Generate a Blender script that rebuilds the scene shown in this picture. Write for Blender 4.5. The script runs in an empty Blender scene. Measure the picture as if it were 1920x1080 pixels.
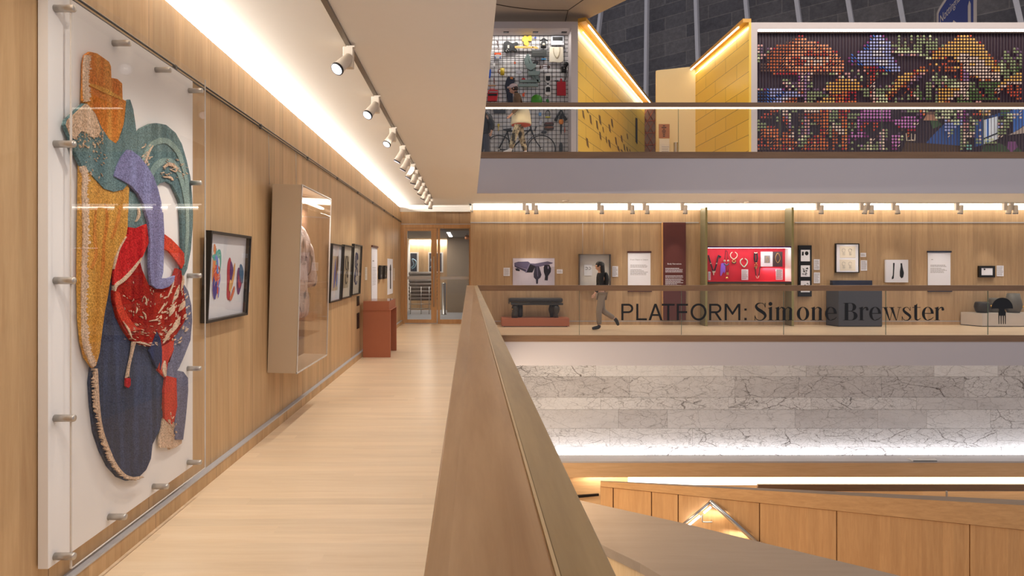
import bpy, math, random
from mathutils import Vector, Matrix
R = math.radians
random.seed(7)
S = bpy.context.scene
COL = S.collection
F = 1170.0                      # focal length in pixels of the 1920 px wide frame
CX, CY, EYE = 880.0, 503.0, 1.5 # vanishing point and eye height

# ---------------------------------------------------------------- camera
cd = bpy.data.cameras.new('camera')
cam = bpy.data.objects.new('camera', cd); COL.objects.link(cam)
cd.sensor_width = 36; cd.lens = F/1920*36
cd.shift_x = (960-CX)/1920; cd.shift_y = (CY-540)/1920
cam.location = (0, 0, EYE); cam.rotation_euler = (R(90), 0, 0)
cd.clip_end = 200; cd.clip_start = 0.05
S.camera = cam
# ---------------------------------------------------------------- view
S.view_settings.view_transform = 'Standard'; S.view_settings.look = 'None'
S.view_settings.exposure = 0.0; S.view_settings.gamma = 1
try: S.view_settings.use_curve_mapping = False
except Exception: pass
S.cycles.use_denoising = True
S.cycles.max_bounces = 7; S.cycles.diffuse_bounces = 4; S.cycles.glossy_bounces = 3
S.cycles.transparent_max_bounces = 16; S.cycles.transmission_bounces = 4
S.cycles.caustics_reflective = False; S.cycles.caustics_refractive = False
S.cycles.sample_clamp_indirect = 4
# ---------------------------------------------------------------- world (soft daylight from the roof glazing)
w = bpy.data.worlds.new('world'); S.world = w; w.use_nodes = True
bg = w.node_tree.nodes['Background']
bg.inputs[0].default_value = (0.82, 0.82, 0.92, 1); bg.inputs[1].default_value = 0.40
# ---------------------------------------------------------------- area and line lights
def area(name, loc, rot, sx, sy, power, color=(1, .86, .70), spread=180):
    l = bpy.data.lights.new(name, 'AREA'); l.shape = 'RECTANGLE'
    l.size = sx; l.size_y = sy; l.energy = power; l.color = color; l.spread = R(spread)
    o = bpy.data.objects.new(name, l); COL.objects.link(o)
    o.location = loc; o.rotation_euler = rot
    return o
WARM = (1, .88, .74); NEUT = (1, .91, .80)
# left wall cove: LED line behind the panel top, washing the ceiling
area('cove_lamp', (-1.885, 6.5, 3.136), (0, R(180+42), 0), 0.03, 21, 900, (1, .95, .88))
# far gallery cove above the wall, washing down the timber and out over the ceiling
area('cove_lamp', (12.6, 16.38, 3.20), (R(10), 0, 0), 25, .06, 62, NEUT)
area('cove_lamp', (12.6, 16.40, 3.10), (R(-115), 0, 0), 25, .04, 60, NEUT)
# marble wall base wash and the bench strip
area('marble_wash_lamp', (12.5, 16.48, -3.475), (R(176), 0, 0), 24, .06, 120, (.95, .95, 1))
area('ledge_strip_lamp', (13.0, 15.98, -3.86), (R(20), 0, 0), 20, .05, 60, (1, .86, .68))
# daylight spill from the roof lights over the atrium and room lighting of the atrium ceiling
area('roof_light', (9, 6.5, 10.5), (0, 0, 0), 12, 9, 430, (.93, .92, 1.0))
area('upper_gallery_light', (9, 14.6, 9.4), (R(24), 0, 0), 17, .8, 330, (1, .88, .74))
area('added_stair_fill', (.05, 10.5, -.9), (0, R(-50), 0), .4, 5, 360, (1, .82, .60))  # unseen fill lamp added beneath the walkway slab to light the stairs

area('added_stair_fill', (.05, 7.2, -.95), (0, R(-55), 0), .3, 1.6, 34, (1, .86, .66))  # second hidden fill, added to brighten the near parapet body

def spot(loc, tgt, power, angle=45, blend=.6, color=(1, .93, .84), size=.02):
    l = bpy.data.lights.new('spot_lamp', 'SPOT'); l.energy = power; l.spot_size = R(angle); l.spot_blend = blend
    l.color = color; l.shadow_soft_size = size
    o = bpy.data.objects.new('spot_lamp', l); COL.objects.link(o); o.location = loc
    o.rotation_euler = (Vector(tgt)-Vector(loc)).to_track_quat('-Z', 'Y').to_euler(); return o

# ---------------------------------------------------------------- helpers
def P(u, v, Y): return Vector(((u-CX)*Y/F, Y, EYE-(v-CY)*Y/F))
def WL(u, v, X=-1.85):
    Y = X*F/(u-CX); return Vector((X, Y, EYE-(v-CY)*Y/F))
def PX(u, Y): return (u-CX)*Y/F
def PZ(v, Y): return EYE-(v-CY)*Y/F
ORG = {}
def tag(o, label=None, cat=None, group=None, kind=None):
    if label: o['label'] = label
    if cat: o['category'] = cat
    if group: o['group'] = group
    if kind: o['kind'] = kind
    return o
def thing(name, label, cat, loc=(0, 0, 0), rot=(0, 0, 0), group=None, parent=None):
    o = bpy.data.objects.new(name, None); COL.objects.link(o)
    o.empty_display_size = .1
    o.location = loc; o.rotation_euler = rot
    ORG[o.name] = Vector(loc)
    return tag(o, label, cat, group)
class MB:
    def __init__(s): s.v = []; s.f = []; s.c = []; s.col = None; s.smooth = []; s.sm = False
    def add(s, vs, fs):
        n = len(s.v); s.v += [Vector(p) for p in vs]
        for f in fs: s.f.append([i+n for i in f]); s.c.append(s.col); s.smooth.append(s.sm)
        return s
    def box(s, x0, x1, y0, y1, z0, z1):
        if x0 > x1: x0, x1 = x1, x0
        if y0 > y1: y0, y1 = y1, y0
        if z0 > z1: z0, z1 = z1, z0
        return s.add([(x0,y0,z0),(x1,y0,z0),(x1,y1,z0),(x0,y1,z0),(x0,y0,z1),(x1,y0,z1),(x1,y1,z1),(x0,y1,z1)],
              [(3,2,1,0),(4,5,6,7),(0,1,5,4),(1,2,6,5),(2,3,7,6),(3,0,4,7)])
    def prism(s, pts, off):
        off = Vector(off); pts = [Vector(p) for p in pts]; n = len(pts)
        nrm = Vector((0,0,0))
        for i in range(n): nrm += pts[i].cross(pts[(i+1) % n])
        if nrm.dot(off) > 0: pts = pts[::-1]
        # front face normal points against the offset
        s.add(pts+[p+off for p in pts], [tuple(range(n)), tuple(reversed(range(n, 2*n)))] +
              [((i+1) % n, i, i+n, (i+1) % n+n) for i in range(n)])
        return s
    def poly(s, pts): return s.add(pts, [tuple(range(len(pts)))])
    def tube(s, path, r, n=8, close=False):
        path = [Vector(p) for p in path]; m = len(path)
        rs = r if isinstance(r, (list, tuple)) else [r]*m
        vs = []; up0 = None
        for i, p in enumerate(path):
            a = path[i-1] if (i > 0 or close) else p
            b = path[(i+1) % m] if (i < m-1 or close) else p
            t = (b-a).normalized() if (b-a).length > 1e-9 else Vector((0,0,1))
            if up0 is None: up0 = Vector((0,0,1)) if abs(t.z) < .9 else Vector((1,0,0))
            sd = t.cross(up0)
            if sd.length < 1e-4: sd = t.cross(Vector((0,1,0)))
            sd.normalize(); up = sd.cross(t).normalized(); up0 = up
            for k in range(n):
                an = 2*math.pi*k/n
                vs.append(p+(sd*math.cos(an)+up*math.sin(an))*rs[i])
        fs = []
        for i in range(m if close else m-1):
            j = (i+1) % m
            for k in range(n): fs.append((i*n+k, i*n+(k+1) % n, j*n+(k+1) % n, j*n+k))
        if not close: fs += [tuple(reversed(range(n))), tuple(range((m-1)*n, m*n))]
        sm = s.sm; s.sm = True; s.add(vs, fs); s.sm = sm
        return s
    def lathe(s, c, prof, n=16, axis='Z'):
        c = Vector(c); vs = []; m = len(prof)
        for r, z in prof:
            for k in range(n):
                a = 2*math.pi*k/n; q = (r*math.cos(a), r*math.sin(a), z)
                if axis == 'Y': q = (q[0], q[2], q[1])
                if axis == 'X': q = (q[2], q[0], q[1])
                vs.append(c+Vector(q))
        fs = []
        for i in range(m-1):
            for k in range(n): fs.append((i*n+k, i*n+(k+1) % n, (i+1)*n+(k+1) % n, (i+1)*n+k))
        fs += [tuple(reversed(range(n))), tuple(range((m-1)*n, m*n))]
        sm = s.sm; s.sm = True; s.add(vs, fs); s.sm = sm
        return s
    def ball(s, c, rx, ry=None, rz=None, n=12):
        ry = ry or rx; rz = rz or rx; c = Vector(c); vs = []; m = n//2
        for i in range(1, m):
            th = math.pi*i/m
            for k in range(n):
                a = 2*math.pi*k/n
                vs.append(c+Vector((rx*math.sin(th)*math.cos(a), ry*math.sin(th)*math.sin(a), rz*math.cos(th))))
        vs += [c+Vector((0,0,rz)), c-Vector((0,0,rz))]
        fs = []
        for i in range(m-2):
            for k in range(n): fs.append((i*n+k, (i+1)*n+k, (i+1)*n+(k+1) % n, i*n+(k+1) % n))
        N = (m-1)*n
        for k in range(n): fs.append((k, (k+1) % n, N)); fs.append(((m-2)*n+(k+1) % n, (m-2)*n+k, N+1))
        sm = s.sm; s.sm = True; s.add(vs, fs); s.sm = sm
        return s
    def build(s, name, mat, parent=None, label=None, bevel=0, kind=None, cat=None, group=None, local=False):
        org = Vector((0,0,0))
        if parent is not None and not local: org = ORG.get(parent.name, org)
        me = bpy.data.meshes.new(name)
        me.from_pydata([tuple(p-org) for p in s.v], [], s.f)
        if s.c and any(c is not None for c in s.c):
            at = me.color_attributes.new('col', 'FLOAT_COLOR', 'CORNER')
            k = 0
            for f, c in zip(s.f, s.c):
                c = c or (1,1,1)
                for _ in f: at.data[k].color = (c[0], c[1], c[2], 1); k += 1
        if any(s.smooth):
            me.polygons.foreach_set('use_smooth', s.smooth)
        me.update()
        o = bpy.data.objects.new(name, me); COL.objects.link(o)
        me.materials.append(mat)
        if parent is not None:
            o.parent = parent
            ORG[o.name] = org
        if bevel:
            b = o.modifiers.new('bevel', 'BEVEL'); b.width = bevel; b.segments = 2; b.limit_method = 'ANGLE'
        if label or cat or kind or group: tag(o, label, cat, group, kind)
        return o
def top(o_mb, name, mat, label, cat, group=None, bevel=0):
    return o_mb.build(name, mat, None, label=label, cat=cat, group=group, bevel=bevel)
def copy_tree(o, parent=None):
    c = o.copy(); COL.objects.link(c)
    if parent is not None: c.parent = parent
    for ch in list(o.children): copy_tree(ch, c)
    return c
def rect(u0, u1, v0, v1, Y): return [P(u0,v0,Y), P(u1,v0,Y), P(u1,v1,Y), P(u0,v1,Y)]
def catmull(pts, k=6, close=False):
    out = []; n = len(pts)
    pts = [Vector(p) for p in pts]
    rng = range(n) if close else range(n-1)
    for i in rng:
        p0 = pts[i-1] if (i > 0 or close) else pts[i]
        p1 = pts[i]; p2 = pts[(i+1) % n]
        p3 = pts[(i+2) % n] if (i+2 < n or close) else p2
        for j in range(k):
            t = j/k
            out.append(0.5*((2*p1)+(p2-p0)*t+(2*p0-5*p1+4*p2-p3)*t*t+(3*p1-p0-3*p2+p3)*t**3))
    if not close: out.append(pts[-1])
    return out
def stroke2d(pts, ws, k=6):
    """outline polygon quads of a stroke with changing width, 2D"""
    q = catmull([(p[0], p[1], w) for p, w in zip(pts, ws if isinstance(ws, (list, tuple)) else [ws]*len(pts))], k)
    L, Rr = [], []
    for i, p in enumerate(q):
        a = q[max(i-1, 0)]; b = q[min(i+1, len(q)-1)]
        t = Vector((b.x-a.x, b.y-a.y)); t = t.normalized() if t.length > 1e-9 else Vector((1,0))
        n = Vector((-t.y, t.x))
        L.append((p.x+n.x*p.z/2, p.y+n.y*p.z/2)); Rr.append((p.x-n.x*p.z/2, p.y-n.y*p.z/2))
    return L, Rr
def text_geo(s, size=1.0, align='CENTER'):
    cu = bpy.data.curves.new('t', 'FONT'); cu.body = s; cu.size = size; cu.align_x = align; cu.resolution_u = 3
    o = bpy.data.objects.new('t', cu); COL.objects.link(o)
    dg = bpy.context.evaluated_depsgraph_get(); dg.update()
    me = bpy.data.meshes.new_from_object(o.evaluated_get(dg))
    vs = [v.co.copy() for v in me.vertices]; fs = [tuple(p.vertices) for p in me.polygons]
    bpy.data.objects.remove(o); bpy.data.curves.remove(cu); bpy.data.meshes.remove(me)
    return vs, fs
def add_text(mb, s, org, ux, uy, size, align='CENTER'):
    vs, fs = text_geo(s, size, align)
    org = Vector(org); ux = Vector(ux); uy = Vector(uy)
    mb.add([org+ux*p.x+uy*p.y for p in vs], fs)
def textlines(mb, x0, x1, z1, z0, n, Y, h=None, left=True):
    """rows of small print too fine to read, as broken rows of words on a sheet facing -Y"""
    dz = (z1-z0)/n; h = h or dz*.42
    for i in range(n):
        z = z1-dz*(i+.5); x = x0; end = x1-random.uniform(0, .25)*(x1-x0)*(1 if i % 4 else 1.5)
        while x < end:
            wd = random.uniform(.04, .13)*(x1-x0); wd = min(wd, end-x)
            mb.box(x, x+wd*.82, Y-.0006, Y, z-h/2, z+h/2); x += wd

# ---------------------------------------------------------------- materials
def new_mat(name):
    m = bpy.data.materials.new(name); m.use_nodes = True
    nt = m.node_tree; b = nt.nodes['Principled BSDF']
    return m, nt, b
def lin(c):
    return tuple(((x/255)/12.92 if x/255 <= .04045 else ((x/255+.055)/1.055)**2.4) for x in c)
def N(nt, t, **kw):
    n = nt.nodes.new(t)
    for k, v in kw.items():
        if k.startswith('i_'):
            key = k[2:]; key = int(key) if key.isdigit() else key.replace('_', ' ')
            n.inputs[key].default_value = v
        else: setattr(n, k, v)
    return n
def plain(name, c, rough=.5, metal=0, noise=.06, nscale=12, spec=.5, bump=0, bscale=200):
    """plain paint / plastic / metal with a faint procedural variation"""
    m, nt, b = new_mat(name); c = lin(c)
    tc = N(nt, 'ShaderNodeTexCoord'); nz = N(nt, 'ShaderNodeTexNoise', i_Scale=nscale, i_Detail=3.0)
    nt.links.new(tc.outputs['Object'], nz.inputs['Vector'])
    cr = N(nt, 'ShaderNodeMix', data_type='RGBA')
    cr.inputs[6].default_value = (*[x*(1-noise) for x in c], 1); cr.inputs[7].default_value = (*[min(1, x*(1+noise)) for x in c], 1)
    nt.links.new(nz.outputs['Fac'], cr.inputs[0]); nt.links.new(cr.outputs[2], b.inputs['Base Color'])
    b.inputs['Roughness'].default_value = rough; b.inputs['Metallic'].default_value = metal
    b.inputs['Specular IOR Level'].default_value = spec
    if bump:
        n2 = N(nt, 'ShaderNodeTexNoise', i_Scale=bscale, i_Detail=2.0); nt.links.new(tc.outputs['Object'], n2.inputs['Vector'])
        bp = N(nt, 'ShaderNodeBump', i_Strength=bump, i_Distance=.01)
        nt.links.new(n2.outputs['Fac'], bp.inputs['Height']); nt.links.new(bp.outputs[0], b.inputs['Normal'])
    return m
def vcol(name, rough=.55, spec=.4):
    m, nt, b = new_mat(name)
    a = N(nt, 'ShaderNodeVertexColor', layer_name='col'); nt.links.new(a.outputs[0], b.inputs['Base Color'])
    b.inputs['Roughness'].default_value = rough; b.inputs['Specular IOR Level'].default_value = spec
    return m
def emit(name, c, s):
    m, nt, b = new_mat(name)
    b.inputs['Base Color'].default_value = (.8,.8,.8,1)
    b.inputs['Emission Color'].default_value = (*c, 1); b.inputs['Emission Strength'].default_value = s
    return m
def glass(name, tint=(1,1,1), refl=1.0, rough=.0, ior=1.45):
    m, nt, b = new_mat(name); nt.nodes.remove(b)
    out = [n for n in nt.nodes if n.type == 'OUTPUT_MATERIAL'][0]
    tr = N(nt, 'ShaderNodeBsdfTransparent'); tr.inputs[0].default_value = (*tint, 1)
    gl = N(nt, 'ShaderNodeBsdfGlossy'); gl.inputs['Roughness'].default_value = rough; gl.inputs[0].default_value = (1,1,1,1)
    lw = N(nt, 'ShaderNodeLayerWeight'); lw.inputs['Blend'].default_value = .5      # symmetric Schlick reflectance for both sides of the pane
    pw = N(nt, 'ShaderNodeMath', operation='POWER'); pw.inputs[1].default_value = 5.0; nt.links.new(lw.outputs['Facing'], pw.inputs[0])
    mu = N(nt, 'ShaderNodeMath', operation='MULTIPLY_ADD'); mu.inputs[1].default_value = .5*refl; mu.inputs[2].default_value = .022*refl
    nt.links.new(pw.outputs[0], mu.inputs[0])
    mx = N(nt, 'ShaderNodeMixShader')
    nt.links.new(mu.outputs[0], mx.inputs[0])
    nt.links.new(tr.outputs[0], mx.inputs[1]); nt.links.new(gl.outputs[0], mx.inputs[2])
    nt.links.new(mx.outputs[0], out.inputs[0])
    return m
def wood(name, c, c2, grain='Z', plank=None, pw=.12, seams=None, sw=1.2, s0=0, rough=.45, gs=1.0, var=.10, plen=None, seamdark=.35, sth=.004):
    """timber: grain runs along axis `grain`; strips of width pw across axis `plank`; joints every sw along `seams`"""
    m, nt, b = new_mat(name); c = lin(c); c2 = lin(c2); L = nt.links.new
    ge = N(nt, 'ShaderNodeNewGeometry'); sp = N(nt, 'ShaderNodeSeparateXYZ'); L(ge.outputs['Position'], sp.inputs[0])
    mp = N(nt, 'ShaderNodeMapping'); sc = {'X': (1,14,14), 'Y': (14,1,14), 'Z': (14,14,1)}[grain]
    mp.inputs['Scale'].default_value = [x*gs for x in sc]
    L(ge.outputs['Position'], mp.inputs[0])
    n1 = N(nt, 'ShaderNodeTexNoise', i_Scale=1.2, i_Detail=5.0, i_Roughness=.6, i_Distortion=.6); 
    n2 = N(nt, 'ShaderNodeTexNoise', i_Scale=6.0, i_Detail=3.0, i_Roughness=.7)
    def M(op, a, b2=None, c3=None):
        n = N(nt, 'ShaderNodeMath', operation=op)
        for i, x in enumerate((a, b2, c3)):
            if x is None: continue
            if isinstance(x, (int, float)): n.inputs[i].default_value = x
            else: L(x, n.inputs[i])
        return n.outputs[0]
    vec = mp.outputs[0]; wn = None
    if plank:
        idx = M('FLOOR', M('DIVIDE', sp.outputs[plank], pw))
        cm = N(nt, 'ShaderNodeCombineXYZ'); L(idx, cm.inputs[0])
        if plen:
            w0 = N(nt, 'ShaderNodeTexWhiteNoise', noise_dimensions='1D'); L(idx, w0.inputs['W'])
            i2 = M('FLOOR', M('ADD', M('DIVIDE', sp.outputs[grain], plen), M('MULTIPLY', w0.outputs['Value'], 7.0)))
            L(i2, cm.inputs[1])
        wn = N(nt, 'ShaderNodeTexWhiteNoise', noise_dimensions='3D'); L(cm.outputs[0], wn.inputs[0])
        ad = N(nt, 'ShaderNodeVectorMath', operation='MULTIPLY_ADD'); L(wn.outputs['Color'], ad.inputs[0])
        ad.inputs[1].default_value = (9, 9, 9); L(mp.outputs[0], ad.inputs[2]); vec = ad.outputs[0]
    L(vec, n1.inputs['Vector']); L(vec, n2.inputs['Vector'])
    f = M('ADD', M('MULTIPLY', n1.outputs['Fac'], .75), M('MULTIPLY', n2.outputs['Fac'], .25))
    rp = N(nt, 'ShaderNodeMapRange'); rp.inputs[1].default_value = .3; rp.inputs[2].default_value = .72; L(f, rp.inputs[0])
    mx = N(nt, 'ShaderNodeMix', data_type='RGBA'); mx.inputs[6].default_value = (*c, 1); mx.inputs[7].default_value = (*c2, 1)
    L(rp.outputs[0], mx.inputs[0]); colr = mx.outputs[2]
    if wn:
        hs = N(nt, 'ShaderNodeHueSaturation'); L(colr, hs.inputs['Color'])
        L(M('MULTIPLY_ADD', wn.outputs['Value'], 2*var, 1-var), hs.inputs['Value']); colr = hs.outputs[0]
    if seams:
        for ax in (seams if isinstance(seams, (list, tuple)) else [seams]):
            fr = M('FRACT', M('DIVIDE', M('ADD', sp.outputs[ax], s0), sw))
            lt = M('LESS_THAN', fr, sth/sw)
            m3 = N(nt, 'ShaderNodeMix', data_type='RGBA'); L(colr, m3.inputs[6]); m3.inputs[7].default_value = (*[x*seamdark for x in c2], 1)
            L(lt, m3.inputs[0]); colr = m3.outputs[2]
    L(colr, b.inputs['Base Color']); b.inputs['Roughness'].default_value = rough
    b.inputs['Specular IOR Level'].default_value = .4
    return m
M = {}
M['wall_wood'] = wood('wall_wood', (208,174,130), (182,144,102), 'Z', 'Y', .135, 'Y', .86, .70, .5)
M['far_wood'] = wood('far_wood', (196,164,126), (172,140,104), 'Z', 'X', .15, 'X', 1.2, .27, .5)
M['floor_wood'] = wood('floor_wood', (240,216,184), (224,196,160), 'X', 'Y', .11, None, rough=.30, var=.06, plen=2.2)
M['rail_wood'] = wood('rail_wood', (164,132,98), (132,98,66), 'Y', None, rough=.30, gs=.8)
M['rail_edge_wood'] = wood('rail_edge_wood', (162,136,96), (120,94,60), 'Y', None, rough=.35, gs=.7)
M['rail_wood_x'] = wood('rail_wood_x', (140,108,80), (122,92,66), 'X', None, rough=.4)
M['honey_wood'] = wood('honey_wood', (216,168,114), (196,146,94), 'Z', 'X', .2, None, rough=.5, var=.05)
M['honey_wood_x'] = wood('honey_wood_x', (218,170,116), (194,146,94), 'X', None, rough=.45)
M['ledge_wood'] = wood('ledge_wood', (230,190,142), (212,168,120), 'X', 'Z', .21, None, rough=.5, var=.05)
M['door_wood'] = wood('door_wood', (214,170,122), (188,142,94), 'Z', None, rough=.45)
M['rose_wood'] = wood('rose_wood', (156,134,112), (144,122,100), 'X', None, rough=.5, gs=.5)
M['ceiling'] = plain('ceiling_plaster', (250,247,240), .9, noise=.01, spec=.1)
M['fascia'] = plain('fascia_paint', (192,184,184), .8, noise=.015, nscale=2, spec=.2)
M['white'] = plain('white_paint', (235,232,228), .6, noise=.02)
M['board'] = plain('white_board', (246,243,241), .7, noise=.015, nscale=2)
M['paper'] = plain('paper', (236,234,240), .8, noise=.01)
M['cream_paper'] = plain('cream_paper', (226,214,196), .8, noise=.02)
M['black'] = plain('black_satin', (24,22,22), .35, noise=.1)
M['ink'] = plain('black_ink', (8,8,9), .5, noise=.1)
M['greyink'] = plain('grey_ink', (142,134,132), .7, noise=.05)
M['steel'] = plain('brushed_steel', (190,186,180), .28, 1, noise=.05)
M['alu'] = plain('aluminium_strip', (186,188,194), .4, .15, noise=.03)
M['dark_metal'] = plain('dark_metal', (70,66,64), .4, .6)
M['lamp_white'] = plain('lamp_housing', (226,214,198), .5, noise=.02)
M['beige'] = plain('beige_lacquer', (196,176,150), .55, noise=.02, nscale=3)
M['terracotta'] = plain('terracotta_paint', (176,106,76), .6, noise=.03)
M['led_warm'] = emit('warm_led', (1, .92, .80), 6)
M['led_cool'] = emit('cool_led', (.97, .96, 1), 11)
M['led_lens'] = emit('lamp_lens', (.80, .86, 1), 1.3)
M['cove'] = emit('cove_diffuser', (1, .93, .80), 3.2)
M['clear'] = glass('clear_glass', (.985,.99,.985), 1.0)
M['acrylic'] = glass('clear_acrylic', (.97,.97,.97), 1.0)
M['rug_glass'] = glass('display_acrylic', (.975,.97,.965), .55)
M['tinted'] = glass('tinted_acrylic', (.74,.68,.63), 1.1)
M['glass_edge'] = plain('glass_edge', (88,104,92), .2, noise=.1)
M['acrylic_edge'] = plain('acrylic_edge', (224,218,212), .25, noise=.05)
M['vcol'] = vcol('coloured_print')
M['vcol_gloss'] = vcol('coloured_gloss', .3, .5)
M['rubber'] = plain('rubber', (40,38,38), .7)
# ================================================================ the setting
XE = .17          # slab edge of the walkway
YD = 14.0         # front of the far gallery
YW = 16.55        # far gallery wall
CEIL = 3.175
def struct(mb, name, mat, bevel=0): return mb.build(name, mat, None, kind='structure', bevel=bevel)
struct(MB().box(-2.0, XE, -3.5, YD, -.15, 0).box(-2.0, 26, YD, 16.95, -.15, 0), 'floor', M['floor_wood'])
struct(MB().box(-1.95, -1.85, -3.5, 16.9, 0, 3.133), 'wall_left', M['wall_wood'])
struct(MB().box(-2.1, -1.955, -3.5, 16.9, 0, CEIL), 'wall_left_backing', M['ceiling'])
# left wall: darker shelf recess by the display table
# baseboards
b = MB().box(-1.85, -1.81, -3.5, 16.85, 0, .088)
struct(b, 'baseboard_left', M['wall_wood'])
struct(MB().box(-1.85, -1.806, -3.5, 16.85, .089, .1), 'trim_1', M['alu'])
# ceilings (= underside and body of the upper floor)
struct(MB().box(-2.1, XE, -3.5, YD, CEIL, 3.96).box(-2.1, 26, YD+.001, 16.2, CEIL, 3.96), 'ceiling', M['ceiling'])
struct(MB().box(.05, 26, 16.2, 16.9, 3.34, 3.96), 'ceiling_pocket', M['ceiling'])
struct(MB().box(-2.1, .05, 16.2, 17.3, CEIL, 3.96).box(.0, .05, 16.2, 16.9, CEIL, 3.96), 'ceiling_lobby', M['ceiling'])
# fascias and floor edge bands of the far gallery
struct(MB().box(XE+.002, 26, YD-.02, YD, 3.18, 3.964), 'wall_upper_fascia', M['fascia'])
struct(MB().box(XE, 26, YD-.03, YD+.02, 3.966, 4.108), 'trim_2', M['rail_wood_x'])
struct(MB().box(XE, 26, YD+.02, 17.2, 3.966, 4.10), 'floor_upper', M['floor_wood'])
struct(MB().box(7.4, 26, 17.2, 26, 3.9, 4.09).box(2.9, 8, 17.2, 30, 3.9, 4.09), 'floor_upper_rear', M['fascia'])
struct(MB().box(XE, 26, YD-.03, YD-.001, -.145, .0), 'trim_3', M['rail_wood_x'])
struct(MB().box(XE+.002, 26, YD-.02, YD+.05, -.68, -.146), 'wall_lower_fascia', M['fascia'])
struct(MB().box(XE-.03, XE-.001, -3.5, YD-.03, -.6, -.151), 'wall_walkway_fascia', M['fascia'])
struct(MB().box(.17, 26, YD+.05, 16.8, -.68, -.62), 'ceiling_lower', M['ceiling'])
# far gallery timber wall, right of the doors
XR = PX(882, YW)
struct(MB().box(XR, 26, YW, YW+.12, 0, PZ(393.5, YW)), 'wall_back', M['far_wood'])
struct(MB().box(XR, 26, YW-.02, YW, 0, .09), 'baseboard_back', M['far_wood'])
struct(MB().box(XR, 26, YW-.024, YW, .09, .105), 'trim_4', M['alu'])
struct(MB().box(XR, 26, YW+.13, YW+.2, 2.9, 3.5), 'wall_back_backing', M['ceiling'])
# hanging rails
t = MB().box(XR, PX(1310, YW), YW-.018, YW, PZ(418.2, YW), PZ(416.6, YW)).box(PX(1327, YW), PX(1470, YW), YW-.018, YW, PZ(418.2, YW), PZ(416.6, YW)).box(PX(1490, YW), 26, YW-.018, YW, PZ(418.2, YW), PZ(416.6, YW))
struct(t, 'trim_5', M['alu'])
t = MB().tube([(-1.835, -3.5, 2.762), (-1.835, 16.85, 2.762)], .006, 6).tube([(-1.835, -3.5, 2.738), (-1.835, 16.85, 2.738)], .006, 6)
y = .7
while y < 16.6:
    t.box(-1.85, -1.83, y-.012, y+.012, 2.73, 2.77); y += 1.6
top(t, 'picture_rail', M['dark_metal'], 'twin-rod metal picture hanging rail running along the left timber wall above the frames', 'rail')
# cove light fitting over the far wall
struct(MB().box(XR+.07, 26, YW-.005, YW+.1, PZ(393, YW), 3.36), 'trim_6', M['cove'])
struct(MB().box(PX(887,YW)-.05, PX(887,YW), 16.18, YW-.001, PZ(398, YW), 3.33), 'trim_7', M['ceiling'])
# lobby cornice above the doors
struct(MB().box(-1.85, XR+.01, 16.6, 16.68, PZ(397.5, 16.7), CEIL).box(-1.85, XR+.01, 16.56, 16.62, 3.12, CEIL), 'trim_8', M['ceiling'])
# ---------------------------------------------------------------- door wall
YG = 16.88
zt = PZ(397, YG); zl = PZ(421, YG)
dw = MB().box(-1.85, XR, YG, YG+.1, zl, zt)
dw.box(XR-.0, XR+.12, YW+.121, YG+.1, 0, zt)
struct(dw, 'wall_door_header', M['far_wood'])
struct(MB().box(-1.85, XR, YG-.015, YG, zl-.0, zl+.02), 'trim_9', M['alu'])
# frames: whole opening u 752..882, door leaf u 757-820, side light 822-881
def ug(u): return PX(u, YG)
x0 = -1.85
fr = MB().box(x0, ug(759), YG-.02, YG+.08, 0, PZ(427.6, YG)).box(x0, XR, YG-.02, YG+.08, PZ(427.5, YG), zl)
struct(fr, 'door_1', M['door_wood'])
d = thing('door_leaf', 'glazed oak swing door with tall steel pull handle at corridor end', 'door', (ug(788), YG, 0))
lf = MB()
a0, a1, zt1 = ug(759.5), ug(819), PZ(428, YG)
lf.box(a0, ug(763.5), YG-.01, YG+.05, .02, zt1).box(ug(808.5), a1, YG-.01, YG+.05, .02, zt1)
lf.box(ug(763.5), ug(808.5), YG-.01, YG+.05, PZ(433, YG), zt1).box(ug(763.5), ug(808.5), YG-.01, YG+.05, .02, PZ(599, YG))
lf.build('leaf_frame', M['door_wood'], d)
MB().box(ug(763.5), ug(808.5), YG+.015, YG+.025, PZ(599, YG), PZ(433, YG)).build('glass_pane', M['clear'], d)
MB().box(ug(763.5), ug(808.5), YG+.012, YG+.014, PZ(524, YG), PZ(518.5, YG)).build('frosted_band', plain('frosting', (205,205,205), .9), d)
h = MB().tube([(ug(813.5), YG-.07, PZ(575, YG)), (ug(813.5), YG-.07, PZ(481, YG))], .014, 8)
for vv in (565, 490): h.tube([(ug(813.5), YG-.07, PZ(vv, YG)), (ug(813.5), YG-.01, PZ(vv, YG))], .009, 6)
h.build('pull_handle', M['steel'], d)
d = thing('side_light', 'fixed glazed oak panel right of the door at corridor end', 'window', (ug(850), YG, 0))
lf = MB()
lf.box(ug(820.5), ug(825), YG-.01, YG+.05, .0, zt1).box(ug(879.5), XR-.002, YG-.01, YG+.05, .0, zt1)
lf.box(ug(825), ug(879.5), YG-.01, YG+.05, PZ(427, YG), PZ(428.5, YG)).box(ug(825), ug(879.5), YG-.01, YG+.05, .0, PZ(599, YG))
lf.build('frame', M['door_wood'], d)
MB().box(ug(825), ug(879.5), YG+.015, YG+.025, PZ(599, YG), PZ(427.5, YG)).build('glass_pane', M['clear'], d)
MB().box(ug(825), ug(879.5), YG+.012, YG+.014, PZ(524, YG), PZ(518.5, YG)).build('frosted_band', plain('frosting', (205,205,205), .9), d)
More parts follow.
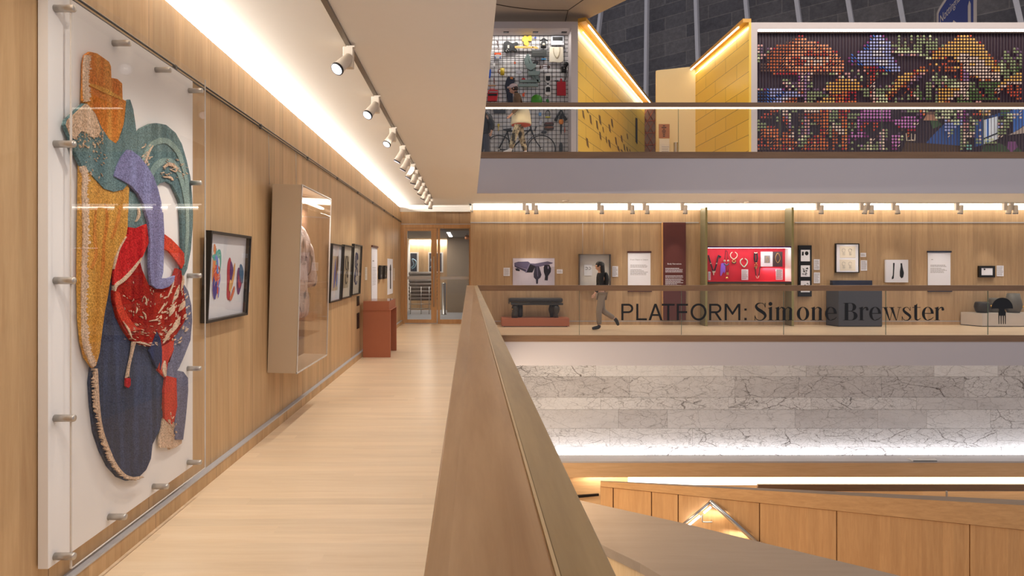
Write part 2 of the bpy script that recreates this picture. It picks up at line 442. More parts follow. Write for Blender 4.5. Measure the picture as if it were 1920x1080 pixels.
# lobby beyond the doors
YB = 22.5
carpet = plain('carpet', (150,150,154), .95, noise=.25, nscale=30)
struct(MB().box(-3.2, 1.4, 16.96, YB+.2, -.1, .0), 'floor_lobby', carpet)
struct(MB().box(-3.2, 1.4, YB, YB+.1, 0, 3.6), 'wall_lobby', M['far_wood'])
struct(MB().box(-2.27, -2.15, 17.05, YB, 0, 3.0), 'wall_lobby_left', M['white'])
struct(MB().box(-.76, 1.4, 21.2, 21.3, 0, 2.54), 'wall_lobby_right', plain('lobby_taupe', (150,132,112), .7))
struct(MB().box(-3.2, 1.4, 17.3, YB+.1, 2.55, 2.7), 'ceiling_lobby_rear', plain('lobby_ceiling', (130,124,118), .8))
area('lobby_light', (-1.2, 19.8, 2.52), (0, 0, 0), .12, 3.2, 45, NEUT)
area('lobby_cove_light', (-1.4, 22.4, 2.5), (R(25), 0, 0), 2.0, .1, 35, NEUT)
for i in range(4):
    o = top(MB().box(-.66, -.56, 18.2+i*.7, 18.42+i*.7, 2.535, 2.549), 'downlight', M['led_cool'], ['square ceiling downlight nearest behind the corridor door glass', 'second square ceiling downlight behind the corridor door glass', 'third square ceiling downlight behind the corridor door glass', 'farthest square ceiling downlight behind the corridor door glass'][i], 'ceiling light', 'square downlights in the lobby')
# pictures in lobby
for i, (u0, u1) in enumerate(((768, 785), (803, 831))):
    t = thing('framed_picture', ['white framed dark picture with pale line drawing seen through the door glass', 'white framed dark picture seen behind the door stile'][i], 'picture', (PX((u0+u1)/2, YB), YB, PZ(511, YB)), group='pictures on the lobby wall')
    MB().box(PX(u0, YB), PX(u1, YB), YB-.05, YB-.002, PZ(511, YB), PZ(473, YB)).build('frame', M['white'], t)
    MB().box(PX(u0+2, YB), PX(u1-3, YB), YB-.054, YB-.05, PZ(509, YB), PZ(475, YB)).build('image', plain('dark_print', (52,56,70), .3), t)
    MB().tube(catmull([P(u0+3, 502, YB-.056), P(u0+8, 496, YB-.056), P(u0+5, 486, YB-.056), P(u0+12, 490, YB-.056), P(u0+10, 500, YB-.056), P(u0+4, 504, YB-.056)], 4), .02, 4).build('line_drawing', plain('pale_blue', (130,160,180), .5), t)
# padded rolled bench back
t = thing('padded_bench', 'grey channel-tufted bench on steel legs behind the corridor door glass', 'bench', (PX(795, 20.5), 20.5, 0))
m = MB(); Yb = 20.5
for i in range(8):
    z = .50+i*.118; m.sm = True
    m.lathe((PX(766, Yb), Yb+.05, z), [(.01, 0), (.05, .01), (.062, .05), (.062, 2.05*.42), (.05, 2.05*.45), (.01, 2.05*.46)], 10, 'X')
m.build('upholstery', plain('grey_leather', (118,108,102), .5), t)
m = MB()
for x in (PX(770, Yb), PX(790, Yb), PX(805, Yb)): m.tube([(x, Yb-.08, 0), (x, Yb-.08, .9)], .014, 6)
m.tube([(PX(767, Yb), Yb-.08, .33), (PX(808, Yb), Yb-.08, .33)], .014, 6).tube([(PX(767, Yb), Yb-.08, .18), (PX(808, Yb), Yb-.08, .18)], .014, 6)
m.build('steel_frame', M['steel'], t)
top(MB().lathe((PX(832, 20.2), 20.2, 0), [(.09, 0), (.09, .02), (.07, .03), (.07, 1.0), (.075, 1.02), (.01, 1.03)], 14), 'bollard', M['steel'], 'brushed steel cylinder bollard seen through the side glass', 'bollard')
t = thing('pendant_lamp', 'copper pendant lamp hanging at the right of the side glass', 'lamp', (PX(876, 18.6), 18.6, 3.1))
MB().lathe((PX(876, 18.6), 18.6, PZ(449, 18.6)), [(.05, 0), (.075, .01), (.07, .1), (.03, .13), (.01, .135)], 14).build('shade', plain('copper', (214,150,110), .25, .9), t)
MB().tube([(PX(876, 18.6), 18.6, PZ(442, 18.6)), (PX(876, 18.6), 18.6, 2.55)], .006, 6).build('cord', M['black'], t)

# ---------------------------------------------------------------- marble wall, ledge, strip
YM = 16.6
def marble_mat():
    m, nt, b = new_mat('veined_marble'); L = nt.links.new
    ge = N(nt, 'ShaderNodeNewGeometry'); at = N(nt, 'ShaderNodeVertexColor', layer_name='col')
    se = N(nt, 'ShaderNodeSeparateColor'); L(at.outputs[0], se.inputs[0])
    off = N(nt, 'ShaderNodeVectorMath', operation='MULTIPLY_ADD'); L(at.outputs[0], off.inputs[0]); off.inputs[1].default_value = (0, 37, 53); L(ge.outputs['Position'], off.inputs[2])
    mp = N(nt, 'ShaderNodeMapping'); mp.inputs['Rotation'].default_value = (0, R(28), 0); mp.inputs['Scale'].default_value = (.8, 1, 1.9); L(off.outputs[0], mp.inputs[0])
    nz = N(nt, 'ShaderNodeTexNoise', i_Scale=2.2, i_Detail=5.0, i_Roughness=.62); L(mp.outputs[0], nz.inputs['Vector'])
    ds = N(nt, 'ShaderNodeMix', data_type='VECTOR'); ds.inputs[0].default_value = .22
    L(mp.outputs[0], ds.inputs[4]); L(nz.outputs['Color'], ds.inputs[5])
    cols = None
    base = N(nt, 'ShaderNodeMix', data_type='RGBA'); base.inputs[6].default_value = (*lin((236,234,233)), 1); base.inputs[7].default_value = (*lin((202,198,197)), 1)
    n0 = N(nt, 'ShaderNodeTexNoise', i_Scale=.9, i_Detail=4.0); L(mp.outputs[0], n0.inputs['Vector'])
    ad = N(nt, 'ShaderNodeMath', operation='MULTIPLY_ADD'); L(se.outputs[0], ad.inputs[0]); ad.inputs[1].default_value = .9; 
    sb = N(nt, 'ShaderNodeMath', operation='SUBTRACT'); L(n0.outputs['Fac'], sb.inputs[0]); sb.inputs[1].default_value = .38; L(sb.outputs[0], ad.inputs[2])
    ad.use_clamp = True; L(ad.outputs[0], base.inputs[0]); cur = base.outputs[2]
    for sc, wd, strength in ((3.2, .028, .8), (8.5, .05, .55), (17.0, .08, .35), (1.2, .016, .9)):
        vo = N(nt, 'ShaderNodeTexVoronoi', feature='DISTANCE_TO_EDGE'); vo.inputs['Scale'].default_value = sc; L(ds.outputs[1], vo.inputs['Vector'])
        mr = N(nt, 'ShaderNodeMapRange'); mr.inputs[1].default_value = 0; mr.inputs[2].default_value = wd; mr.inputs[3].default_value = strength; mr.inputs[4].default_value = 0; L(vo.outputs['Distance'], mr.inputs[0])
        n3 = N(nt, 'ShaderNodeTexNoise', i_Scale=1.7*sc**.5, i_Detail=3.0); L(off.outputs[0], n3.inputs['Vector'])
        m2 = N(nt, 'ShaderNodeMapRange'); m2.inputs[1].default_value = .36; m2.inputs[2].default_value = .60; L(n3.outputs['Fac'], m2.inputs[0])
        mu0 = N(nt, 'ShaderNodeMath', operation='MULTIPLY'); L(mr.outputs[0], mu0.inputs[0]); L(m2.outputs[0], mu0.inputs[1])
        tl_ = N(nt, 'ShaderNodeMapRange'); tl_.inputs[3].default_value = .35; tl_.inputs[4].default_value = 1.35; L(se.outputs[1], tl_.inputs[0])
        mu = N(nt, 'ShaderNodeMath', operation='MULTIPLY', use_clamp=True); L(mu0.outputs[0], mu.inputs[0]); L(tl_.outputs[0], mu.inputs[1])
        mx = N(nt, 'ShaderNodeMix', data_type='RGBA'); L(mu.outputs[0], mx.inputs[0]); L(cur, mx.inputs[6]); mx.inputs[7].default_value = (*lin((92,84,78)), 1); cur = mx.outputs[2]
    L(cur, b.inputs['Base Color']); b.inputs['Roughness'].default_value = .45
    return m
m = MB(); rng = random.Random(3)
rows = [670, 706, 745, 768, 803, 838, 860]
for i in range(len(rows)-1):
    z1 = PZ(rows[i], YM); z0 = PZ(rows[i+1], YM); x = .2-rng.random()
    while x < 24:
        w_ = rng.choice([1.3, 1.7, 2.2, 2.8, 3.4]); m.col = (rng.random()**1.3, rng.random(), rng.random())
        m.box(x+.003, x+w_-.003, YM, YM+.05, z0+.003, z1-.003); x += w_
struct(m, 'wall_marble', marble_mat())
struct(MB().box(-1, 25, YM+.02, YM+.2, -7, -.6), 'wall_marble_backing', plain('marble_joint', (120,112,108), .8))
YL = 15.95
struct(MB().box(PX(1040, YL), 25, YL, 16.42, PZ(868, YL), PZ(865, YL)), 'trim_10', plain('ledge_stone', (190,182,176), .4))
struct(MB().box(PX(1040, YL), 25, YL+.005, YL+.3, PZ(895, YL), PZ(868, YL)), 'wall_ledge', M['ledge_wood'])
struct(MB().box(PX(1180, YL), 25, YL+.12, YL+.14, PZ(909.5, YL+.12), PZ(894, YL+.12)), 'trim_11', emit('strip_diffuser', (1, .90, .74), 2.6))
struct(MB().box(PX(1040, YL), 25, YL+.14, YL+.3, -5.6, PZ(893, YL)), 'wall_strip', M['ledge_wood'])
struct(MB().box(PX(1420, 15.9), 25, 15.87, 15.93, PZ(920.5, 15.9), PZ(907.5, 15.9)), 'trim_12', M['rail_wood_x'])
area('strip_end_lamp', (PX(1115, YL), YL+.02, PZ(895, YL)), (R(8), 0, 0), 1.0, .03, 4, (1, .84, .62))
# slot at the far left of the strip
struct(MB().prism([P(1040, 932, YL), P(1123, 926, YL), P(1123, 930, YL), P(1040, 938, YL)], (0, .05, 0)), 'trim_13', M['black'])
# lower landing floor
struct(MB().box(-2, 25, 7, YL+.4, -6.2, -6.0), 'floor_lower', M['floor_wood'])
# label block on the ledge
t = thing('ledge_label', 'small angled white information plaque on the stone ledge below the marble wall', 'sign', tuple(P(1728, 858, 15.93)))
a = [P(1700, 857.5, 16.1), P(1752, 857.5, 16.1), P(1757, 863.5, 15.93), P(1712, 863.5, 15.93)]
MB().prism(a, (0, 0, -.02)).build('plate', M['white'], t)
MB().prism([a[3], a[2], a[2]+Vector((0,0,-.04)), a[3]+Vector((0,0,-.04))], (0, .02, 0)).build('front_edge', M['alu'], t)
# ---------------------------------------------------------------- stair parapets
zc = -3.4
def PH(u, v, z):
    Y = (EYE-z)*F/(v-CY); return Vector(((u-CX)*Y/F, Y, z))
t = thing('far_parapet', 'honey timber stair parapet with tapering cap at lower right', 'parapet', tuple(PH(1127, 903, zc)))
A, B2 = PH(1126, 902.5, zc), PH(1990, 951.5, zc)
dirv = (B2-A).normalized(); nb = Vector((-dirv.y, dirv.x, 0))
def onP(u, v):   # point on the vertical plane through A-B2 hit by the view ray
    du = Vector(((u-CX)/F, 1, -(v-CY)/F)); o = Vector((0,0,EYE))
    nn = Vector((dirv.y, -dirv.x, 0)); s_ = (A-o).dot(nn)/du.dot(nn); return o+du*s_
C1, C2 = onP(1126, 912), onP(1990, 1001)
wb = .04; we = .34
cap = MB().add([A, B2, C2, C1, A+nb*wb, B2+nb*we, C2+nb*we, C1+nb*wb], [(0,3,2,1),(4,5,6,7),(0,1,5,4),(3,7,6,2),(0,4,7,3),(1,2,6,5)])
cap.build('cap', M['honey_wood_x'], t)
UPV = Vector((0, 0, .001)); MB().prism([A+UPV*2, B2+UPV*2, B2+nb*we+UPV*2, A+nb*wb+UPV*2], (0, 0, -.0015)).build('cap_top', M['rose_wood'], t, label='pale rosy-grey top face with sky reflection painted in')  # paler top: the sky's reflection is put into its colour
us = [1126, 1150, 1222, 1272, 1425, 1570, 1820, 1990]
for i in range(len(us)-1):
    va, vb = 912+(us[i]-1126)*(89/864)+1.5, 912+(us[i+1]-1126)*(89/864)+1.5
    p0, p1 = onP(us[i]+1.1 if i else us[i], va), onP(us[i+1]-1.1, vb)
    q = nb*.03
    MB().prism([p0+q, p1+q, Vector((p1.x, p1.y, -6))+q, Vector((p0.x, p0.y, -6))+q], nb*.06).build('wall_panel', M['honey_wood'], t)
MB().prism([C1+nb*.07, C2+nb*.07, Vector((C2.x, C2.y, -6))+nb*.07, Vector((C1.x, C1.y, -6))+nb*.07], nb*.04).build('core', M['rail_wood_x'], t)
# glass and post behind
t2 = thing('stair_glass_guard', 'frameless glass stair guard with one slim post behind the lower right parapet', 'balustrade', tuple(P(1775, 935, 14.6)))
MB().box(PX(1600, 14.8), PX(1960, 14.8), 14.8, 14.812, PZ(960, 14.8), PZ(920.5, 14.8)).build('glass_pane', M['clear'], t2)
MB().box(PX(1774, 14.78), PX(1776.4, 14.78), 14.77, 14.80, PZ(960, 14.8), PZ(920.5, 14.8)).build('post', M['steel'], t2)
# near parapet
zn = -1.6
near = [PH(1060, 932, zn), PH(1092, 939, zn), PH(1277, 980, zn), PH(1401, 1010.5, zn), PH(1498, 1034, zn), PH(1681, 1078, zn), PH(1850, 1120, zn),
        PH(1500, 1215, zn), PH(1240, 1080, zn), PH(1200, 1056, zn), PH(1134, 1024.5, zn), PH(1080, 998, zn)]
t = thing('near_parapet', 'broad rose-grey topped stair parapet beside the foreground handrail', 'parapet', tuple(near[8]))
MB().prism(near, (0, 0, -.10)).build('top_slab', M['rose_wood'], t)
q = [Vector((p.x+.03, p.y+.06, zn-.10)) for p in near[6:]]+[Vector((p.x+.03, p.y-.06, zn-.1)) for p in near[:6]]
MB().prism(q, (0, 0, -3.4)).build('timber_body', wood('pale_wood', (226,190,142), (206,166,118), 'Z', None, rough=.5), t)
# inverted V stair handrail
t = thing('stair_handrail', 'stainless steel stair handrail peaking in an inverted V with LED strips', 'handrail', tuple(onP(1332, 937)))
def HR(u, v): return onP(u, v)-nb*.10
pth = [HR(1262, 994), HR(1331, 937.5), HR(1440, 1034)]
MB().tube([pth[0], pth[1]], .026, 10).build('upper_rail', M['steel'], t)
mm = MB().tube([pth[1], pth[2]], .05, 10).tube([pth[1], pth[1]+Vector((0,0,.001))], .05, 10); mm.ball(pth[1], .04)
mm.build('lower_rail', M['steel'], t)
for (a_, b_) in (((1288, 983), (1311, 964)), ((1318, 958.5), (1331, 947.5))):
    MB().tube([HR(*a_), HR(*b_)], .02, 6).build('led_strip', M['led_cool'], t)
MB().tube(catmull([HR(1315, 961), HR(1315, 972), HR(1317.5, 975.5), HR(1333, 975.5)], 4)+[onP(1334, 975.5)], .014, 8).build('bracket', M['steel'], t)
for (u, v) in ((1345, 955), (1385, 995)):
    area('handrail_lamp', tuple(HR(u-3, v+4)+Vector((0, .02, -.02))), (R(35), 0, 0), .5, .03, 1.8, (1, .9, .76))
# ================================================================ foreground handrail and glass
t = thing('walkway_balustrade', 'broad oak handrail of the near walkway running away from the camera', 'balustrade', (.06, 5, 0))
MB().add([(-.06,-2,1.095),(.108,-2,1.118),(.108,YD-.04,1.118),(-.06,YD+.02,1.118-.0),(-.06,-2,1.00),(.108,-2,1.0),(.108,YD-.04,1.0),(-.06,YD+.02,1.0)],
    [(0,1,2,3),(7,6,5,4),(0,4,5,1),(1,5,6,2),(2,6,7,3),(3,7,4,0)]).build('handrail', M['rail_wood'], t, bevel=.004)
MB().box(.112, .184, -2, YD-.04, .985, 1.117).build('outer_rail', M['rail_edge_wood'], t, bevel=.003)
MB().box(.1075, .1125, -2, YD-.04, 1.09, 1.121).build('ridge_highlight', plain('painted_highlight', (180,152,112), .35), t)  # thin pale strip that paints in the highlight along the rail ridge
for i in range(7):
    y0 = -2+i*2.28
    MB().box(.12, .135, y0+.006, min(y0+2.274, YD-.06), .0, .99).build('glass_panel', M['clear'], t)
# ================================================================ far balustrades
def balustrade(name, label, z0, ztop, zbot, seams, ledmat, x0):
    t = thing(name, label, 'balustrade', (9, YD, z0))
    MB().box(x0, 26, YD, YD+.14, zbot, ztop).build('handrail', M['rail_wood_x'], t, bevel=.004)
    xs = [x0+.005]+[PX(u, YD) for u in seams]+[26]
    for i in range(len(xs)-1):
        if xs[i+1] <= xs[i]: continue
        g = MB().box(xs[i]+.004, xs[i+1]-.004, YD+.05, YD+.065, z0+.002, zbot+.002).build('glass_panel', M['clear'], t)
        if i: MB().box(xs[i]-.0035, xs[i]+.0035, YD+.049, YD+.066, z0+.002, zbot-.002).build('glass_edge', M['glass_edge'], g)
    return t
t = balustrade('mid_balustrade', 'mid-level glass balustrade with timber handrail carrying the black lettering', .0, 1.117, .992, [1087+192.3*k for k in range(6)], None, .184)
t = balustrade('upper_balustrade', 'upper-level glass balustrade with glowing LED line under its timber handrail', 4.108, 5.222, 5.115, [1082+191.5*k for k in range(6)], None, .10)
MB().box(.1, 26, YD+.01, YD+.045, 5.092, 5.113).build('led_strip', emit('rail_led', (1, .88, .68), 7), t)
area('rail_lamp', (10, YD+.09, 5.1), (0, 0, 0), 19, .03, 22, (1, .88, .7))
# ================================================================ vinyl lettering on the glass
YT = YD+.042
def gpx(u, v): return Vector((PX(u, YT), 0, PZ(v, YT)))
class Glyph:
    def __init__(s): s.m = MB(); s.n = 0
    def q(s, pts):   # convex polygon in px
        s.n += 1; s.m.prism([P(u, v, YT)-Vector((0, s.n*.00004, 0)) for u, v in pts], (0, .002, 0)); return s
    def r(s, u0, u1, v0, v1): return s.q([(u0,v0),(u1,v0),(u1,v1),(u0,v1)])
    def st(s, pts, ws, k=6):
        L, Rr = stroke2d(pts, ws, k)
        for i in range(len(L)-1): s.q([L[i], L[i+1], Rr[i+1], Rr[i]])
        return s
    def ring(s, cx, cy, ax, ay, bx, by, a0=0, a1=360, n=36, dx=0, dy=0):
        pr = None
        for i in range(n+1):
            a = R(a0+(a1-a0)*i/n); o = (cx+ax*math.cos(a), cy-ay*math.sin(a)); q = (cx+dx+bx*math.cos(a), cy+dy-by*math.sin(a))
            if pr: s.q([pr[0], o, q, pr[1]])
            pr = (o, q)
        return s
    def dot(s, u, v, r, n=16): return s.q([(u+r*math.cos(2*math.pi*i/n), v+r*math.sin(2*math.pi*i/n)) for i in range(n)])
    def done(s, par): return s.m.build('letter', M['ink'], par)
tl = thing('vinyl_lettering', 'black vinyl exhibition title lettering PLATFORM: Simone Brewster on the mid-level glass', 'lettering', (PX(1468, YT), YT, PZ(600, YT)))
T0, B0, SW = 569.6, 600.5, 4.0
g = Glyph(); g.r(1165,1169,T0,B0); g.r(1169,1178,T0,T0+3.6).r(1169,1178,583.6,587.2).ring(1178,578.4,9.4,8.8,5.4,5.2,-90,90); g.done(tl)
g = Glyph(); g.r(1193,1197,T0,B0).r(1197,1213,B0-3.6,B0).done(tl)
g = Glyph(); g.q([(1216,B0),(1227,T0),(1231,T0),(1220.4,B0)]).q([(1238,B0),(1227,T0),(1231,T0),(1242.4,B0)]).r(1221.5,1237,589,592.4).done(tl)
g = Glyph(); g.r(1241,1265,T0,T0+3.6).r(1251,1255,T0,B0).done(tl)
g = Glyph(); g.r(1269,1273,T0,B0).r(1273,1290,T0,T0+3.6).r(1273,1288.5,583.4,587).done(tl)
g = Glyph(); g.ring(1309.8,585,15,16,10.8,12.2).done(tl)
g = Glyph(); g.r(1329.6,1333.6,T0,B0).r(1333.6,1343,T0,T0+3.6).r(1333.6,1343,583.6,587.2).ring(1343,578.4,9.6,8.8,5.6,5.2,-90,90).q([(1340,587),(1344.4,586.5),(1353.7,B0),(1349,B0)]).done(tl)
g = Glyph(); g.r(1358.8,1362.8,T0,B0).r(1384.2,1388.2,T0,B0).q([(1358.8,T0),(1363.4,T0),(1375.2,587.5),(1373.5,590.5),(1372.5,590)]).q([(1388.2,T0),(1383.6,T0),(1371.8,587.5),(1373.5,590.5),(1374.5,590)]).done(tl)
g = Glyph(); g.r(1395.8,1400,578.4,582.4).r(1395.8,1400,596,B0).done(tl)
# serif face
B1 = 600.6; XH = 575.8
g = Glyph(); g.st([(1434.6,575.5),(1432,570),(1426.6,568.2),(1420.6,569.6),(1417.8,574),(1420.6,579.2),(1427,583.5),(1433,588),(1434.8,593),(1431,598.6),(1425,600.6),(1418.6,598.6),(1415.6,592.8)],
                  [1.0,1.2,1.2,2.6,4.4,5.6,6.2,5.6,4.6,2.4,1.2,1.3,1.1]); g.q([(1434,568),(1435.4,568),(1435.4,576.5),(1434.3,576.5)]).q([(1414.8,591.5),(1416,591.5),(1416,600.8),(1414.8,600.8)]); g.done(tl)
def stem(g, u, w=5.4, top_=XH, serif_l=2.6, serif_r=2.6, flag=True):
    g.r(u, u+w, top_+.8, B1); g.r(u-serif_l, u+w+serif_r, B1-.9, B1)
    if flag: g.q([(u-serif_l-.4, top_+2.2), (u+w-1, top_-.6), (u+w, top_-.6), (u+w, top_+2), (u, top_+2.8)])
g = Glyph(); stem(g, 1442.2); g.dot(1444.6, 569.8, 3.6); g.done(tl)
def arch(g, u0, u1, w=5.4):    # from stem right edge u0 to next stem u1
    g.st([(u0-.4,580.2),(u0+3.2,577),(u1-1.2,576.4),(u1+w*.52,579.4),(u1+w/2,584)], [.9,1.2,2.2,4.6,w]); g.r(u1, u1+w, 583.5, B1); g.r(u1-2.4, u1+w+2.4, B1-.9, B1)
g = Glyph(); stem(g, 1455.6); arch(g, 1461, 1467.4); arch(g, 1472.8, 1479.6); g.done(tl)
g = Glyph(); g.ring(1505.6,588.2,11.6,12.8,5.8,11.8).done(tl)
g = Glyph(); stem(g, 1522.6); arch(g, 1528, 1535.4); g.done(tl)
def ee(u):
    g = Glyph(); g.ring(u+11,588.2,11,12.8,5.6,11.8,75,285); g.ring(u+11,588.2,11,12.8,5.6,11.8,-1,76)
    g.r(u+5.2,u+21.8,587,588.4); g.st([(u+12.5,599.6),(u+17,598.4),(u+21.4,594.4)],[1.8,1.5,.9]); g.done(tl)
ee(1547)
g = Glyph(); g.r(1584,1590.6,567.9,B1).r(1581.4,1596,567.9,568.8).r(1581.4,1597,B1-.9,B1).r(1590,1597,583,584)
g.ring(1595.4,575.8,10,7.9,3.6,7,-90,90); g.ring(1596.4,592.1,11.4,8.5,4.6,7.6,-90,90); g.done(tl)
def rr(u):
    g = Glyph(); stem(g, u+3); g.st([(u+8.2,582),(u+10.4,578),(u+14,576.6),(u+17.4,578)],[.9,1.3,2.4,3.2]); g.dot(u+16.4,580,2.5); g.done(tl)
rr(1609.6)
ee(1630)
g = Glyph(); B_ = B1+.4
g.q([(1657,576.4),(1662.4,576.4),(1669,B_),(1667.4,B_)]).q([(1668.4,B_-1.4),(1669,B_),(1674.4,579.2),(1673.4,579)]).q([(1669.2,576.4),(1674.6,576.4),(1681.4,B_),(1679.8,B_)]).q([(1680.6,B_),(1681.4,B_),(1687.2,576.4),(1686.1,576.4)])
g.r(1654.4,1665,576,577).r(1667,1677,576,577).r(1683,1690,576,577); g.done(tl)
g = Glyph(); g.st([(1706.2,582),(1703,577.2),(1699,576.2),(1695,578.4),(1694.4,582),(1698.4,586.4),(1704,590.6),(1706.6,594.8),(1703.4,599.6),(1698.6,600.6),(1694,598.8),(1691.6,594)],[.9,1,1.2,2.8,4,5,5,4,2.2,1.1,1.1,1]).r(1706.2,1707.2,575.6,582.6).r(1690.8,1691.8,593,600.8); g.done(tl)
g = Glyph(); g.r(1714.4,1719.8,572,595).q([(1719.8,569),(1719.8,573),(1714.4,576),(1714.2,575)]).r(1710.6,1726,575.9,577).st([(1717.1,593),(1717.6,598),(1721,600),(1726.4,596.6)],[5.4,4.6,1.8,.9]); g.done(tl)
ee(1728.7)
rr(1751.4)
# comb emblem
tc_ = thing('comb_decal', 'black vinyl silhouette of an afro comb at the right end of the mid-level glass', 'decal', (PX(1879, YT), YT, PZ(607, YT)))
g = Glyph(); cxx, cyy = 1879.3, 578.6
g.q([(cxx+20.2*math.cos(R(a)), cyy-20.4*math.sin(R(a))) for a in range(0, 181, 6)])
g.q([(1872,578.5),(1884.5,578.5),(1883.4,581),(1873.3,581)]).q([(1873.3,581),(1883.4,581),(1885.8,586),(1872,586)]).r(1872,1885.9,585.5,592)
for a_ in (1872, 1876.1, 1880.3, 1884.0): g.q([(a_,591.5),(a_+2.0,591.5),(a_+1.8,607.6),(a_+.4,607.6)])
g.m.build('silhouette', M['ink'], tc_)

# ================================================================ big rug panel on the left wall
XB = -1.80
Yn, Yf = 2.666, 4.06
bz0, bz1 = .215, 2.715
rp = thing('rug_display_board', 'huge white display board hung on the left timber wall, leaning slightly forward', 'display board', (XB, (Yn+Yf)/2, bz0))
MB().box(-1.843, XB, Yn, Yf, bz0, bz1).build('board', M['board'], rp)
MB().box(-1.848, -1.843, Yn+.02, Yf-.02, bz0+.01, bz1-.01).build('backing_batten', M['black'], rp)
XG = -1.735
MB().box(XG, XG+.006, Yn+.05, Yf+.03, bz0-.02, bz1+.02).build('acrylic_sheet', M['rug_glass'], rp)
MB().box(XG-.0005, XG+.0065, Yn+.044, Yn+.05, bz0-.02, bz1+.02).box(XG-.0005, XG+.0065, Yf+.03, Yf+.033, bz0-.02, bz1+.02).box(XG, XG+.006, Yn+.05, Yf+.03, bz0-.023, bz0-.02).build('acrylic_edge', M['acrylic_edge'], rp)
so = [WL(120, v, -1.76) for v in (16, 270, 526, 784, 1043)]+[WL(227, 81, -1.76), WL(305, 131, -1.76), WL(366, 170, -1.76)]+[WL(363.5, v, -1.76) for v in (343, 517, 691, 867)]+[WL(219, 969, -1.76), WL(300, 912, -1.76)]
for p in so:
    y, z = p.y, p.z
    MB().lathe((XB, y, z), [(.016, 0), (.016, XG+.018-XB), (.014, XG+.022-XB)], 16, 'X').build('standoff', plain('satin_nickel', (196,190,182), .35, .7), rp)
# ---- the tufted rug: outlines traced on the plane of the board, given real pile thickness
def rugmat(name, c, c2, st=.5):
    m, nt, b = new_mat(name); L = nt.links.new
    tc = N(nt, 'ShaderNodeTexCoord'); mp = N(nt, 'ShaderNodeMapping'); mp.inputs['Scale'].default_value = (9, 9, 1.1); L(tc.outputs['Object'], mp.inputs[0])
    n1 = N(nt, 'ShaderNodeTexNoise', i_Scale=1.6, i_Detail=3.0); L(mp.outputs[0], n1.inputs['Vector'])
    n2 = N(nt, 'ShaderNodeTexNoise', i_Scale=120.0, i_Detail=3.0); L(tc.outputs['Object'], n2.inputs['Vector'])
    rm = N(nt, 'ShaderNodeMapRange'); rm.inputs[1].default_value = .5-st*.2; rm.inputs[2].default_value = .5+st*.2; L(n1.outputs['Fac'], rm.inputs[0])
    mx = N(nt, 'ShaderNodeMix', data_type='RGBA'); mx.inputs[6].default_value = (*lin(c), 1); mx.inputs[7].default_value = (*lin(c2), 1); L(rm.outputs[0], mx.inputs[0])
    hs = N(nt, 'ShaderNodeHueSaturation'); L(mx.outputs[2], hs.inputs['Color'])
    mr = N(nt, 'ShaderNodeMapRange'); mr.inputs[1].default_value = .3; mr.inputs[2].default_value = .7; mr.inputs[3].default_value = .62; mr.inputs[4].default_value = 1.42; L(n2.outputs['Fac'], mr.inputs[0]); L(mr.outputs[0], hs.inputs['Value'])
    L(hs.outputs[0], b.inputs['Base Color']); b.inputs['Roughness'].default_value = 1; b.inputs['Specular IOR Level'].default_value = .05
    bp = N(nt, 'ShaderNodeBump', i_Strength=.9, i_Distance=.006); L(n2.outputs['Fac'], bp.inputs['Height']); L(bp.outputs[0], b.inputs['Normal'])
    return m
RM = {'or': rugmat('orange_pile', (212,150,78), (194,112,52), .7), 'or2': rugmat('ochre_pile', (216,166,84), (194,136,62), .7),
      'te': rugmat('teal_pile', (114,140,142), (92,118,122)), 'te2': rugmat('pale_teal_pile', (150,172,166), (128,152,148)), 'cr': rugmat('cream_pile', (226,200,176), (206,176,150)),
      'pe': rugmat('periwinkle_pile', (138,140,184), (124,122,162)), 're': rugmat('red_pile', (208,50,50), (176,30,38)), 'dr': rugmat('dark_red_pile', (170,44,34), (140,24,26)),
      'lr': rugmat('coral_pile', (214,76,56), (196,60,48)), 'na': rugmat('navy_pile', (70,82,112), (60,66,86)), 'dn': rugmat('deep_navy_pile', (46,58,100), (54,62,90)), 'gl': rugmat('grey_lilac_pile', (124,126,150), (106,108,134))}
def zA(pts): return [(80+x/3.375, 80+y/3.375) for x, y in pts]
def zB(pts): return [(80+x/3.375, 380+y/3.375) for x, y in pts]
def zC(pts): return [(80+x/3.375, 620+y/3.375) for x, y in pts]
SH = []   # (key, layer, polygon px)
SH.append(('na', 0, zB([(440,290),(400,400),(380,570),(340,800),(318,990)])+zC([(290,235),(280,330),(290,480),(310,640),(350,760),(400,860),(460,925),(520,950),(590,930),(640,880),(670,810),(680,720),(730,620),(748,520),(736,490),(745,370),(752,300),(706,250),(715,130),(690,10)])+zB([(690,815),(560,700),(600,500),(500,400)])))
SH.append(('te', 1, zA([(557,600),(600,545),(660,515),(700,509),(760,520),(820,570),(860,640),(890,740),(915,850),(925,960)])+zB([(932,60),(930,150),(918,300),(895,420),(860,490),(848,470),(865,400),(864,300),(860,150)])+zA([(850,1010),(830,960),(800,900),(760,878),(720,890),(690,920),(640,840),(560,760),(548,700)])))
SH.append(('gl', 1, zB([(860,495),(900,560),(921,650),(926,750),(915,870),(880,960),(845,1040)])+zC([(830,252),(870,260),(900,300),(901,380),(885,560),(868,690),(820,690),(812,620),(820,480),(815,300),(750,290),(765,200),(800,110),(815,30)])+zB([(830,800),(872,735),(868,600),(855,500)])))
SH.append(('cr', 0, zC([(816,640),(868,680),(866,712),(830,738),(790,752),(785,735),(805,690)])))
SH.append(('te', 1, zA([(510,930),(560,955),(592,1010),(610,1080)])+zB([(622,60),(636,140),(600,160),(540,170),(505,160),(505,0)])))
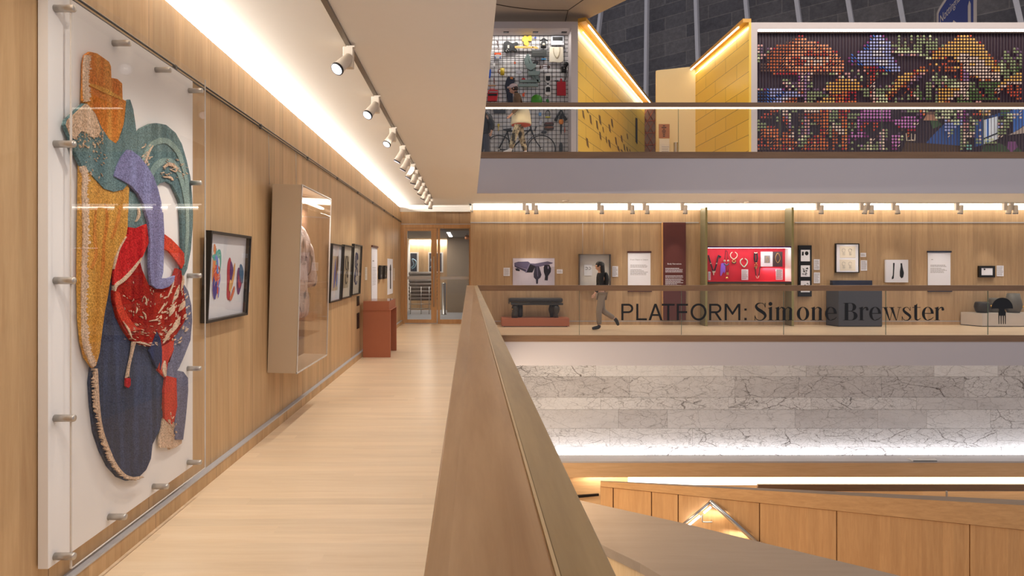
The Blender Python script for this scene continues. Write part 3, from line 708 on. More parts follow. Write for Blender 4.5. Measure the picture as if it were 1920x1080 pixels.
SH.append(('or2', 2, zA([(205,775),(250,800),(300,850),(350,900),(410,920),(470,900),(500,890),(515,920),(512,1000),(508,1080)])+zB([(508,20),(505,150),(495,210),(450,280),(420,350),(400,450),(380,580),(360,680),(340,820),(325,950),(302,1030),(285,1045),(240,980),(215,880),(202,750),(196,500),(198,300),(202,20)])))
SH.append(('or', 2, zA([(240,395),(222,370),(225,250),(228,130),(238,78),(268,58),(310,68),(385,120),(398,150),(401,222),(440,230),(470,258),(473,358),(502,372),(495,430),(470,540),(445,620),(425,645),(395,640),(350,590),(310,510),(270,440)])))
SH.append(('te', 3, zA([(240,388),(292,450),(332,540),(380,610),(425,640),(450,608),(480,500),(494,372),(515,360),(535,420),(550,520),(559,600),(553,720),(500,895),(470,930),(410,943),(350,925),(290,862),(240,805),(205,782),(160,690),(125,590),(97,520),(105,490),(170,430),(220,385)])))
SH.append(('cr', 3.6, zA([(238,392),(286,452),(312,520),(322,560),(300,600),(262,596),(225,566),(196,560),(170,590),(150,610),(125,588),(99,520),(107,490),(172,432),(220,389)])))
SH.append(('re', 2.5, zB([(510,155),(560,162),(625,135),(640,250),(600,340),(520,430),(480,478),(412,522),(412,440),(440,330),(488,222),(508,200)])))
SH.append(('lr', 2.5, zB([(730,193),(780,228),(822,268),(864,320),(868,380),(850,418),(812,360),(765,305),(728,290)])))
SH.append(('dr', 2, zB([(580,360),(600,430),(640,520),(690,548),(760,530),(800,480),(822,415),(850,430),(861,520),(870,600),(882,720),(860,770),(822,830),(772,880),(720,905),(660,913),(590,897),(530,872),(478,800),(440,720),(415,620),(412,560),(440,512),(500,462)])))
SH.append(('lr', 2.5, zB([(424,560),(450,570),(470,660),(510,730),(560,790),(600,800),(520,815),(470,760),(436,690),(420,620)])))
SH.append(('dr', 2.3, zB([(520,430),(580,380),(610,470),(640,530),(600,600),(520,620),(470,560),(490,480)])))
SH.append(('lr', 2, zB([(735,905),(805,862),(800,930),(775,1010)])+zC([(805,110),(765,200),(755,285),(820,300),(825,480),(800,600),(775,590),(745,560),(740,380),(752,300),(702,250),(715,180),(720,100)])))
SH.append(('cr', 1.6, zC([(738,555),(765,580),(800,592),(806,620),(792,740),(715,742),(710,700),(730,610)])))
SH.append(('pe', 4, zA([(490,677),(520,682),(570,720),(620,782),(662,850),(690,930),(710,1010),(716,1080)])+zB([(722,60),(729,200),(726,350),(722,440),(712,478),(755,478),(800,462),(790,500),(760,532),(720,546),(680,546),(645,520),(635,400),(638,250),(630,130),(604,40)])+zA([(598,1025),(560,955),(515,905),(470,880),(405,845),(420,790),(452,722)])))
SH.append(('dn', 2.6, zB([(690,815),(712,860),(722,930),(722,1010),(712,1060)])+zC([(716,110),(712,190),(690,240),(640,130),(664,70)])))
SH.append(('re', 2.6, zC([(492,300),(508,288),(520,305),(520,345),(507,362),(490,350)])))
# ribbons (key, layer, pts, widths in zoom px)
def rib(z, key, lay, pts, ws):
    L, Rr = stroke2d(pts, ws, 3); SH.append((key, lay, z(L+Rr[::-1])))
rib(zA, 'te2', 1.6, [(606,745),(650,660),(710,622),(770,628),(830,690),(865,780),(890,900),(900,1050)], [18,30,36,34,30,26,22,16])
rib(zA, 'te2', 1.6, [(660,840),(690,780),(745,748),(800,760),(840,830),(870,930),(885,1050)], [28,40,38,36,30,26,16])
rib(zA, 'cr', 2.1, [(740,790),(775,768),(820,790),(815,815),(780,800)], [10,22,14,10,4])
rib(zA, 'cr', 2.1, [(615,780),(640,700),(670,650)], [6,14,4])
rib(zA, 'cr', 2.1, [(735,850),(780,852),(800,872)], [6,14,6])
rib(zB, 'te2', 1.6, [(890,20),(893,150),(886,280),(872,400)], [18,22,18,8])
rib(zB, 'cr', 2.2, [(575,30),(580,80),(560,120)], [8,14,4])
rib(zB, 'cr', 3, [(418,560),(428,520),(470,490),(520,440),(560,390),(590,350)], [6,20,22,20,14,6])
rib(zB, 'cr', 3, [(412,420),(440,310),(470,250),(492,215)], [3,5,5,3])
rib(zC, 'cr', 2.8, [(545,70),(530,150),(512,230),(502,300)], [20,10,9,18])
for (p, q_, w_) in (((860,460),(845,560),16),((835,520),(790,640),22),((870,620),(830,690),30),((800,640),(770,720),28),((840,720),(780,830),30),((780,800),(730,890),22),((600,690),(620,740),10),((560,660),(556,700),8),
                    ((610,590),(624,650),7),((740,640),(700,700),9),((640,750),(700,745),8),((470,750),(530,860),12),((540,880),(650,905),12),((720,700),(760,690),10),((580,720),(600,735),8),((800,490),(760,600),9)):
    rib(zB, 'cr', 2.7, [p, ((p[0]+q_[0])/2+6, (p[1]+q_[1])/2-4), q_], [3, w_, 3])
rib(zC, 'cr', 2.7, [(742,190),(738,240),(745,290)], [6,26,10])
for (z, pts) in ((zA, [(205,785),(226,850),(222,950),(226,1078)]), (zB, [(222,20),(228,200),(222,400),(216,600),(222,800),(240,930),(285,1035)]), (zC, [(290,240),(292,330),(302,480),(324,620),(362,740),(410,845),(470,915),(530,938),(590,925)]), (zA, [(242,80),(236,140),(234,250),(236,375)])):
    ws = [26, 32, 30, 26, 30, 30, 26, 26, 10][:len(pts)]
    L, Rr = stroke2d(pts, ws, 20)
    rj = random.Random(4); q_ = []
    for i, p in enumerate(Rr if z is not zC else L):
        k = rj.random()-.45
        q_.append((p[0]+(rj.random()*15+1 if k > 0 else -6+rj.random()*4), p[1]-rj.random()*6))
    SH.append(('cr', 3.2, z((L if z is not zC else Rr)+q_[::-1]) if True else None))
# orange streaks
for z, pts in ((zA, [(320,110),(318,180),(330,270)]), (zA, [(300,330),(296,420)]), (zA, [(372,310),(374,420),(362,520)]), (zA, [(440,260),(450,330)]), (zA, [(480,420),(462,520),(440,600)])): rib(z, 'or', 2.5, pts, [14, 24, 10][:len(pts)] if len(pts) > 2 else [20, 12])
rib(zA, 'or2', 2.7, [(250,262),(300,280),(370,310),(465,358)], [10,26,30,12])
for pts in ([(360,10),(372,120),(350,260),(345,400),(330,520)], [(300,20),(292,200),(300,330),(270,420)], [(455,20),(440,120),(400,230)]): rib(zB, 'or', 2.5, pts, [10, 22, 18, 22, 6][:len(pts)])
def rug2(p): return WL(p[0], p[1], XB)
def flecks(n, seed, cen, rad, ang, lay, sz):
    r_ = random.Random(seed); m = MB()
    for _ in range(n):
        a, q = r_.random()*2*math.pi, r_.random()**.5; x = cen[0]+rad[0]*q*math.cos(a); y = cen[1]+rad[1]*q*math.sin(a)
        L_ = r_.uniform(*sz); th = R(ang+r_.uniform(-30, 30)); w_ = L_*r_.uniform(.18, .4); dx, dy = math.cos(th)*L_, math.sin(th)*L_
        d = .012+lay*.006+.003
        m.prism([rug2((x+p*dx-s2*w_*math.sin(th), y+p*dy+s2*w_*math.cos(th)))+Vector((d-.004, 0, 0)) for p, s2 in ((-.5, 0), (-.1, .5), (.5, .1), (.2, -.5))], (.006, 0, 0))
    return m
FL = [flecks(70, 1, (150, 252), (32, 26), 80, 3.4, (2, 8)), flecks(85, 2, (316, 590), (32, 60), 125, 2.3, (2, 9)), flecks(50, 3, (262, 628), (44, 22), 20, 2.3, (2, 8)), flecks(34, 4, (250, 560), (34, 34), 70, 2.3, (1.5, 5)), flecks(26, 5, (166, 300), (22, 40), 80, 3.4, (1.5, 5)), flecks(40, 6, (318, 318), (26, 22), 10, 1.9, (2, 7)), flecks(22, 7, (268, 285), (10, 30), 120, 1.9, (2, 6)), flecks(30, 8, (314, 800), (9, 26), 90, 2.2, (2, 7))]
rug = thing('tufted_rug', 'tall abstract tufted rug in orange, teal, periwinkle, red and navy on the white board', 'rug', (XB, 3.2, .5))
bb = {}
names = {'or': 'orange_pile', 'or2': 'ochre_pile', 'te': 'teal_pile', 'te2': 'pale_teal_pile', 'cr': 'cream_pile', 'pe': 'periwinkle_pile', 're': 'red_pile', 'dr': 'dark_red_pile', 'lr': 'coral_pile', 'na': 'navy_pile', 'dn': 'deep_navy_pile', 'gl': 'grey_lilac_pile'}
for i, (k, lay, pts) in enumerate(SH):
    d = .012+lay*.006+(i % 7)*.0003
    th = .014 if lay % 1 == 0 else .0075
    x0_ = max(.001, d-th)
    MB().prism([rug2(p)+Vector((x0_, 0, 0)) for p in pts], (d-x0_+.002, 0, 0)).build(names[k], RM[k], rug, bevel=.002 if k in ('or', 'or2', 'pe') else 0)

for m in FL: m.build('cream_flecks', RM['cr'], rug, kind='stuff')
# ================================================================ leaning frames on the left wall (local x = out of the wall, y = along, z = up)
def wall_thing(name, label, cat, Y0, z0, lean, group=None, X=-1.848):
    return thing(name, label, cat, (X, Y0, z0), (0, lean, 0), group)
def LB(): return MB()
def frame_local(t, wd, ht, dep=.045, bar=.018, fm=None, face=None, glassy=True):
    fm = fm or M['black']; face = face or M['paper']
    m = MB().box(0, dep, 0, bar, 0, ht).box(0, dep, wd-bar, wd, 0, ht).box(0, dep, bar, wd-bar, 0, bar).box(0, dep, bar, wd-bar, ht-bar, ht)
    m.build('frame', fm, t, local=True, bevel=.002)
    MB().box(.004, .012, bar, wd-bar, bar, ht-bar).build('mount', face, t, local=True)
    if glassy: MB().box(dep-.008, dep-.005, bar, wd-bar, bar, ht-bar).build('glazing', M['clear'], t, local=True)
# print of three rugs
t = wall_thing('framed_print', 'black framed print of three colourful rug shapes beside the large rug panel', 'picture', 4.28, 1.123, .05)
frame_local(t, .79, .64, .05, .02)
ys = [WL(p[0], p[1], XB) for k, l, pts in SH for p in pts]
ymin, zmin = min(p.y for p in ys), min(p.z for p in ys); zmax = max(p.z for p in ys)
sc = .40/(zmax-zmin)
VC = {'or': (226,120,40), 'or2': (232,132,44), 'te': (64,170,160), 'te2': (110,190,170), 'cr': (236,214,200), 'pe': (104,134,216), 're': (220,60,40), 'dr': (222,84,52), 'lr': (228,90,52), 'na': (56,52,150), 'dn': (60,60,160), 'gl': (110,120,210)}
m = MB()
for i, (k, lay, pts) in enumerate(SH):
    m.col = lin(VC[k]); x = .0125+lay*.0006
    m.prism([Vector((x, .11+(q.y-ymin)*sc*.72, .15+(q.z-zmin)*sc)) for q in (WL(p[0], p[1], XB) for p in pts)], (.001, 0, 0))
m.build('rug_shape', M['vcol'], t, local=True)
m = MB()
def blob(m, col, pts, x): 
    m.col = lin(col); m.prism([Vector((x, a, b_)) for a, b_ in catmull2(pts)], (.001, 0, 0))
def catmull2(pts): return [(p.x, p.y) for p in catmull([(a, b_, 0) for a, b_ in pts], 4, True)]
blob(m, (190,44,70), [(.44,.46),(.40,.40),(.41,.26),(.42,.16),(.47,.14),(.49,.24),(.48,.40)], .013)
blob(m, (90,40,120), [(.45,.40),(.47,.43),(.52,.36),(.50,.26),(.46,.30)], .0145)
blob(m, (224,160,90), [(.47,.24),(.50,.22),(.55,.34),(.54,.42),(.50,.30)], .0155)
blob(m, (214,110,80), [(.46,.15),(.50,.13),(.56,.20),(.55,.24),(.50,.18)], .0165)
blob(m, (232,180,120), [(.445,.22),(.48,.20),(.49,.27),(.455,.29)], .0172)
m.build('rug_shape', M['vcol'], t, local=True)
m = MB()
blob(m, (110,60,120), [(.62,.38),(.60,.30),(.62,.20),(.66,.17),(.71,.24),(.72,.30),(.68,.36)], .013)
blob(m, (60,110,150), [(.66,.41),(.65,.34),(.69,.28),(.73,.26),(.74,.34),(.71,.39)], .0145)
blob(m, (190,60,90), [(.63,.33),(.65,.28),(.69,.25),(.66,.22),(.63,.25)], .0155)
m.build('rug_shape', M['vcol'], t, local=True)
# its caption
def caption(label, Y0, z0, wd, ht, n, X=-1.849, group=None):
    t = thing('caption_card', label, 'label', (X, Y0, z0), group=group)
    MB().box(0, .004, 0, wd, 0, ht).build('card', M['cream_paper'], t, local=True)
    m = MB(); rr_ = random.Random(int(Y0*100))
    for i in range(n):
        z = ht-(i+1)*ht/(n+1.5); 
        if i in (n-3,): continue
        m.box(.004, .0046, wd*.12, wd*(.6+.28*rr_.random()), z-.002, z+.002)
    m.build('print', M['greyink'], t, local=True)
caption('cream caption card just right of the framed three-rug print', 5.13, 1.30, .115, .30, 12)

# ================================================================ fur coat case
Y0c, Y1c = 5.70, 6.91; zb, ztop = .545, 2.272; dep = .27
t = wall_thing('coat_display_case', 'tall beige-sided wall case with a clear front holding the fur coat', 'display case', Y0c, zb, .028, X=-1.846)
H = ztop-zb; W_ = Y1c-Y0c
MB().box(0, dep, 0, .018, 0, H).build('end_panel', M['beige'], t, local=True, bevel=.002)
MB().box(.0, .012, .018, W_, 0, H).build('back_panel', wood('case_back', (150,116,90), (132,100,76), 'Z', None, rough=.6), t, local=True)
MB().box(0, dep, .018, W_, 0, .012).box(0, dep, .018, W_, H-.012, H).build('top_and_base', M['beige'], t, local=True)
MB().box(dep-.006, dep, .02, W_, .0, H).build('front_sheet', glass('case_front', (.93,.89,.86), 1.3), t, local=True)
MB().box(.0, dep-.006, W_-.006, W_, .012, H-.012).build('far_sheet', M['acrylic'], t, local=True)
m = MB().box(dep-.008, dep+.002, W_-.01, W_+.002, 0, H).box(dep-.008, dep+.002, 0, W_, -.004, .010).box(dep-.004, dep+.003, .0, .014, 0, H).box(dep-.008, dep+.002, 0, W_, H-.006, H+.004)
m.build('clear_edge', M['acrylic_edge'], t, local=True)
m = MB()
for i in range(9): m.lathe((dep, .007, .1+i*.19), [(.005, 0), (.005, .004), (.001, .005)], 8, 'X')
for i in range(8): m.lathe((dep+.002, .1+i*.14, .004), [(.005, 0), (.003, .003)], 8, 'X')
m.build('screw', M['steel'], t, local=True)
MB().box(dep-.10, dep-.07, .05, W_-.04, H-.12, H-.10).build('led_bar', M['led_warm'], t, local=True)
area('case_lamp', (-1.66, 6.3, 2.12), (0, R(12), 0), .04, 1.0, 13, (1, .95, .9))
# hanging wires
m = MB().tube([(-1.835, 5.73, 2.27), (-1.835, 5.70, 2.74)], .0025, 5); top(m, 'hanging_wire', M['steel'], 'left hanging wire between picture rail and coat case', 'wire', 'coat case wires')
m = MB().tube([(-1.835, 6.62, 2.27), (-1.835, 6.60, 2.74)], .0025, 5); top(m, 'hanging_wire', M['steel'], 'right hanging wire between picture rail and coat case', 'wire', 'coat case wires')
# fur coat
def fur():
    m, nt, b = new_mat('pale_fur'); L = nt.links.new
    tc = N(nt, 'ShaderNodeTexCoord')
    n1 = N(nt, 'ShaderNodeTexNoise', i_Scale=9.0, i_Detail=4.0, i_Distortion=1.2); L(tc.outputs['Object'], n1.inputs['Vector'])
    cr = N(nt, 'ShaderNodeMix', data_type='RGBA'); cr.inputs[6].default_value = (*lin((244,230,224)), 1); cr.inputs[7].default_value = (*lin((214,188,176)), 1)
    mr = N(nt, 'ShaderNodeMapRange'); mr.inputs[1].default_value = .4; mr.inputs[2].default_value = .65; L(n1.outputs['Fac'], mr.inputs[0]); L(mr.outputs[0], cr.inputs[0])
    wv = N(nt, 'ShaderNodeTexWave', i_Scale=2.2, i_Distortion=14.0, i_Detail=2.0); wv.inputs['Detail Scale'].default_value = 1.2; L(tc.outputs['Object'], wv.inputs['Vector'])
    mg = N(nt, 'ShaderNodeMapRange'); mg.inputs[1].default_value = .0; mg.inputs[2].default_value = .09; mg.inputs[3].default_value = .85; mg.inputs[4].default_value = 0; L(wv.outputs['Fac'], mg.inputs[0])
    m2 = N(nt, 'ShaderNodeMix', data_type='RGBA'); m2.inputs[7].default_value = (*lin((92,84,92)), 1); L(mg.outputs[0], m2.inputs[0]); L(cr.outputs[2], m2.inputs[6])
    L(m2.outputs[2], b.inputs['Base Color']); b.inputs['Roughness'].default_value = .9; b.inputs['Sheen Weight'].default_value = .5
    n2 = N(nt, 'ShaderNodeTexNoise', i_Scale=90.0, i_Detail=3.0); L(tc.outputs['Object'], n2.inputs['Vector'])
    bp = N(nt, 'ShaderNodeBump', i_Strength=.7, i_Distance=.01); L(n2.outputs['Fac'], bp.inputs['Height']); L(bp.outputs[0], b.inputs['Normal'])
    return m
FUR = fur()
def soft(mb, name, mat, par, sub=1, disp=.02, size=.12):
    o = mb.build(name, mat, par)
    for p in o.data.polygons: p.use_smooth = True
    if sub:
        s_ = o.modifiers.new('sub', 'SUBSURF'); s_.levels = sub; s_.render_levels = sub
    if disp:
        tx = bpy.data.textures.new('clouds', 'CLOUDS'); tx.noise_scale = size
        d_ = o.modifiers.new('disp', 'DISPLACE'); d_.texture = tx; d_.strength = disp; d_.mid_level = .5; d_.texture_coords = 'GLOBAL'
    return o
cxw, cyw = -1.712, 6.12
t = thing('fur_coat', 'pale fur coat with grey swirl marks hanging inside the beige wall case', 'coat', (cxw, cyw, 1.0))
def ovals(prof, n=20, ruffle=0):
    m = MB(); vs = []
    for (z, ry, rx, dy) in prof:
        for k in range(n):
            a = 2*math.pi*k/n; f = 1+ruffle*math.sin(a*6)*(1 if z < 1.5 else 0)
            vs.append((cxw+rx*math.cos(a)*f, cyw+dy+ry*math.sin(a)*f, z))
    fs = []
    for i in range(len(prof)-1):
        for k in range(n): fs.append((i*n+k, (i*n+(k+1) % n), (i+1)*n+(k+1) % n, (i+1)*n+k))
    fs += [tuple(reversed(range(n))), tuple(range((len(prof)-1)*n, len(prof)*n))]
    m.add(vs, fs); return m
soft(ovals([(1.01,.32,.085,.03),(1.05,.39,.10,.03),(1.2,.37,.10,.02),(1.4,.31,.095,.01),(1.55,.25,.09,0),(1.68,.24,.09,0),(1.78,.23,.085,0),(1.84,.15,.07,0),(1.87,.09,.06,0)], ruffle=.05), 'body', FUR, t, 1, .035)
for s_ in (-1, 1):
    pts = [(cxw+.02, cyw+s_*.20, 1.77), (cxw+.03, cyw+s_*.30, 1.66), (cxw+.045, cyw+s_*.34, 1.48), (cxw+.05, cyw+s_*.33, 1.30)]
    soft(MB().tube(catmull(pts, 3), [.06,.075,.085,.085,.085,.08,.08,.085,.09,.08], 10), 'sleeve', FUR, t, 1, .03)
soft(MB().tube(catmull([(cxw+.05, cyw-.10, 1.60), (cxw+.08, cyw-.12, 1.75), (cxw+.03, cyw-.06, 1.88), (cxw-.02, cyw, 1.90), (cxw+.03, cyw+.06, 1.88), (cxw+.08, cyw+.12, 1.75), (cxw+.05, cyw+.10, 1.60)], 3), .05, 8), 'collar', FUR, t, 1, .02)
# caption inside / beside the coat
caption('small white caption card on the wall seen through the coat case', 6.52, 1.44, .12, .16, 5, X=-1.845)

# ================================================================ three framed drawings
specs = [(8.10, .72, 1.05, .775, 'leftmost'), (8.86, .70, 1.06, .78, 'middle'), (9.62, .72, 1.08, .80, 'rightmost')]
lab = ['black framed collage with blue and brown shapes, nearest of the three tall frames', 'black framed sketch on brown paper, middle of the three tall frames', 'black framed drawing with blue loops, farthest of the three tall frames']
for i, (y0, wd, z0, ht, nm) in enumerate(specs):
    t = wall_thing('framed_drawing', lab[i], 'picture', y0, z0, .045, 'tall framed drawings on the left wall')
    frame_local(t, wd, ht, .045, .018, face=M['cream_paper'] if i else M['paper'])
    m = MB(); rr_ = random.Random(20+i)
    if i < 2: m.col = lin((214,196,170) if i == 0 else (178,160,132)); m.box(.0125, .015, .18, wd-.17, .15, ht-.16)
    if i == 0:
        blob(m, (50,80,190), [(.28,.22),(.33,.2),(.36,.4),(.34,.58),(.30,.5)], .016); blob(m, (110,70,50), [(.38,.3),(.43,.28),(.45,.5),(.42,.62),(.39,.45)], .0165); blob(m, (120,150,220), [(.42,.2),(.50,.25),(.48,.4),(.44,.35)], .017); blob(m, (40,40,90), [(.46,.42),(.5,.45),(.49,.62),(.46,.6)], .0175)
    m.build('artwork', M['vcol'], t, local=True)
    if i == 0: continue
    m = MB()
    for (cy, cz, ry, rz) in ([(.33,.52,.08,.1),(.36,.30,.07,.09),(.44,.42,.05,.12)] if i == 1 else [(.33,.55,.07,.12),(.40,.30,.09,.14),(.42,.56,.05,.10),(.30,.28,.05,.08)]):
        m.tube([(.018, cy+ry*math.cos(R(a)), cz+rz*math.sin(R(a))) for a in range(0, 330, 20)], .006 if i == 1 else .008, 5)
    m.build('ink_loops', plain('blue_ink', (50,60,110), .6) if i == 2 else plain('brown_ink', (60,50,48), .6), t, local=True)
caption('white caption card between the three tall frames and the title banner', 11.05, 1.29, .22, .23, 7)
t = thing('text_banner', 'white wall banner with maroon top rail behind the terracotta table', 'banner', (-1.846, 11.75, .85))
MB().box(0, .006, 0, .72, 0, 1.06).build('sheet', M['paper'], t, local=True)
MB().box(0, .03, -.01, .73, 1.05, 1.085).build('top_rail', plain('maroon_rail', (88,42,34), .4), t, local=True)
MB().box(0, .03, -.01, .73, -.03, .005).build('bottom_rail', plain('maroon_rail', (88,42,34), .4), t, local=True)
m = MB()
for i in range(12): m.box(.006, .0066, .1, .1+.5*(.8+.2*random.random()), .66-i*.03, .667-i*.03)
m.box(.006, .0066, .12, .30, .78, .80)
m.build('print', M['greyink'], t, local=True)
for i, (y0, lb) in enumerate(((12.62, 'small black framed photograph, nearer of the pair past the banner'), (13.25, 'small black framed photograph, farther of the pair past the banner'))):
    t = wall_thing('framed_photograph', lb, 'picture', y0, 1.28, .05, 'pair of small black frames')
    frame_local(t, .34, .28, .05, .03)
    MB().box(.013, .016, .09, .25, .07, .21).build('photo', plain('grey_photo', (120,118,116), .5), t, local=True)
t = thing('figure_print', 'pale print of a dark comb-like figure near the corridor end', 'picture', (-1.848, 14.05, .9))
MB().box(0, .008, 0, .95, 0, .82).build('sheet', M['paper'], t, local=True)
m = MB(); m.col = lin((64,60,66)); m.prism([(.0085, .34, .56), (.0085, .40, .66), (.0085, .5, .70), (.0085, .60, .66), (.0085, .66, .56), (.0085, .60, .54), (.0085, .60, .12), (.0085, .40, .12), (.0085, .40, .54)], (.001, 0, 0)); m.build('figure', M['vcol'], t, local=True)
caption('white caption card beyond the dark figure print at corridor end', 15.2, 1.2, .2, .3, 7)
# small socket slots in the wall behind the table
t = thing('wall_recess', 'two dark open niches low on the left wall behind the terracotta table', 'niche', (-1.85, 10.2, .3))
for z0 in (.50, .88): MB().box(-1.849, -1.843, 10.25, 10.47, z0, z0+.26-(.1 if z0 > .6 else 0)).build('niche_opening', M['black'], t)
# ================================================================ terracotta table
x0, x1 = -1.79, -1.33
t = thing('display_table', 'terracotta table-top display case with slab legs against the left wall', 'display case', ((x0+x1)/2, 10.95, 0))
MB().box(x0, x1, 10.5, 10.56, 0, .79).build('side_panel', M['terracotta'], t, bevel=.003)
MB().box(x0, x1, 11.36, 11.42, 0, .79).build('side_panel', M['terracotta'], t, bevel=.003)
MB().box(x0, x1+.005, 10.49, 11.43, .79, .80).build('table_top', M['terracotta'], t, bevel=.002)
MB().box(x0+.005, x1-.02, 10.5, 10.515, .80, .945).box(x0+.005, x1-.02, 11.39, 11.405, .80, .945).box(x1-.035, x1-.02, 10.516, 11.389, .80, .944).box(x0+.005, x0+.02, 10.516, 11.389, .80, .944).build('tray_wall', M['terracotta'], t)
MB().box(x0+.005, x1-.02, 10.5, 11.405, .945, .951).build('glass_lid', M['clear'], t)
MB().box(x0+.1, x1-.15, 10.65, 10.95, .80, .812).box(x0+.1, x1-.15, 11.05, 11.3, .80, .815).build('book', M['paper'], t)
MB().box(x0+.02, x1-.02, 10.56, 11.36, .0, .02).build('foot', M['rail_wood_x'], t) if False else None

# ================================================================ track and spotlights
XT = -.9
t = MB().box(XT-.017, XT+.017, 3.2, 15.1, CEIL-.022, CEIL-.0005)
top(t, 'lighting_track', plain('track_metal', (120,110,98), .4, .4), 'thin metal lighting track running along the walkway ceiling', 'track')
ysp = [4.65, 5.99, 7.34, 8.41, 9.1, 9.9, 10.5, 11.3, 12.1, 12.9, 13.9, 14.85]
ordn = ['nearest', 'second', 'third', 'fourth', 'fifth', 'sixth', 'seventh', 'eighth', 'ninth', 'tenth', 'eleventh', 'farthest']
def track_spot(x, y, z, tgt, label, group, s=1.0, dx=0):
    """box adaptor against the track and a cylinder head aimed at tgt"""
    t = thing('track_spotlight', label, 'spotlight', (x, y, z), group=group)
    d = (Vector(tgt)-Vector((x, y, z-.1))).normalized()
    m = MB().box(x-.037*s, x+.037*s, y-.03*s, y+.03*s, z-.165*s, z-.012*s).box(x-.012*s, x+.05*s, y-.02*s, y+.02*s, z-.014*s, z)
    m.build('adaptor', M['lamp_white'], t, bevel=.004)
    c = Vector((x, y, z-.13*s))-Vector((0, .0, 0))+Vector((-.018*s+dx, -.045*s, 0)); a = c-d*.06*s; e = c+d*.10*s
    MB().tube([a-d*.01*s, a, e-d*.06*s, e], [.024*s, .036*s, .042*s, .048*s], 16).build('lamp_head', M['lamp_white'], t)
    MB().tube([e, e+d*.014*s], [.050*s, .050*s], 16).build('lamp_ring', M['black'], t)
    MB().tube([e+d*.0145*s, e+d*.016*s], [.043*s, .043*s], 16).build('lens', M['led_lens'], t)
    return e+d*.03*s
tg = [(-1.8, 3.3, 1.5), (-1.8, 4.7, 1.35), (-1.7, 6.3, 1.4), (-1.8, 8.4, 1.4), (-1.8, 9.2, 1.4), (-1.8, 9.98, 1.4), (-1.5, 11, .9), (-1.8, 12.1, 1.2), (-1.8, 12.8, 1.4), (-1.8, 13.4, 1.4), (-1.8, 14.5, 1.3), (-1.2, 15.6, .2)]
for i, y in enumerate(ysp):
    e = track_spot(XT, y, CEIL-.02, tg[i], ('white track spotlight on the walkway ceiling, %s from the camera' % ordn[i]), 'spotlights on the walkway track')
    spot(e, tg[i], 40 if i < 3 else 26, 58, .9)
# spots out of frame nearer the camera, on the same track
for y, tz in ((.4, (-1.8, .6, 1.2)), (2.0, (-1.8, 2.9, 1.6)), (3.0, (-1.8, 3.6, .8))):
    spot((XT, y, 3.05), tz, 36, 70, .9)
for y in (1.5, 4.2, 7.0, 9.8, 12.6): spot((XT, y, 3.10), (XT+.1, y+.2, 0), 78, 125, 1.0)  # added downward fill for floor and bounce, no fittings of their own
# ================================================================ far gallery, hung things (all face the camera, -Y)
Y1 = 16.54
def board(name, label, cat, u0, u1, v0, v1, mat, d=.02, part='panel', group=None, Y=Y1):
    t = thing(name, label, cat, (PX((u0+u1)/2, Y), Y, PZ(v1, Y)), group=group)
    MB().box(PX(u0, Y-d), PX(u1, Y-d), Y-d, Y, PZ(v1, Y-d), PZ(v0, Y-d)).build(part, mat, t)
    return t
def frontframe(t, u0, u1, v0, v1, Y, d, bar, fm, face):
    a, b, c, e = PX(u0, Y-d), PX(u1, Y-d), PZ(v1, Y-d), PZ(v0, Y-d)
    MB().box(a, a+bar, Y-d, Y, c, e).box(b-bar, b, Y-d, Y, c, e).box(a+bar, b-bar, Y-d, Y, c, c+bar).box(a+bar, b-bar, Y-d, Y, e-bar, e).build('frame', fm, t, bevel=.002)
    MB().box(a+bar, b-bar, Y-d+.014, Y-.002, c+bar, e-bar).build('mount', face, t)
def cap(label, u0, u1, v0, v1, n=8):
    t = board('caption_card', label, 'label', u0, u1, v0, v1, M['paper'], .006, 'card')
    m = MB(); y = Y1-.006
    textlines(m, PX(u0+1, y), PX(u1-1, y), PZ(v0+1.5, y), PZ(v1-1.5, y), n, y)
    m.build('print', M['greyink'], t); return t
cap('cream caption card left of the lounger photograph', 944, 956, 502, 517.5)
cap('small cream caption card right of the lounger photograph', 1044, 1055, 505, 513, 4)
cap('tall white caption card right of the grey framed case', 1148, 1159, 499, 519, 9)
cap('upper white caption card beside the tall black triple frame', 1526, 1537, 486, 506)
cap('lower white caption card beside the tall black triple frame', 1526, 1537.5, 511, 531)
cap('upper small white caption card right of the framed sketches', 1613.5, 1624, 474, 481.8, 4)
cap('lower white caption card right of the framed sketches', 1614, 1626, 488, 507.5)
cap('white caption card right of the small thick black frame', 1869, 1882, 498, 518)
# lounger photograph
u0, u1, v0, v1 = 961.5, 1040, 484, 537
t = board('lounger_photograph', 'large unframed photograph of a dark sculptural lounger on the timber wall', 'picture', u0, u1, v0, v1, plain('photo_ground', (196,186,196), .6, noise=.10, nscale=5), .03, 'print')
def z7(pts): return [(920+x/6, 460+y/6) for x, y in pts]
m = MB(); YP = Y1-.031
def flat(m, col, pts, y, d=.002): m.col = lin(col); m.prism([P(a, b, y) for a, b in pts], (0, d, 0))
flat(m, (222,214,226), [(962,485),(1039.5,485),(1039.5,500),(962,500)], YP-.0005, .001)
flat(m, (96,88,116), z7([(265,198),(310,184),(420,182),(445,200),(405,270),(270,228)]), YP-.001)
flat(m, (64,58,80), z7([(265,200),(270,228),(400,272),(395,300),(268,240)]), YP-.002)
flat(m, (36,34,42), z7([(275,262),(300,256),(330,275),(325,292),(285,285)]), YP-.001)
flat(m, (32,30,38), z7([(440,205),(508,228),(470,305),(398,306)]), YP-.002)
flat(m, (120,112,140), z7([(436,200),(446,206),(400,310),(388,306)]), YP-.003)
flat(m, (104,96,122), z7([(430,202),(500,206),(640,180),(702,196),(690,206),(560,240),(505,235),(448,212)]), YP-.003)
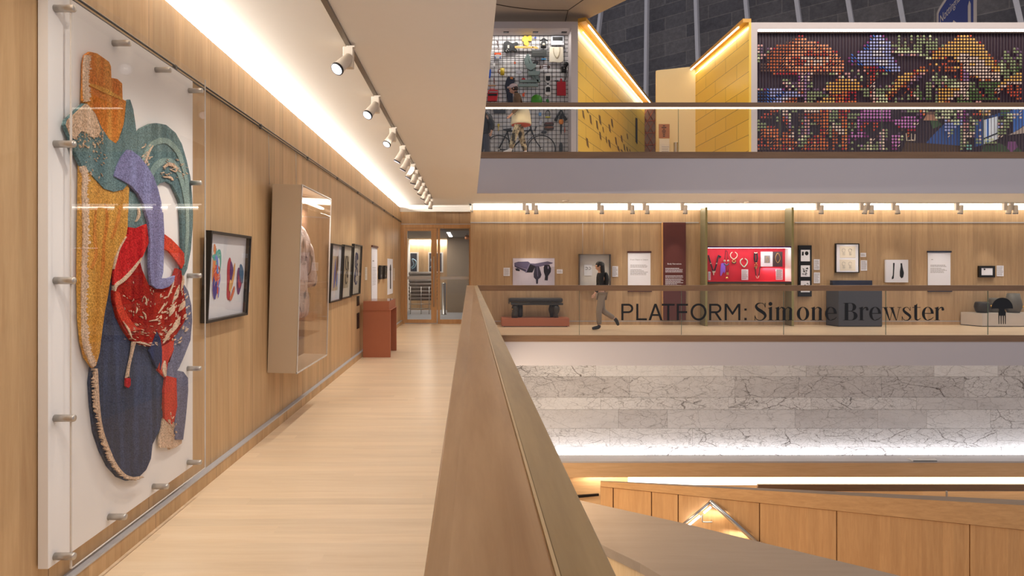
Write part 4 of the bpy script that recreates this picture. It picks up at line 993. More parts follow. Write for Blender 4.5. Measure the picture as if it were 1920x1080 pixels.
flat(m, (50,46,62), z7([(500,235),(545,236),(572,330),(560,362),(535,382),(532,432),(512,434),(508,385),(485,360),(482,320)]), YP-.004)
flat(m, (92,84,108), z7([(518,240),(528,240),(536,350),(524,352)]), YP-.005)
flat(m, (36,34,44), z7([(605,222),(660,218),(680,260),(676,300),(646,345),(642,395),(606,392),(612,345),(598,300),(596,250)]), YP-.004)
flat(m, (150,140,168), z7([(640,232),(655,240),(650,268),(642,262)]), YP-.005)
m.build('image', M['vcol'], t)
# grey deep framed case with one paper
t = thing('deep_frame_case', 'grey-rimmed shallow wall case holding one small paper sheet', 'display case', (PX(1115, 16.4), Y1, 1.0))
Yc = 16.36
a, b, c, e = PX(1086.5, Yc), PX(1145.5, Yc), PZ(541, Yc), PZ(476.5, Yc)
MB().box(a, a+.015, Yc, Y1, c, e).box(b-.015, b, Yc, Y1, c, e).box(a, b, Yc, Y1, c, c+.015).box(a, b, Yc, Y1, e-.015, e).build('rim', plain('grey_rim', (92,84,82), .4), t)
MB().box(a+.015, b-.015, Y1-.02, Y1-.005, c+.015, e-.015).build('back_board', plain('grey_board', (226,218,212), .8), t)
MB().box(a+.015, b-.015, Yc+.004, Yc+.008, c+.015, e-.015).build('glass_front', M['clear'], t)
s_ = MB().box(PX(1095, 16.5), PX(1110, 16.5), 16.505, 16.515, PZ(517, 16.5), PZ(496, 16.5)).build('paper_sheet', M['paper'], t)
m = MB()
for du in (1099.5, 1105.5): m.tube([P(du+2.3*math.cos(R(k)), 503-2.3*math.sin(R(k)), 16.5) for k in range(-140, 150, 30)], .006, 5)
m.build('drawing', M['greyink'], s_)
for u, lb in ((1092.5, 'thin wire from rail to grey wall case, left one'), (1132, 'thin wire from rail to grey wall case, right one')):
    top(MB().tube([P(u, 417.5, 16.52), P(u, 476.5, 16.52)], .004, 5), 'hanging_wire', M['alu'], lb, 'wire', 'grey case wires')
# banners
def banner(label, u0, u1, v0, v1, railmat, title, ttl, tx, body):
    t = thing('text_banner', label, 'banner', (PX((u0+u1)/2, Y1), Y1, PZ(v1, Y1)), group=None)
    y = Y1-.012
    MB().box(PX(u0+1.3, y), PX(u1-1.3, y), y, Y1-.004, PZ(v1-3, y), PZ(v0+2.5, y)).build('sheet', M['paper'], t)
    MB().box(PX(u0, y), PX(u1, y), y-.02, Y1, PZ(v0+3, y), PZ(v0, y)).build('top_rail', railmat, t)
    MB().box(PX(u0+1, y), PX(u1+1, y), y-.02, Y1, PZ(v1, y), PZ(v1-3, y)).build('bottom_rail', railmat, t)
    m = MB()
    if title: add_text(m, title, P(tx, ttl, y-.001), (1,0,0), (0,0,1), .049, 'LEFT')
    else: textlines(m, PX(tx, y), PX(tx+5, y), PZ(ttl-1.5, y), PZ(ttl+.8, y), 1, y)
    m.build('title', M['greyink'], t)
    m = MB()
    for (va, vb, n) in body: textlines(m, PX(u0+6, y), PX(u1-6, y), PZ(va, y), PZ(vb, y), n, y)
    m.build('print', M['greyink'], t)
maroon = plain('maroon_satin', (74,34,32), .4); navy = plain('navy_satin', (30,38,62), .4)
banner('white text banner with maroon rails headed From Object to Subject', 1176, 1221, 471, 547, maroon, 'From Object to Subject', 488, 1182, ((496,502,3),(504.5,516,5)))
banner('white text banner with navy rails right of the acrylic boxed photo', 1738.5, 1783.5, 470.5, 547, navy, '', 487, 1746, ((496,501,2),(502,512,5)))
# maroon panel
t = thing('tall_text_panel', 'tall maroon panel titled Body Narratives with white print', 'panel', (PX(1264, 16.45), 16.45, PZ(600, 16.45)))
y = 16.44
MB().box(PX(1243.5, y), PX(1286, y), y, y+.09, PZ(600, y), PZ(417, y)).build('board', plain('maroon_board', (92,44,38), .5, noise=.04), t)
MB().box(PX(1242.3, y), PX(1243.3, y), y, y+.09, PZ(600, y), PZ(417, y)).build('pale_edge', M['honey_wood'], t)
m = MB(); add_text(m, 'Body Narratives', P(1264.5, 496, y-.001), (1,0,0), (0,0,1), .056)
for (va, vb, n) in ((502,511,4),(516,521,2),(522,543,9)): textlines(m, PX(1247.5, y), PX(1282, y), PZ(va, y), PZ(vb, y), n, y)
m.build('print', M['paper'], t)
# olive fins
olive = plain('olive_paint', (124,116,90), .5, noise=.02); oliv2 = plain('olive_edge', (150,142,92), .45, noise=.02)
def fin(label, ue, w_, vt, vb, Yf=16.17):
    t = thing('room_divider_fin', label, 'fin', (PX(ue, Yf), Yf, 0))
    MB().box(PX(ue, Yf), PX(ue, Yf)+.055, Yf+.004, YW-.03, 0, PZ(388.5, Yf)).build('blade', olive, t)
    MB().box(PX(ue, Yf), PX(ue, Yf)+.055, Yf, Yf+.004, 0, PZ(388.5, Yf)).build('edge_strip', oliv2, t)
fin('tall olive vertical fin at the left end of the red jewellery case', 1322.5, 4, 388, 611)
fin('tall olive vertical fin at the right end of the red jewellery case', 1484.5, 4, 388, 611)
# red jewellery case
Yr = 16.19; Yb = 16.50
xa, xb = PX(1326.8, Yr), PX(1484.2, Yr); za, zt_ = PZ(528, Yr), PZ(464.5, Yr)
redm = plain('crimson_felt', (206,22,44), .8, noise=.03)
t = thing('jewellery_case', 'long wall case with crimson lining holding necklaces between two olive fins', 'display case', (xa, Yr, za))
MB().box(xa, xb, Yb, Yb+.02, za, zt_).box(xa, xb, Yr+.01, Yb, za-.004, za+.006).build('red_lining', redm, t)
MB().box(xb-.012, xb, Yr+.006, Yb, za, zt_).build('side_wall', M['white'], t)
MB().box(xa, xb, Yr, Yb+.02, zt_, zt_+.035).build('top_edge', plain('violet_edge', (96,54,110), .4), t)
MB().box(xa, xb, Yr, Yb+.02, za-.055, za-.004).build('base_edge', plain('charcoal_edge', (64,56,54), .5), t)
MB().box(xa, xb-.012, Yr+.002, Yr+.006, za, zt_).build('glass_front', M['clear'], t)
MB().box(xa+.03, xb-.03, Yr+.03, Yr+.05, zt_-.012, zt_-.002).build('led_bar', M['led_cool'], t)
area('jewellery_lamp', ((xa+xb)/2, Yr+.06, zt_-.015), (R(20), 0, 0), 2.1, .03, 6, (1, .95, .92))
MB().box(PX(1427, Yb), PX(1468, Yb), Yb-.08, Yb, PZ(501.5, Yb), PZ(500, Yb)).build('shelf', redm, t)
area('shelf_lamp', (PX(1447, Yb), Yb-.04, PZ(502, Yb)), (0, 0, 0), .5, .03, 2.5, (1, .95, .92))
def zj(x, y_): return (1320+x/9, 455+y_/9)
Yj = Yb-.03
def J(x, y_, y=Yj): return P(*zj(x, y_), y)
cord = plain('dark_cord', (26,26,34), .7); bone = plain('bone', (232,222,196), .5); gold = plain('brass', (214,168,96), .3, .7); mint = plain('mint_enamel', (196,224,196), .4); lilac = plain('iridescent_lilac', (150,96,220), .3)
jg = 'necklaces in the red case'
t = thing('necklace', 'black corded V necklace with bone beads and pale pendant in red case', 'necklace', tuple(J(165, 500)), group=jg)
MB().tube(catmull([J(75,210), J(85,250), J(120,370), J(155,480)], 4), .016, 6).tube(catmull([J(250,210), J(235,250), J(210,370), J(178,480)], 4), .016, 6).tube([J(240,215), J(285,245)], .02, 6).build('cord', cord, t)
MB().ball(J(113,350), .018).ball(J(212,352), .018).build('bead', bone, t)
MB().prism([J(138,470), J(195,470), J(190,500), J(172,510), J(170,548), J(158,548), J(155,510), J(142,500)], (0,.015,0)).build('pendant', bone, t)
t = thing('necklace', 'necklace with two pale discs above a grey-blue crescent in red case', 'necklace', tuple(J(378, 340)), group=jg)
MB().tube(catmull([J(350,280), J(358,180), J(368,135), J(390,150), J(398,180), J(402,280)], 4), .006, 5).build('cord', cord, t)
MB().lathe(J(347,306), [(.026,0),(.026,.012)], 14, 'Y').lathe(J(410,306), [(.026,0),(.026,.012)], 14, 'Y').build('disc', bone, t)
MB().lathe(J(347,306)-Vector((0,.004,0)), [(.011,0),(.011,.01)], 10, 'Y').lathe(J(410,306)-Vector((0,.004,0)), [(.011,0),(.011,.01)], 10, 'Y').build('disc_eye', M['ink'], t)
MB().tube([J(378+38*math.cos(R(k)), 345-34*math.sin(R(k))) for k in range(180, 361, 15)], .018, 6).build('crescent', plain('grey_blue', (78,96,112), .4), t)
t = thing('necklace', 'cream open collar with gold ring pendant in red case', 'necklace', tuple(J(505, 300)), group=jg)
MB().tube(catmull([J(478,160), J(448,190), J(450,235), J(485,270), J(520,270), J(556,235), J(558,190), J(525,160)], 4), .010, 6).build('collar', bone, t)
MB().tube([J(505+26*math.cos(R(k)), 312-26*math.sin(R(k))) for k in range(0, 360, 30)], .011, 6, True).build('ring', gold, t)
MB().tube([J(508+36*math.cos(R(k)), 318-32*math.sin(R(k))) for k in range(200, 341, 20)], .011, 6).build('dark_crescent', cord, t)
t = thing('necklace', 'pale mint pointed open collar in red case', 'necklace', tuple(J(672, 380)), group=jg)
MB().tube(catmull([J(652,268), J(616,300), J(620,355), J(676,415)], 4), .013, 6).tube(catmull([J(690,268), J(728,300), J(724,355), J(676,415)], 4), .013, 6).build('collar', mint, t)
t = thing('necklace', 'lilac translucent shape with bronze corded pendant in red case', 'necklace', tuple(J(350, 470)), group=jg)
MB().prism([J(290,350), J(360,340), J(362,480), J(345,520), J(330,490), J(290,560), J(275,555), J(280,440)], (0,.01,0)).build('lilac_panel', lilac, t)
MB().tube([J(366,395,Yj-.02), J(385,500,Yj-.02)], .007, 5).tube([J(424,400,Yj-.02), J(400,500,Yj-.02)], .007, 5).build('cord', cord, t)
MB().box(*[f(a_) for a_, f in ((372, lambda q: J(q,500).x), (408, lambda q: J(q,500).x))], Yj-.03, Yj-.015, J(0,545).z, J(0,500).z).build('plate', gold, t)
MB().lathe(J(390,600,Yj-.03), [(.034,0),(.034,.012)], 16, 'Y').build('disc', gold, t)
t = thing('necklace', 'thick black ribbon necklace with stacked brass shapes in red case', 'necklace', tuple(J(880, 400)), group=jg)
MB().tube(catmull([J(855,180), J(852,260), J(865,330)], 4), .018, 6).tube(catmull([J(895,180), J(900,260), J(885,330)], 4), .018, 6).build('ribbon', cord, t)
MB().tube(catmull([J(850,165), J(872,178), J(898,165)], 4), .012, 6).build('clasp', bone, t)
MB().ball(J(880,345,Yj-.01), .022).ball(J(862,374,Yj-.01), .016).ball(J(894,374,Yj-.01), .016).build('bead', gold, t)
MB().prism([J(852,395), J(905,395), J(885,445), J(862,440)], (0,.015,0)).build('plate', gold, t)
t = thing('necklace', 'lower black cord necklace with pale beads beside the open book', 'necklace', tuple(J(900, 560)), group=jg)
MB().tube(catmull([J(860,410), J(872,500), J(880,560)], 4), .010, 6).tube(catmull([J(945,405), J(935,500), J(922,560)], 4), .010, 6).build('cord', cord, t)
MB().tube(catmull([J(878,555), J(888,590), J(900,600), J(915,590), J(925,555)], 4), .009, 6).build('bead_string', bone, t)
t = thing('open_book', 'open book with necklace photographs standing on the red shelf', 'book', tuple(J(1140, 400)))
MB().prism([J(960,152), J(1158,152), J(1158,404), J(960,404)], (0,.02,0)).build('left_page', M['paper'], t)
m = MB(); m.col = lin((72,50,50)); m.prism([J(1160,152), J(1325,152), J(1325,402), J(1160,402)], (0,.02,0)); m.col = lin((150,140,138)); m.prism([J(1018,216,Yj-.001), J(1115,216,Yj-.001), J(1115,344,Yj-.001), J(1018,344,Yj-.001)], (0,.002,0)); m.build('right_page', M['vcol'], t)
MB().tube(catmull([J(1066,235,Yj-.004), J(1045,290,Yj-.004), J(1066,330,Yj-.004), J(1090,290,Yj-.004)], 4, True), .005, 5, True).tube(catmull([J(1245,175,Yj-.004), J(1205,260,Yj-.004), J(1245,340,Yj-.004), J(1285,260,Yj-.004)], 4, True), .008, 5, True).build('necklace_image', gold, t)
for i, (a_, b_, c_, d_) in enumerate(((64,104,490,632), (625,738,450,630), (1205,1320,448,628))):
    t = thing('case_label', ['narrow white text card at the left end of the red case', 'white text card in the middle of the red case', 'white text card under the open book in the red case'][i], 'label', tuple(J(a_, d_)))
    q0, q1 = J(a_, d_), J(b_, c_)
    MB().box(q0.x, q1.x, Yj-.03, Yj-.024, q0.z, q1.z).build('card', M['paper'], t)
    m = MB(); textlines(m, q0.x+.01, q1.x-.01, q1.z-.02, q0.z+.02, 9, Yj-.031); m.build('print', M['greyink'], t)
# triple frame
t = thing('triple_frame', 'tall narrow black frame with three stacked pale prints', 'picture', tuple(P(1510, 556, Y1)))
y = Y1-.045
MB().box(PX(1497.5, y), PX(1522, y), y, Y1, PZ(556, y), PZ(460, y)).build('frame', M['black'], t, bevel=.003)
for k, (a_, b_) in enumerate(((468.5, 490), (497.5, 519), (526.5, 548))):
    p_ = MB().box(PX(1501.5, y), PX(1518.5, y), y-.003, y, PZ(b_, y), PZ(a_, y)).build('print_sheet', M['paper'], t)
    m = MB(); rr_ = random.Random(k)
    if k == 0: m.prism([P(1503.5, 479, y-.005), P(1504, 472, y-.005), P(1507, 472, y-.005), P(1507, 479, y-.005)], (0,.002,0)).ball(P(1512.5, 475, y-.003), .05, .003, .055, 10)
    else:
        c_ = (a_+b_)/2+1
        for q in range(9):
            uu, vv = 1504+rr_.random()*9, c_-6+rr_.random()*12*(1 if q else 0); m.tube([P(uu, vv, y-.004), P(uu+1.5, vv+rr_.uniform(-2, 3), y-.004), P(uu+3, vv+1, y-.004)], .009, 5)
    m.build('figure', M['ink'], p_)
# framed sketches
t = thing('framed_sketches', 'thin black frame with two torn sheets of faint pencil sketches', 'picture', tuple(P(1589, 512, Y1)))
frontframe(t, 1567, 1611.5, 456.5, 511.5, Y1, .05, .022, M['black'], M['paper'])
y = Y1-.05
for (a_, b_) in ((461.5, 483.5), (486.5, 508)):
    p_ = MB().prism([P(1574.5, a_, y+.01), P(1604, a_+.4, y+.01), P(1604, b_, y+.01), P(1590, b_-.6, y+.01), P(1575, b_, y+.01)], (0,.004,0)).build('sketch_sheet', M['cream_paper'], t)
    m = MB()
    for uu in (1582, 1594):
        m.tube([P(uu+3*math.cos(R(k)), a_+8-3.6*math.sin(R(k)), y+.008) for k in range(0, 340, 30)], .003, 4)
        for q in range(3): m.tube([P(uu-2, a_+13+q*1.7, y+.008), P(uu+2.5, a_+13.3+q*1.7, y+.008)], .003, 4)
    m.build('pencil_lines', M['greyink'], p_)
# acrylic boxed photo
t = thing('acrylic_boxed_photo', 'square white print of two dark vertical objects in a clear acrylic box', 'picture', tuple(P(1682, 530, Y1)))
y = Y1-.07
MB().box(PX(1661, y), PX(1703, y), y, Y1-.02, PZ(529.5, y), PZ(487, y)).build('print_block', M['paper'], t)
m = MB(); m.prism([P(1674.5,493,y-.002), P(1677.5,493,y-.002), P(1677,502,y-.002), P(1675.8,522,y-.002), P(1672.5,524,y-.002), P(1672,521,y-.002), P(1674,516,y-.002), P(1674.5,503,y-.002)], (0,.002,0))
m.prism([P(1688.5,493.5,y-.002), P(1691.5,493.5,y-.002), P(1692,499,y-.002), P(1695,512,y-.002), P(1693.5,520,y-.002), P(1690,522,y-.002), P(1687.3,518,y-.002), P(1687.2,510,y-.002), P(1688.8,499,y-.002)], (0,.002,0)); m.build('image', M['ink'], t)
MB().box(PX(1660.4, y-.05), PX(1707.8, y-.05), y-.06, Y1-.001, PZ(530.5, y-.05), PZ(486, y-.05)).build('acrylic_box', M['acrylic'], t)
# small black frame
t = thing('small_black_frame', 'small thick black frame with pale landscape sheet near the right edge', 'picture', tuple(P(1851, 520, Y1)))
frontframe(t, 1836.5, 1866, 498.5, 520, Y1, .06, .055, M['black'], M['paper'])
MB().tube([P(1846+.8*math.cos(R(k)), 505-.8*math.sin(R(k)), Y1-.05) for k in range(0, 360, 45)], .01, 5, True).build('small_mark', M['ink'], t)
# wall markers and smoke detectors
top(MB().box(PX(1400, 15.6), PX(1424, 15.6), 15.5, 15.75, CEIL-.035, CEIL), 'ceiling_sensor', M['lamp_white'], 'flat rectangular ceiling fitting above the red jewellery case', 'ceiling fitting')
top(MB().lathe((PX(1061, 15.4), 15.4, CEIL-.03), [(.05,0),(.085,.01),(.085,.03)], 16), 'smoke_detector', M['lamp_white'], 'small round detector on the far gallery ceiling left of centre', 'smoke detector')
top(MB().lathe((PX(1370, 15.4), 15.4, CEIL-.02), [(.05,0),(.085,.01),(.085,.02)], 16), 'smoke_detector', M['lamp_white'], 'small round detector on the gallery ceiling above the red case', 'smoke detector')
# ================================================================ bench on plinth
t = thing('bench_plinth', 'low terracotta plinth under the dark sculptural bench', 'plinth', (PX(1004, 15.95), 16.1, 0))
Yp = 15.95
MB().box(PX(941, Yp), PX(1067.5, Yp), Yp, 16.45, .018, PZ(596.5, Yp)).build('block', M['terracotta'], t, bevel=.004)
MB().box(PX(945, Yp), PX(1064, Yp), Yp+.02, 16.43, 0, .018).build('shadow_gap', M['black'], t)
zp = PZ(596.5, Yp)
ebon = plain('ebonised_timber', (58,52,44), .32, noise=.1); leather = plain('dark_leather', (52,46,40), .38, noise=.1)
t = thing('sculptural_bench', 'dark leather bench with bulbous turned legs standing on the terracotta plinth', 'bench', (PX(1004, 16.1), 16.2, zp))
def bx_(x_): return PX(920+x_/6, 16.08)
def bz_(y_): return PZ(460+y_/6, 16.08)
MB().box(bx_(206), bx_(810), 16.04, 16.38, bz_(640), bz_(594)).build('cushion', leather, t, bevel=.03)
m = MB().box(bx_(232), bx_(812), 16.02, 16.39, bz_(671), bz_(648))
m.box(bx_(206), bx_(212), 16.05, 16.37, bz_(660), bz_(605)); m.build('seat_frame', ebon, t, bevel=.008)
m = MB()
for i in range(26): m.box(bx_(440+i*13), bx_(442+i*13), 16.015, 16.02, bz_(645), bz_(625))
m.box(bx_(440), bx_(770), 16.012, 16.02, bz_(648), bz_(645)); m.build('stitching', M['black'], t)
H1 = bz_(671)-zp
def leg(cx_, cy_, prof):
    MB().lathe((cx_, cy_, zp), [(r_, z_*H1) for r_, z_ in prof], 18).build('leg', ebon, t)
leg(bx_(272), 16.10, [(.085,0),(.085,.35),(.07,.5),(.085,.62),(.085,.8),(.06,1)])
leg(bx_(338), 16.30, [(.05,.0),(.07,.1),(.075,.5),(.07,1)])
leg(bx_(736), 16.10, [(.055,0),(.055,.2),(.045,.26),(.08,.45),(.10,.66),(.09,.85),(.05,1)])
leg(bx_(700), 16.28, [(.05,0),(.05,.15),(.075,.4),(.09,.62),(.07,.9),(.05,1)])
MB().ball((bx_(242), 16.02, bz_(716)), .016).build('brass_knob', gold, t)
# ================================================================ blue vitrine
slate = plain('slate_blue_paint', (74,76,84), .5, noise=.02); slate2 = plain('slate_dark', (52,54,62), .5)
t = thing('plinth_vitrine', 'slate-blue plinth with a low clear acrylic cover behind the lettering', 'display case', (PX(1605, 16.2), 16.2, 0))
Yv = 16.02
xa, xc, xb = PX(1552.5, 16.42), PX(1572.5, Yv), PX(1654, Yv)
pts = [(xa, 16.42), (xc, Yv), (xb, Yv), (xb, 16.5), (xa, 16.5)]
zv = PZ(544, Yv)
MB().prism([Vector((x, y, .02)) for x, y in pts], (0, 0, zv-.02)).build('plinth', slate, t)
MB().prism([Vector((x*1.0+.0, y+.01, 0)) for x, y in pts], (0, 0, .02)).build('shadow_gap', M['black'], t)
zz = PZ(525.5, Yv)
MB().prism([Vector((x, y, zv+.002)) for x, y in pts], (0, 0, zz-zv)).build('acrylic_cover', M['acrylic'], t)
MB().box(xa+.05, PX(1631, 16.4), 16.3, 16.42, zv+.004, zz-.01).build('inner_box', plain('vitrine_inner', (44,52,72), .5), t)
MB().box(PX(1640, 16.1), PX(1648, 16.1), 16.1, 16.25, zv+.003, zv+.02).box(PX(1560, 16.25), PX(1600, 16.25), 16.1, 16.25, zv+.003, zv+.015).build('exhibit_sheet', M['paper'], t)
# ================================================================ white plinth, pots
t = thing('white_plinth', 'low white angled plinth carrying dark pots at the far right', 'plinth', (PX(1850, 16.1), 16.2, 0))
Yw = 16.0; zt2 = PZ(587.5, Yw)
pts = [(PX(1801.5, 16.5), 16.5), (PX(1842, Yw), Yw), (PX(2050, Yw), Yw), (PX(2050, Yw), 16.5)]
MB().prism([Vector((x, y, .02)) for x, y in pts], (0, 0, zt2-.02)).build('block', plain('plinth_white', (206,196,186), .6), t)
MB().prism([Vector((x+.01, y+.015, 0)) for x, y in pts], (0, 0, .02)).build('shadow_gap', M['black'], t)
pot_m = plain('black_clay', (44,38,36), .5, noise=.1); pot_g = plain('grey_clay', (96,92,86), .55, noise=.08)
def pot(label, uc, vt, vb, prof, mat, Y, knob=None, grp='dark vessels on the white plinth'):
    t = thing('clay_vessel', label, 'pot', (PX(uc, Y), Y, zt2), group=grp)
    h = PZ(vt, Y)-zt2; k = Y/F
    pr = [(r_*k, z_*h) for r_, z_ in prof]; pr2 = pr+[(pr[-1][0]-.012, h), (pr[-1][0]-.015, h-.05), (.01, h-.06)]
    MB().lathe((PX(uc, Y), Y, zt2+.001), pr2, 24).build('body', mat, t)
    if knob: MB().ball((PX(knob[0], Y), Y-knob[2]*k, PZ(knob[1], Y)), .026).build('gold_knob', gold, t)
pot('squat black clay bowl with gold knob, leftmost on the white plinth', 1841.5, 566, 588, [(8.5,0),(10.8,.2),(12.6,.55),(11.6,.85),(10.2,1)], pot_m, 16.2, (1850.5, 573, 9.5))
pot('grey clay jar half hidden behind the comb decal', 1868.5, 559, 588, [(10,0),(12.6,.25),(13.4,.5),(12,.75),(11.3,.85),(11.3,1)], pot_g, 16.36)
pot('tall grey tapering clay vase with gold knob at the right edge', 1900, 550, 588, [(9,0),(12.6,.22),(13.8,.36),(12.2,.6),(9.3,1)], pot_g, 16.22, (1909, 574.5, 10.5))
# ================================================================ spotlights of the far gallery
us = [983, 1000, 1123, 1180, 1208, 1279, 1533.5, 1615, 1627, 1675, 1794, 1884, 1896]
nearth = ['above the left side of the lounger photograph', 'above the right side of the lounger photograph', 'above the grey framed case', 'above the left side of the From Object to Subject banner', 'above the right side of that white banner with maroon rails', 'above the tall maroon panel',
          'above the triple black frame', 'above the framed sketches, left of the touching pair', 'right one of the touching pair by the framed sketches', 'above the acrylic boxed photo', 'right of the navy railed banner', 'above the small black frame, left of the last two', 'rightmost of the two near the frame edge']
tgu = [(1000,560), (1000,505), (1115,505), (1180,510), (1199,505), (1264,500), (1510,505), (1589,480), (1605,570), (1682,505), (1760,505), (1851,505), (1880,570)]
for i, u in enumerate(us):
    Ys = 15.9; x = PX(u, Ys); tp = P(*tgu[i], 16.5)
    e = track_spot(x, Ys, CEIL, (tp.x, 16.5, tp.z-.9), 'white gallery spotlight '+nearth[i], 'spotlights of the far gallery', s=1.2, dx=.09)
    spot(Vector((x, Ys-.1, CEIL-.25)), (tp.x, tp.y, tp.z-.25), 40, 38, .95, (1, .92, .82))
# (their track, fixed to the ceiling edge)
top(MB().box(PX(960, 15.9), 26, 15.885, 15.915, CEIL-.016, CEIL-.0005), 'lighting_track', M['lamp_white'], 'long white lighting track on the far gallery ceiling edge', 'track')
for x in (1.8, 4.6, 7.4, 10.2, 13, 15.8): spot((x, 15.2, 3.12), (x, 15.3, 0), 62, 125, 1.0)  # extra downward fill added over the gallery floor, without fittings
# ================================================================ upper level
YU = 16.55; ZF = 4.11
frame_m = plain('grey_white_frame', (196,186,184), .6, noise=.015)
# pegboard box
YPb = 17.08
m = MB().box(.15, PX(1083.5, YU), YU, YPb+.12, PZ(53, YU), PZ(40.5, YU)).box(PX(1071, YU), PX(1083.5, YU), YU, YPb+.12, ZF, PZ(53, YU)).box(.15, PX(1083.5, YU), YPb+.06, YPb+.12, ZF, PZ(53, YU))
m.box(.15, .25, YU, YPb+.12, ZF, PZ(53, YU))
struct(m, 'wall_object_niche', frame_m)
t = thing('grid_wall_panel', 'black wire grid over a white back panel carrying everyday objects', 'grid panel', (PX(990, YPb), YPb, ZF))
MB().box(.25, PX(1071, YU), YPb+.02, YPb+.06, ZF, PZ(53, YU)-.0).build('back_panel', plain('niche_white', (236,232,230), .7, noise=.02), t)
m = MB(); x = PX(1066, YPb); k = 7.72*YPb/F
while x > .25: m.box(x-.0055, x+.0055, YPb-.008, YPb+.002, ZF, PZ(67, YPb)); x -= k
z = PZ(67.3, YPb)
while z > ZF: m.box(.25, PX(1066.5, YPb), YPb-.014, YPb-.008, z-.0055, z+.0055); z -= k
m.build('wire_grid', M['black'], t)
for i, u in enumerate((949, 1004, 1058)):
    MB().box(PX(u-5, 16.8), PX(u+5, 16.8), 16.78, 16.86, PZ(53, YU)-.012, PZ(53, YU)-.001).build('downlight_slot', M['black'], t)
area('niche_lamp', (1.5, 16.72, PZ(53, YU)-.03), (R(14), 0, 0), 2.1, .06, 18, (1, .96, .92))
# --- everyday objects
YO = YPb-.03
def zN(x, y): return (900+x/7.2, 50+y/7.2)      # zoom a: 900..1000 x 50..200
def zM(x, y): return (980+x/7.2, 50+y/7.2)      # zoom b: 980..1085
def zL(x, y): return (900+x/10.38, 190+y/10.38) # zoom c
def E(m, z, pts, y=YO, d=.04): m.prism([P(*z(a, b), y-d) for a, b in pts], (0, d, 0)); return m
def item(name, label, cat, z, xy, grp='objects hung on the wire grid'): return thing(name, label, cat, tuple(P(*z(*xy), YO)), group=grp)
col = {}
def C(name, c, rough=.5, metal=0):
    if name not in col: col[name] = plain(name, c, rough, metal)
    return col[name]
blk = C('object_black', (14,13,14), .6)
t = item('electric_guitar', 'black electric guitar with maple neck hung sideways on the grid', 'guitar', zN, (400, 270))
gb = [(318,230),(335,203),(380,196),(440,222),(490,205),(515,225),(512,245),(480,255),(478,290),(505,315),(500,335),(470,335),(430,320),(390,345),(345,345),(322,320)]
E(MB(), zN, [(q.x, q.y) for q in catmull([(a, b, 0) for a, b in gb], 3, True)]).build('body', blk, t)
m = MB(); E(m, zN, [(470,260),(720,266),(720,288),(470,288)], YO-.03, .03); E(m, zM, [(130,262),(190,270),(215,290),(190,298),(130,285)], YO-.03, .03); m.build('neck', C('maple', (206,158,84)), t)
E(MB(), zN, [(370,250),(395,248),(396,290),(372,290)], YO-.04, .006).build('pickguard', C('pearl', (190,184,170)), t)
m = MB(); [m.ball(P(*zN(a, b), YO-.045), .018) for a, b in ((365,310),(385,325),(355,330))]; m.build('knob', M['steel'], t)
t = item('rubber_gloves', 'pair of yellow rubber gloves pinned on the grid', 'gloves', zN, (630, 180))
E(MB(), zN, [(568,150),(610,115),(630,130),(650,140),(690,112),(700,150),(695,190),(650,190),(640,180),(660,240),(640,262),(600,240),(590,200),(570,190)]).build('palm', C('rubber_yellow', (232,190,60), .6), t)
m = MB()
for a, b, c, d_ in ((640,150,668,120),(660,160,694,132),(665,172,702,150),(660,184,698,176),(600,210,596,240),(615,215,615,252),(632,215,640,260),(646,205,658,244)): m.tube([P(*zN(a, b), YO-.03), P(*zN(c, d_), YO-.03)], [.017, .012], 6)
m.build('fingers', C('rubber_yellow', (232,190,60), .6), t)
t = item('rotary_telephone', 'black rotary dial telephone on the grid', 'telephone', zM, (285, 215))
m = MB(); E(m, zM, [(255,200),(268,178),(300,178),(315,200),(322,268),(248,268)], d=.10)
m.build('body', blk, t)
MB().tube(catmull([P(*zM(235,190), YO-.09), P(*zM(262,178), YO-.1), P(*zM(285,160), YO-.1), P(*zM(308,178), YO-.1), P(*zM(338,190), YO-.09)], 4), .022, 8).build('handset', blk, t)
MB().lathe(P(*zM(284,238), YO-.115), [(.035,0),(.035,.02)], 16, 'Y').build('dial', C('dial_cream', (196,184,156)), t)
t = item('laptop', 'open silver laptop mounted flat near the top right of the grid', 'laptop', zM, (470, 180))
E(MB(), zM, [(385,125),(560,125),(560,245),(385,245)], d=.03).build('body', C('silver_plastic', (176,178,182), .35, .5), t)
E(MB(), zM, [(405,140),(540,140),(540,190),(405,190)], YO-.03, .004).build('keyboard', blk, t)
E(MB(), zM, [(385,222),(560,222),(560,245),(385,245)], YO-.03, .03).build('screen_edge', C('silver_light', (216,216,220), .3), t)
t = item('keyboard_device', 'dark grey rectangular keyboard-like device on the grid', 'keyboard', zM, (225, 360))
E(MB(), zM, [(120,316),(328,316),(328,402),(120,402)], d=.05).build('case', C('charcoal', (58,60,58)), t)
m = MB(); [E(m, zM, [(140+i*22,340),(156+i*22,340),(156+i*22,352),(140+i*22,352)], YO-.05, .004) for i in range(6)]; m.build('keys', C('key_grey', (86,88,84)), t)
t = item('tote_bag', 'cream canvas tote bag hanging on the grid', 'bag', zM, (455, 380))
E(MB(), zM, [(365,272),(545,276),(550,470),(500,484),(430,476),(360,475)], d=.02).build('bag_body', C('canvas', (222,212,190), .9), t)
MB().tube(catmull([P(*zM(415,280), YO-.03), P(*zM(420,350), YO-.03), P(*zM(462,418), YO-.03), P(*zM(495,350), YO-.03), P(*zM(498,280), YO-.03)], 5), .011, 6).build('handle', C('canvas_strap', (196,184,156), .9), t)
t = item('high_chair', 'grey-green wooden high chair hung on its side on the grid', 'chair', zM, (130, 600))
m = MB(); gg = C('sage_paint', (118,134,130), .5)
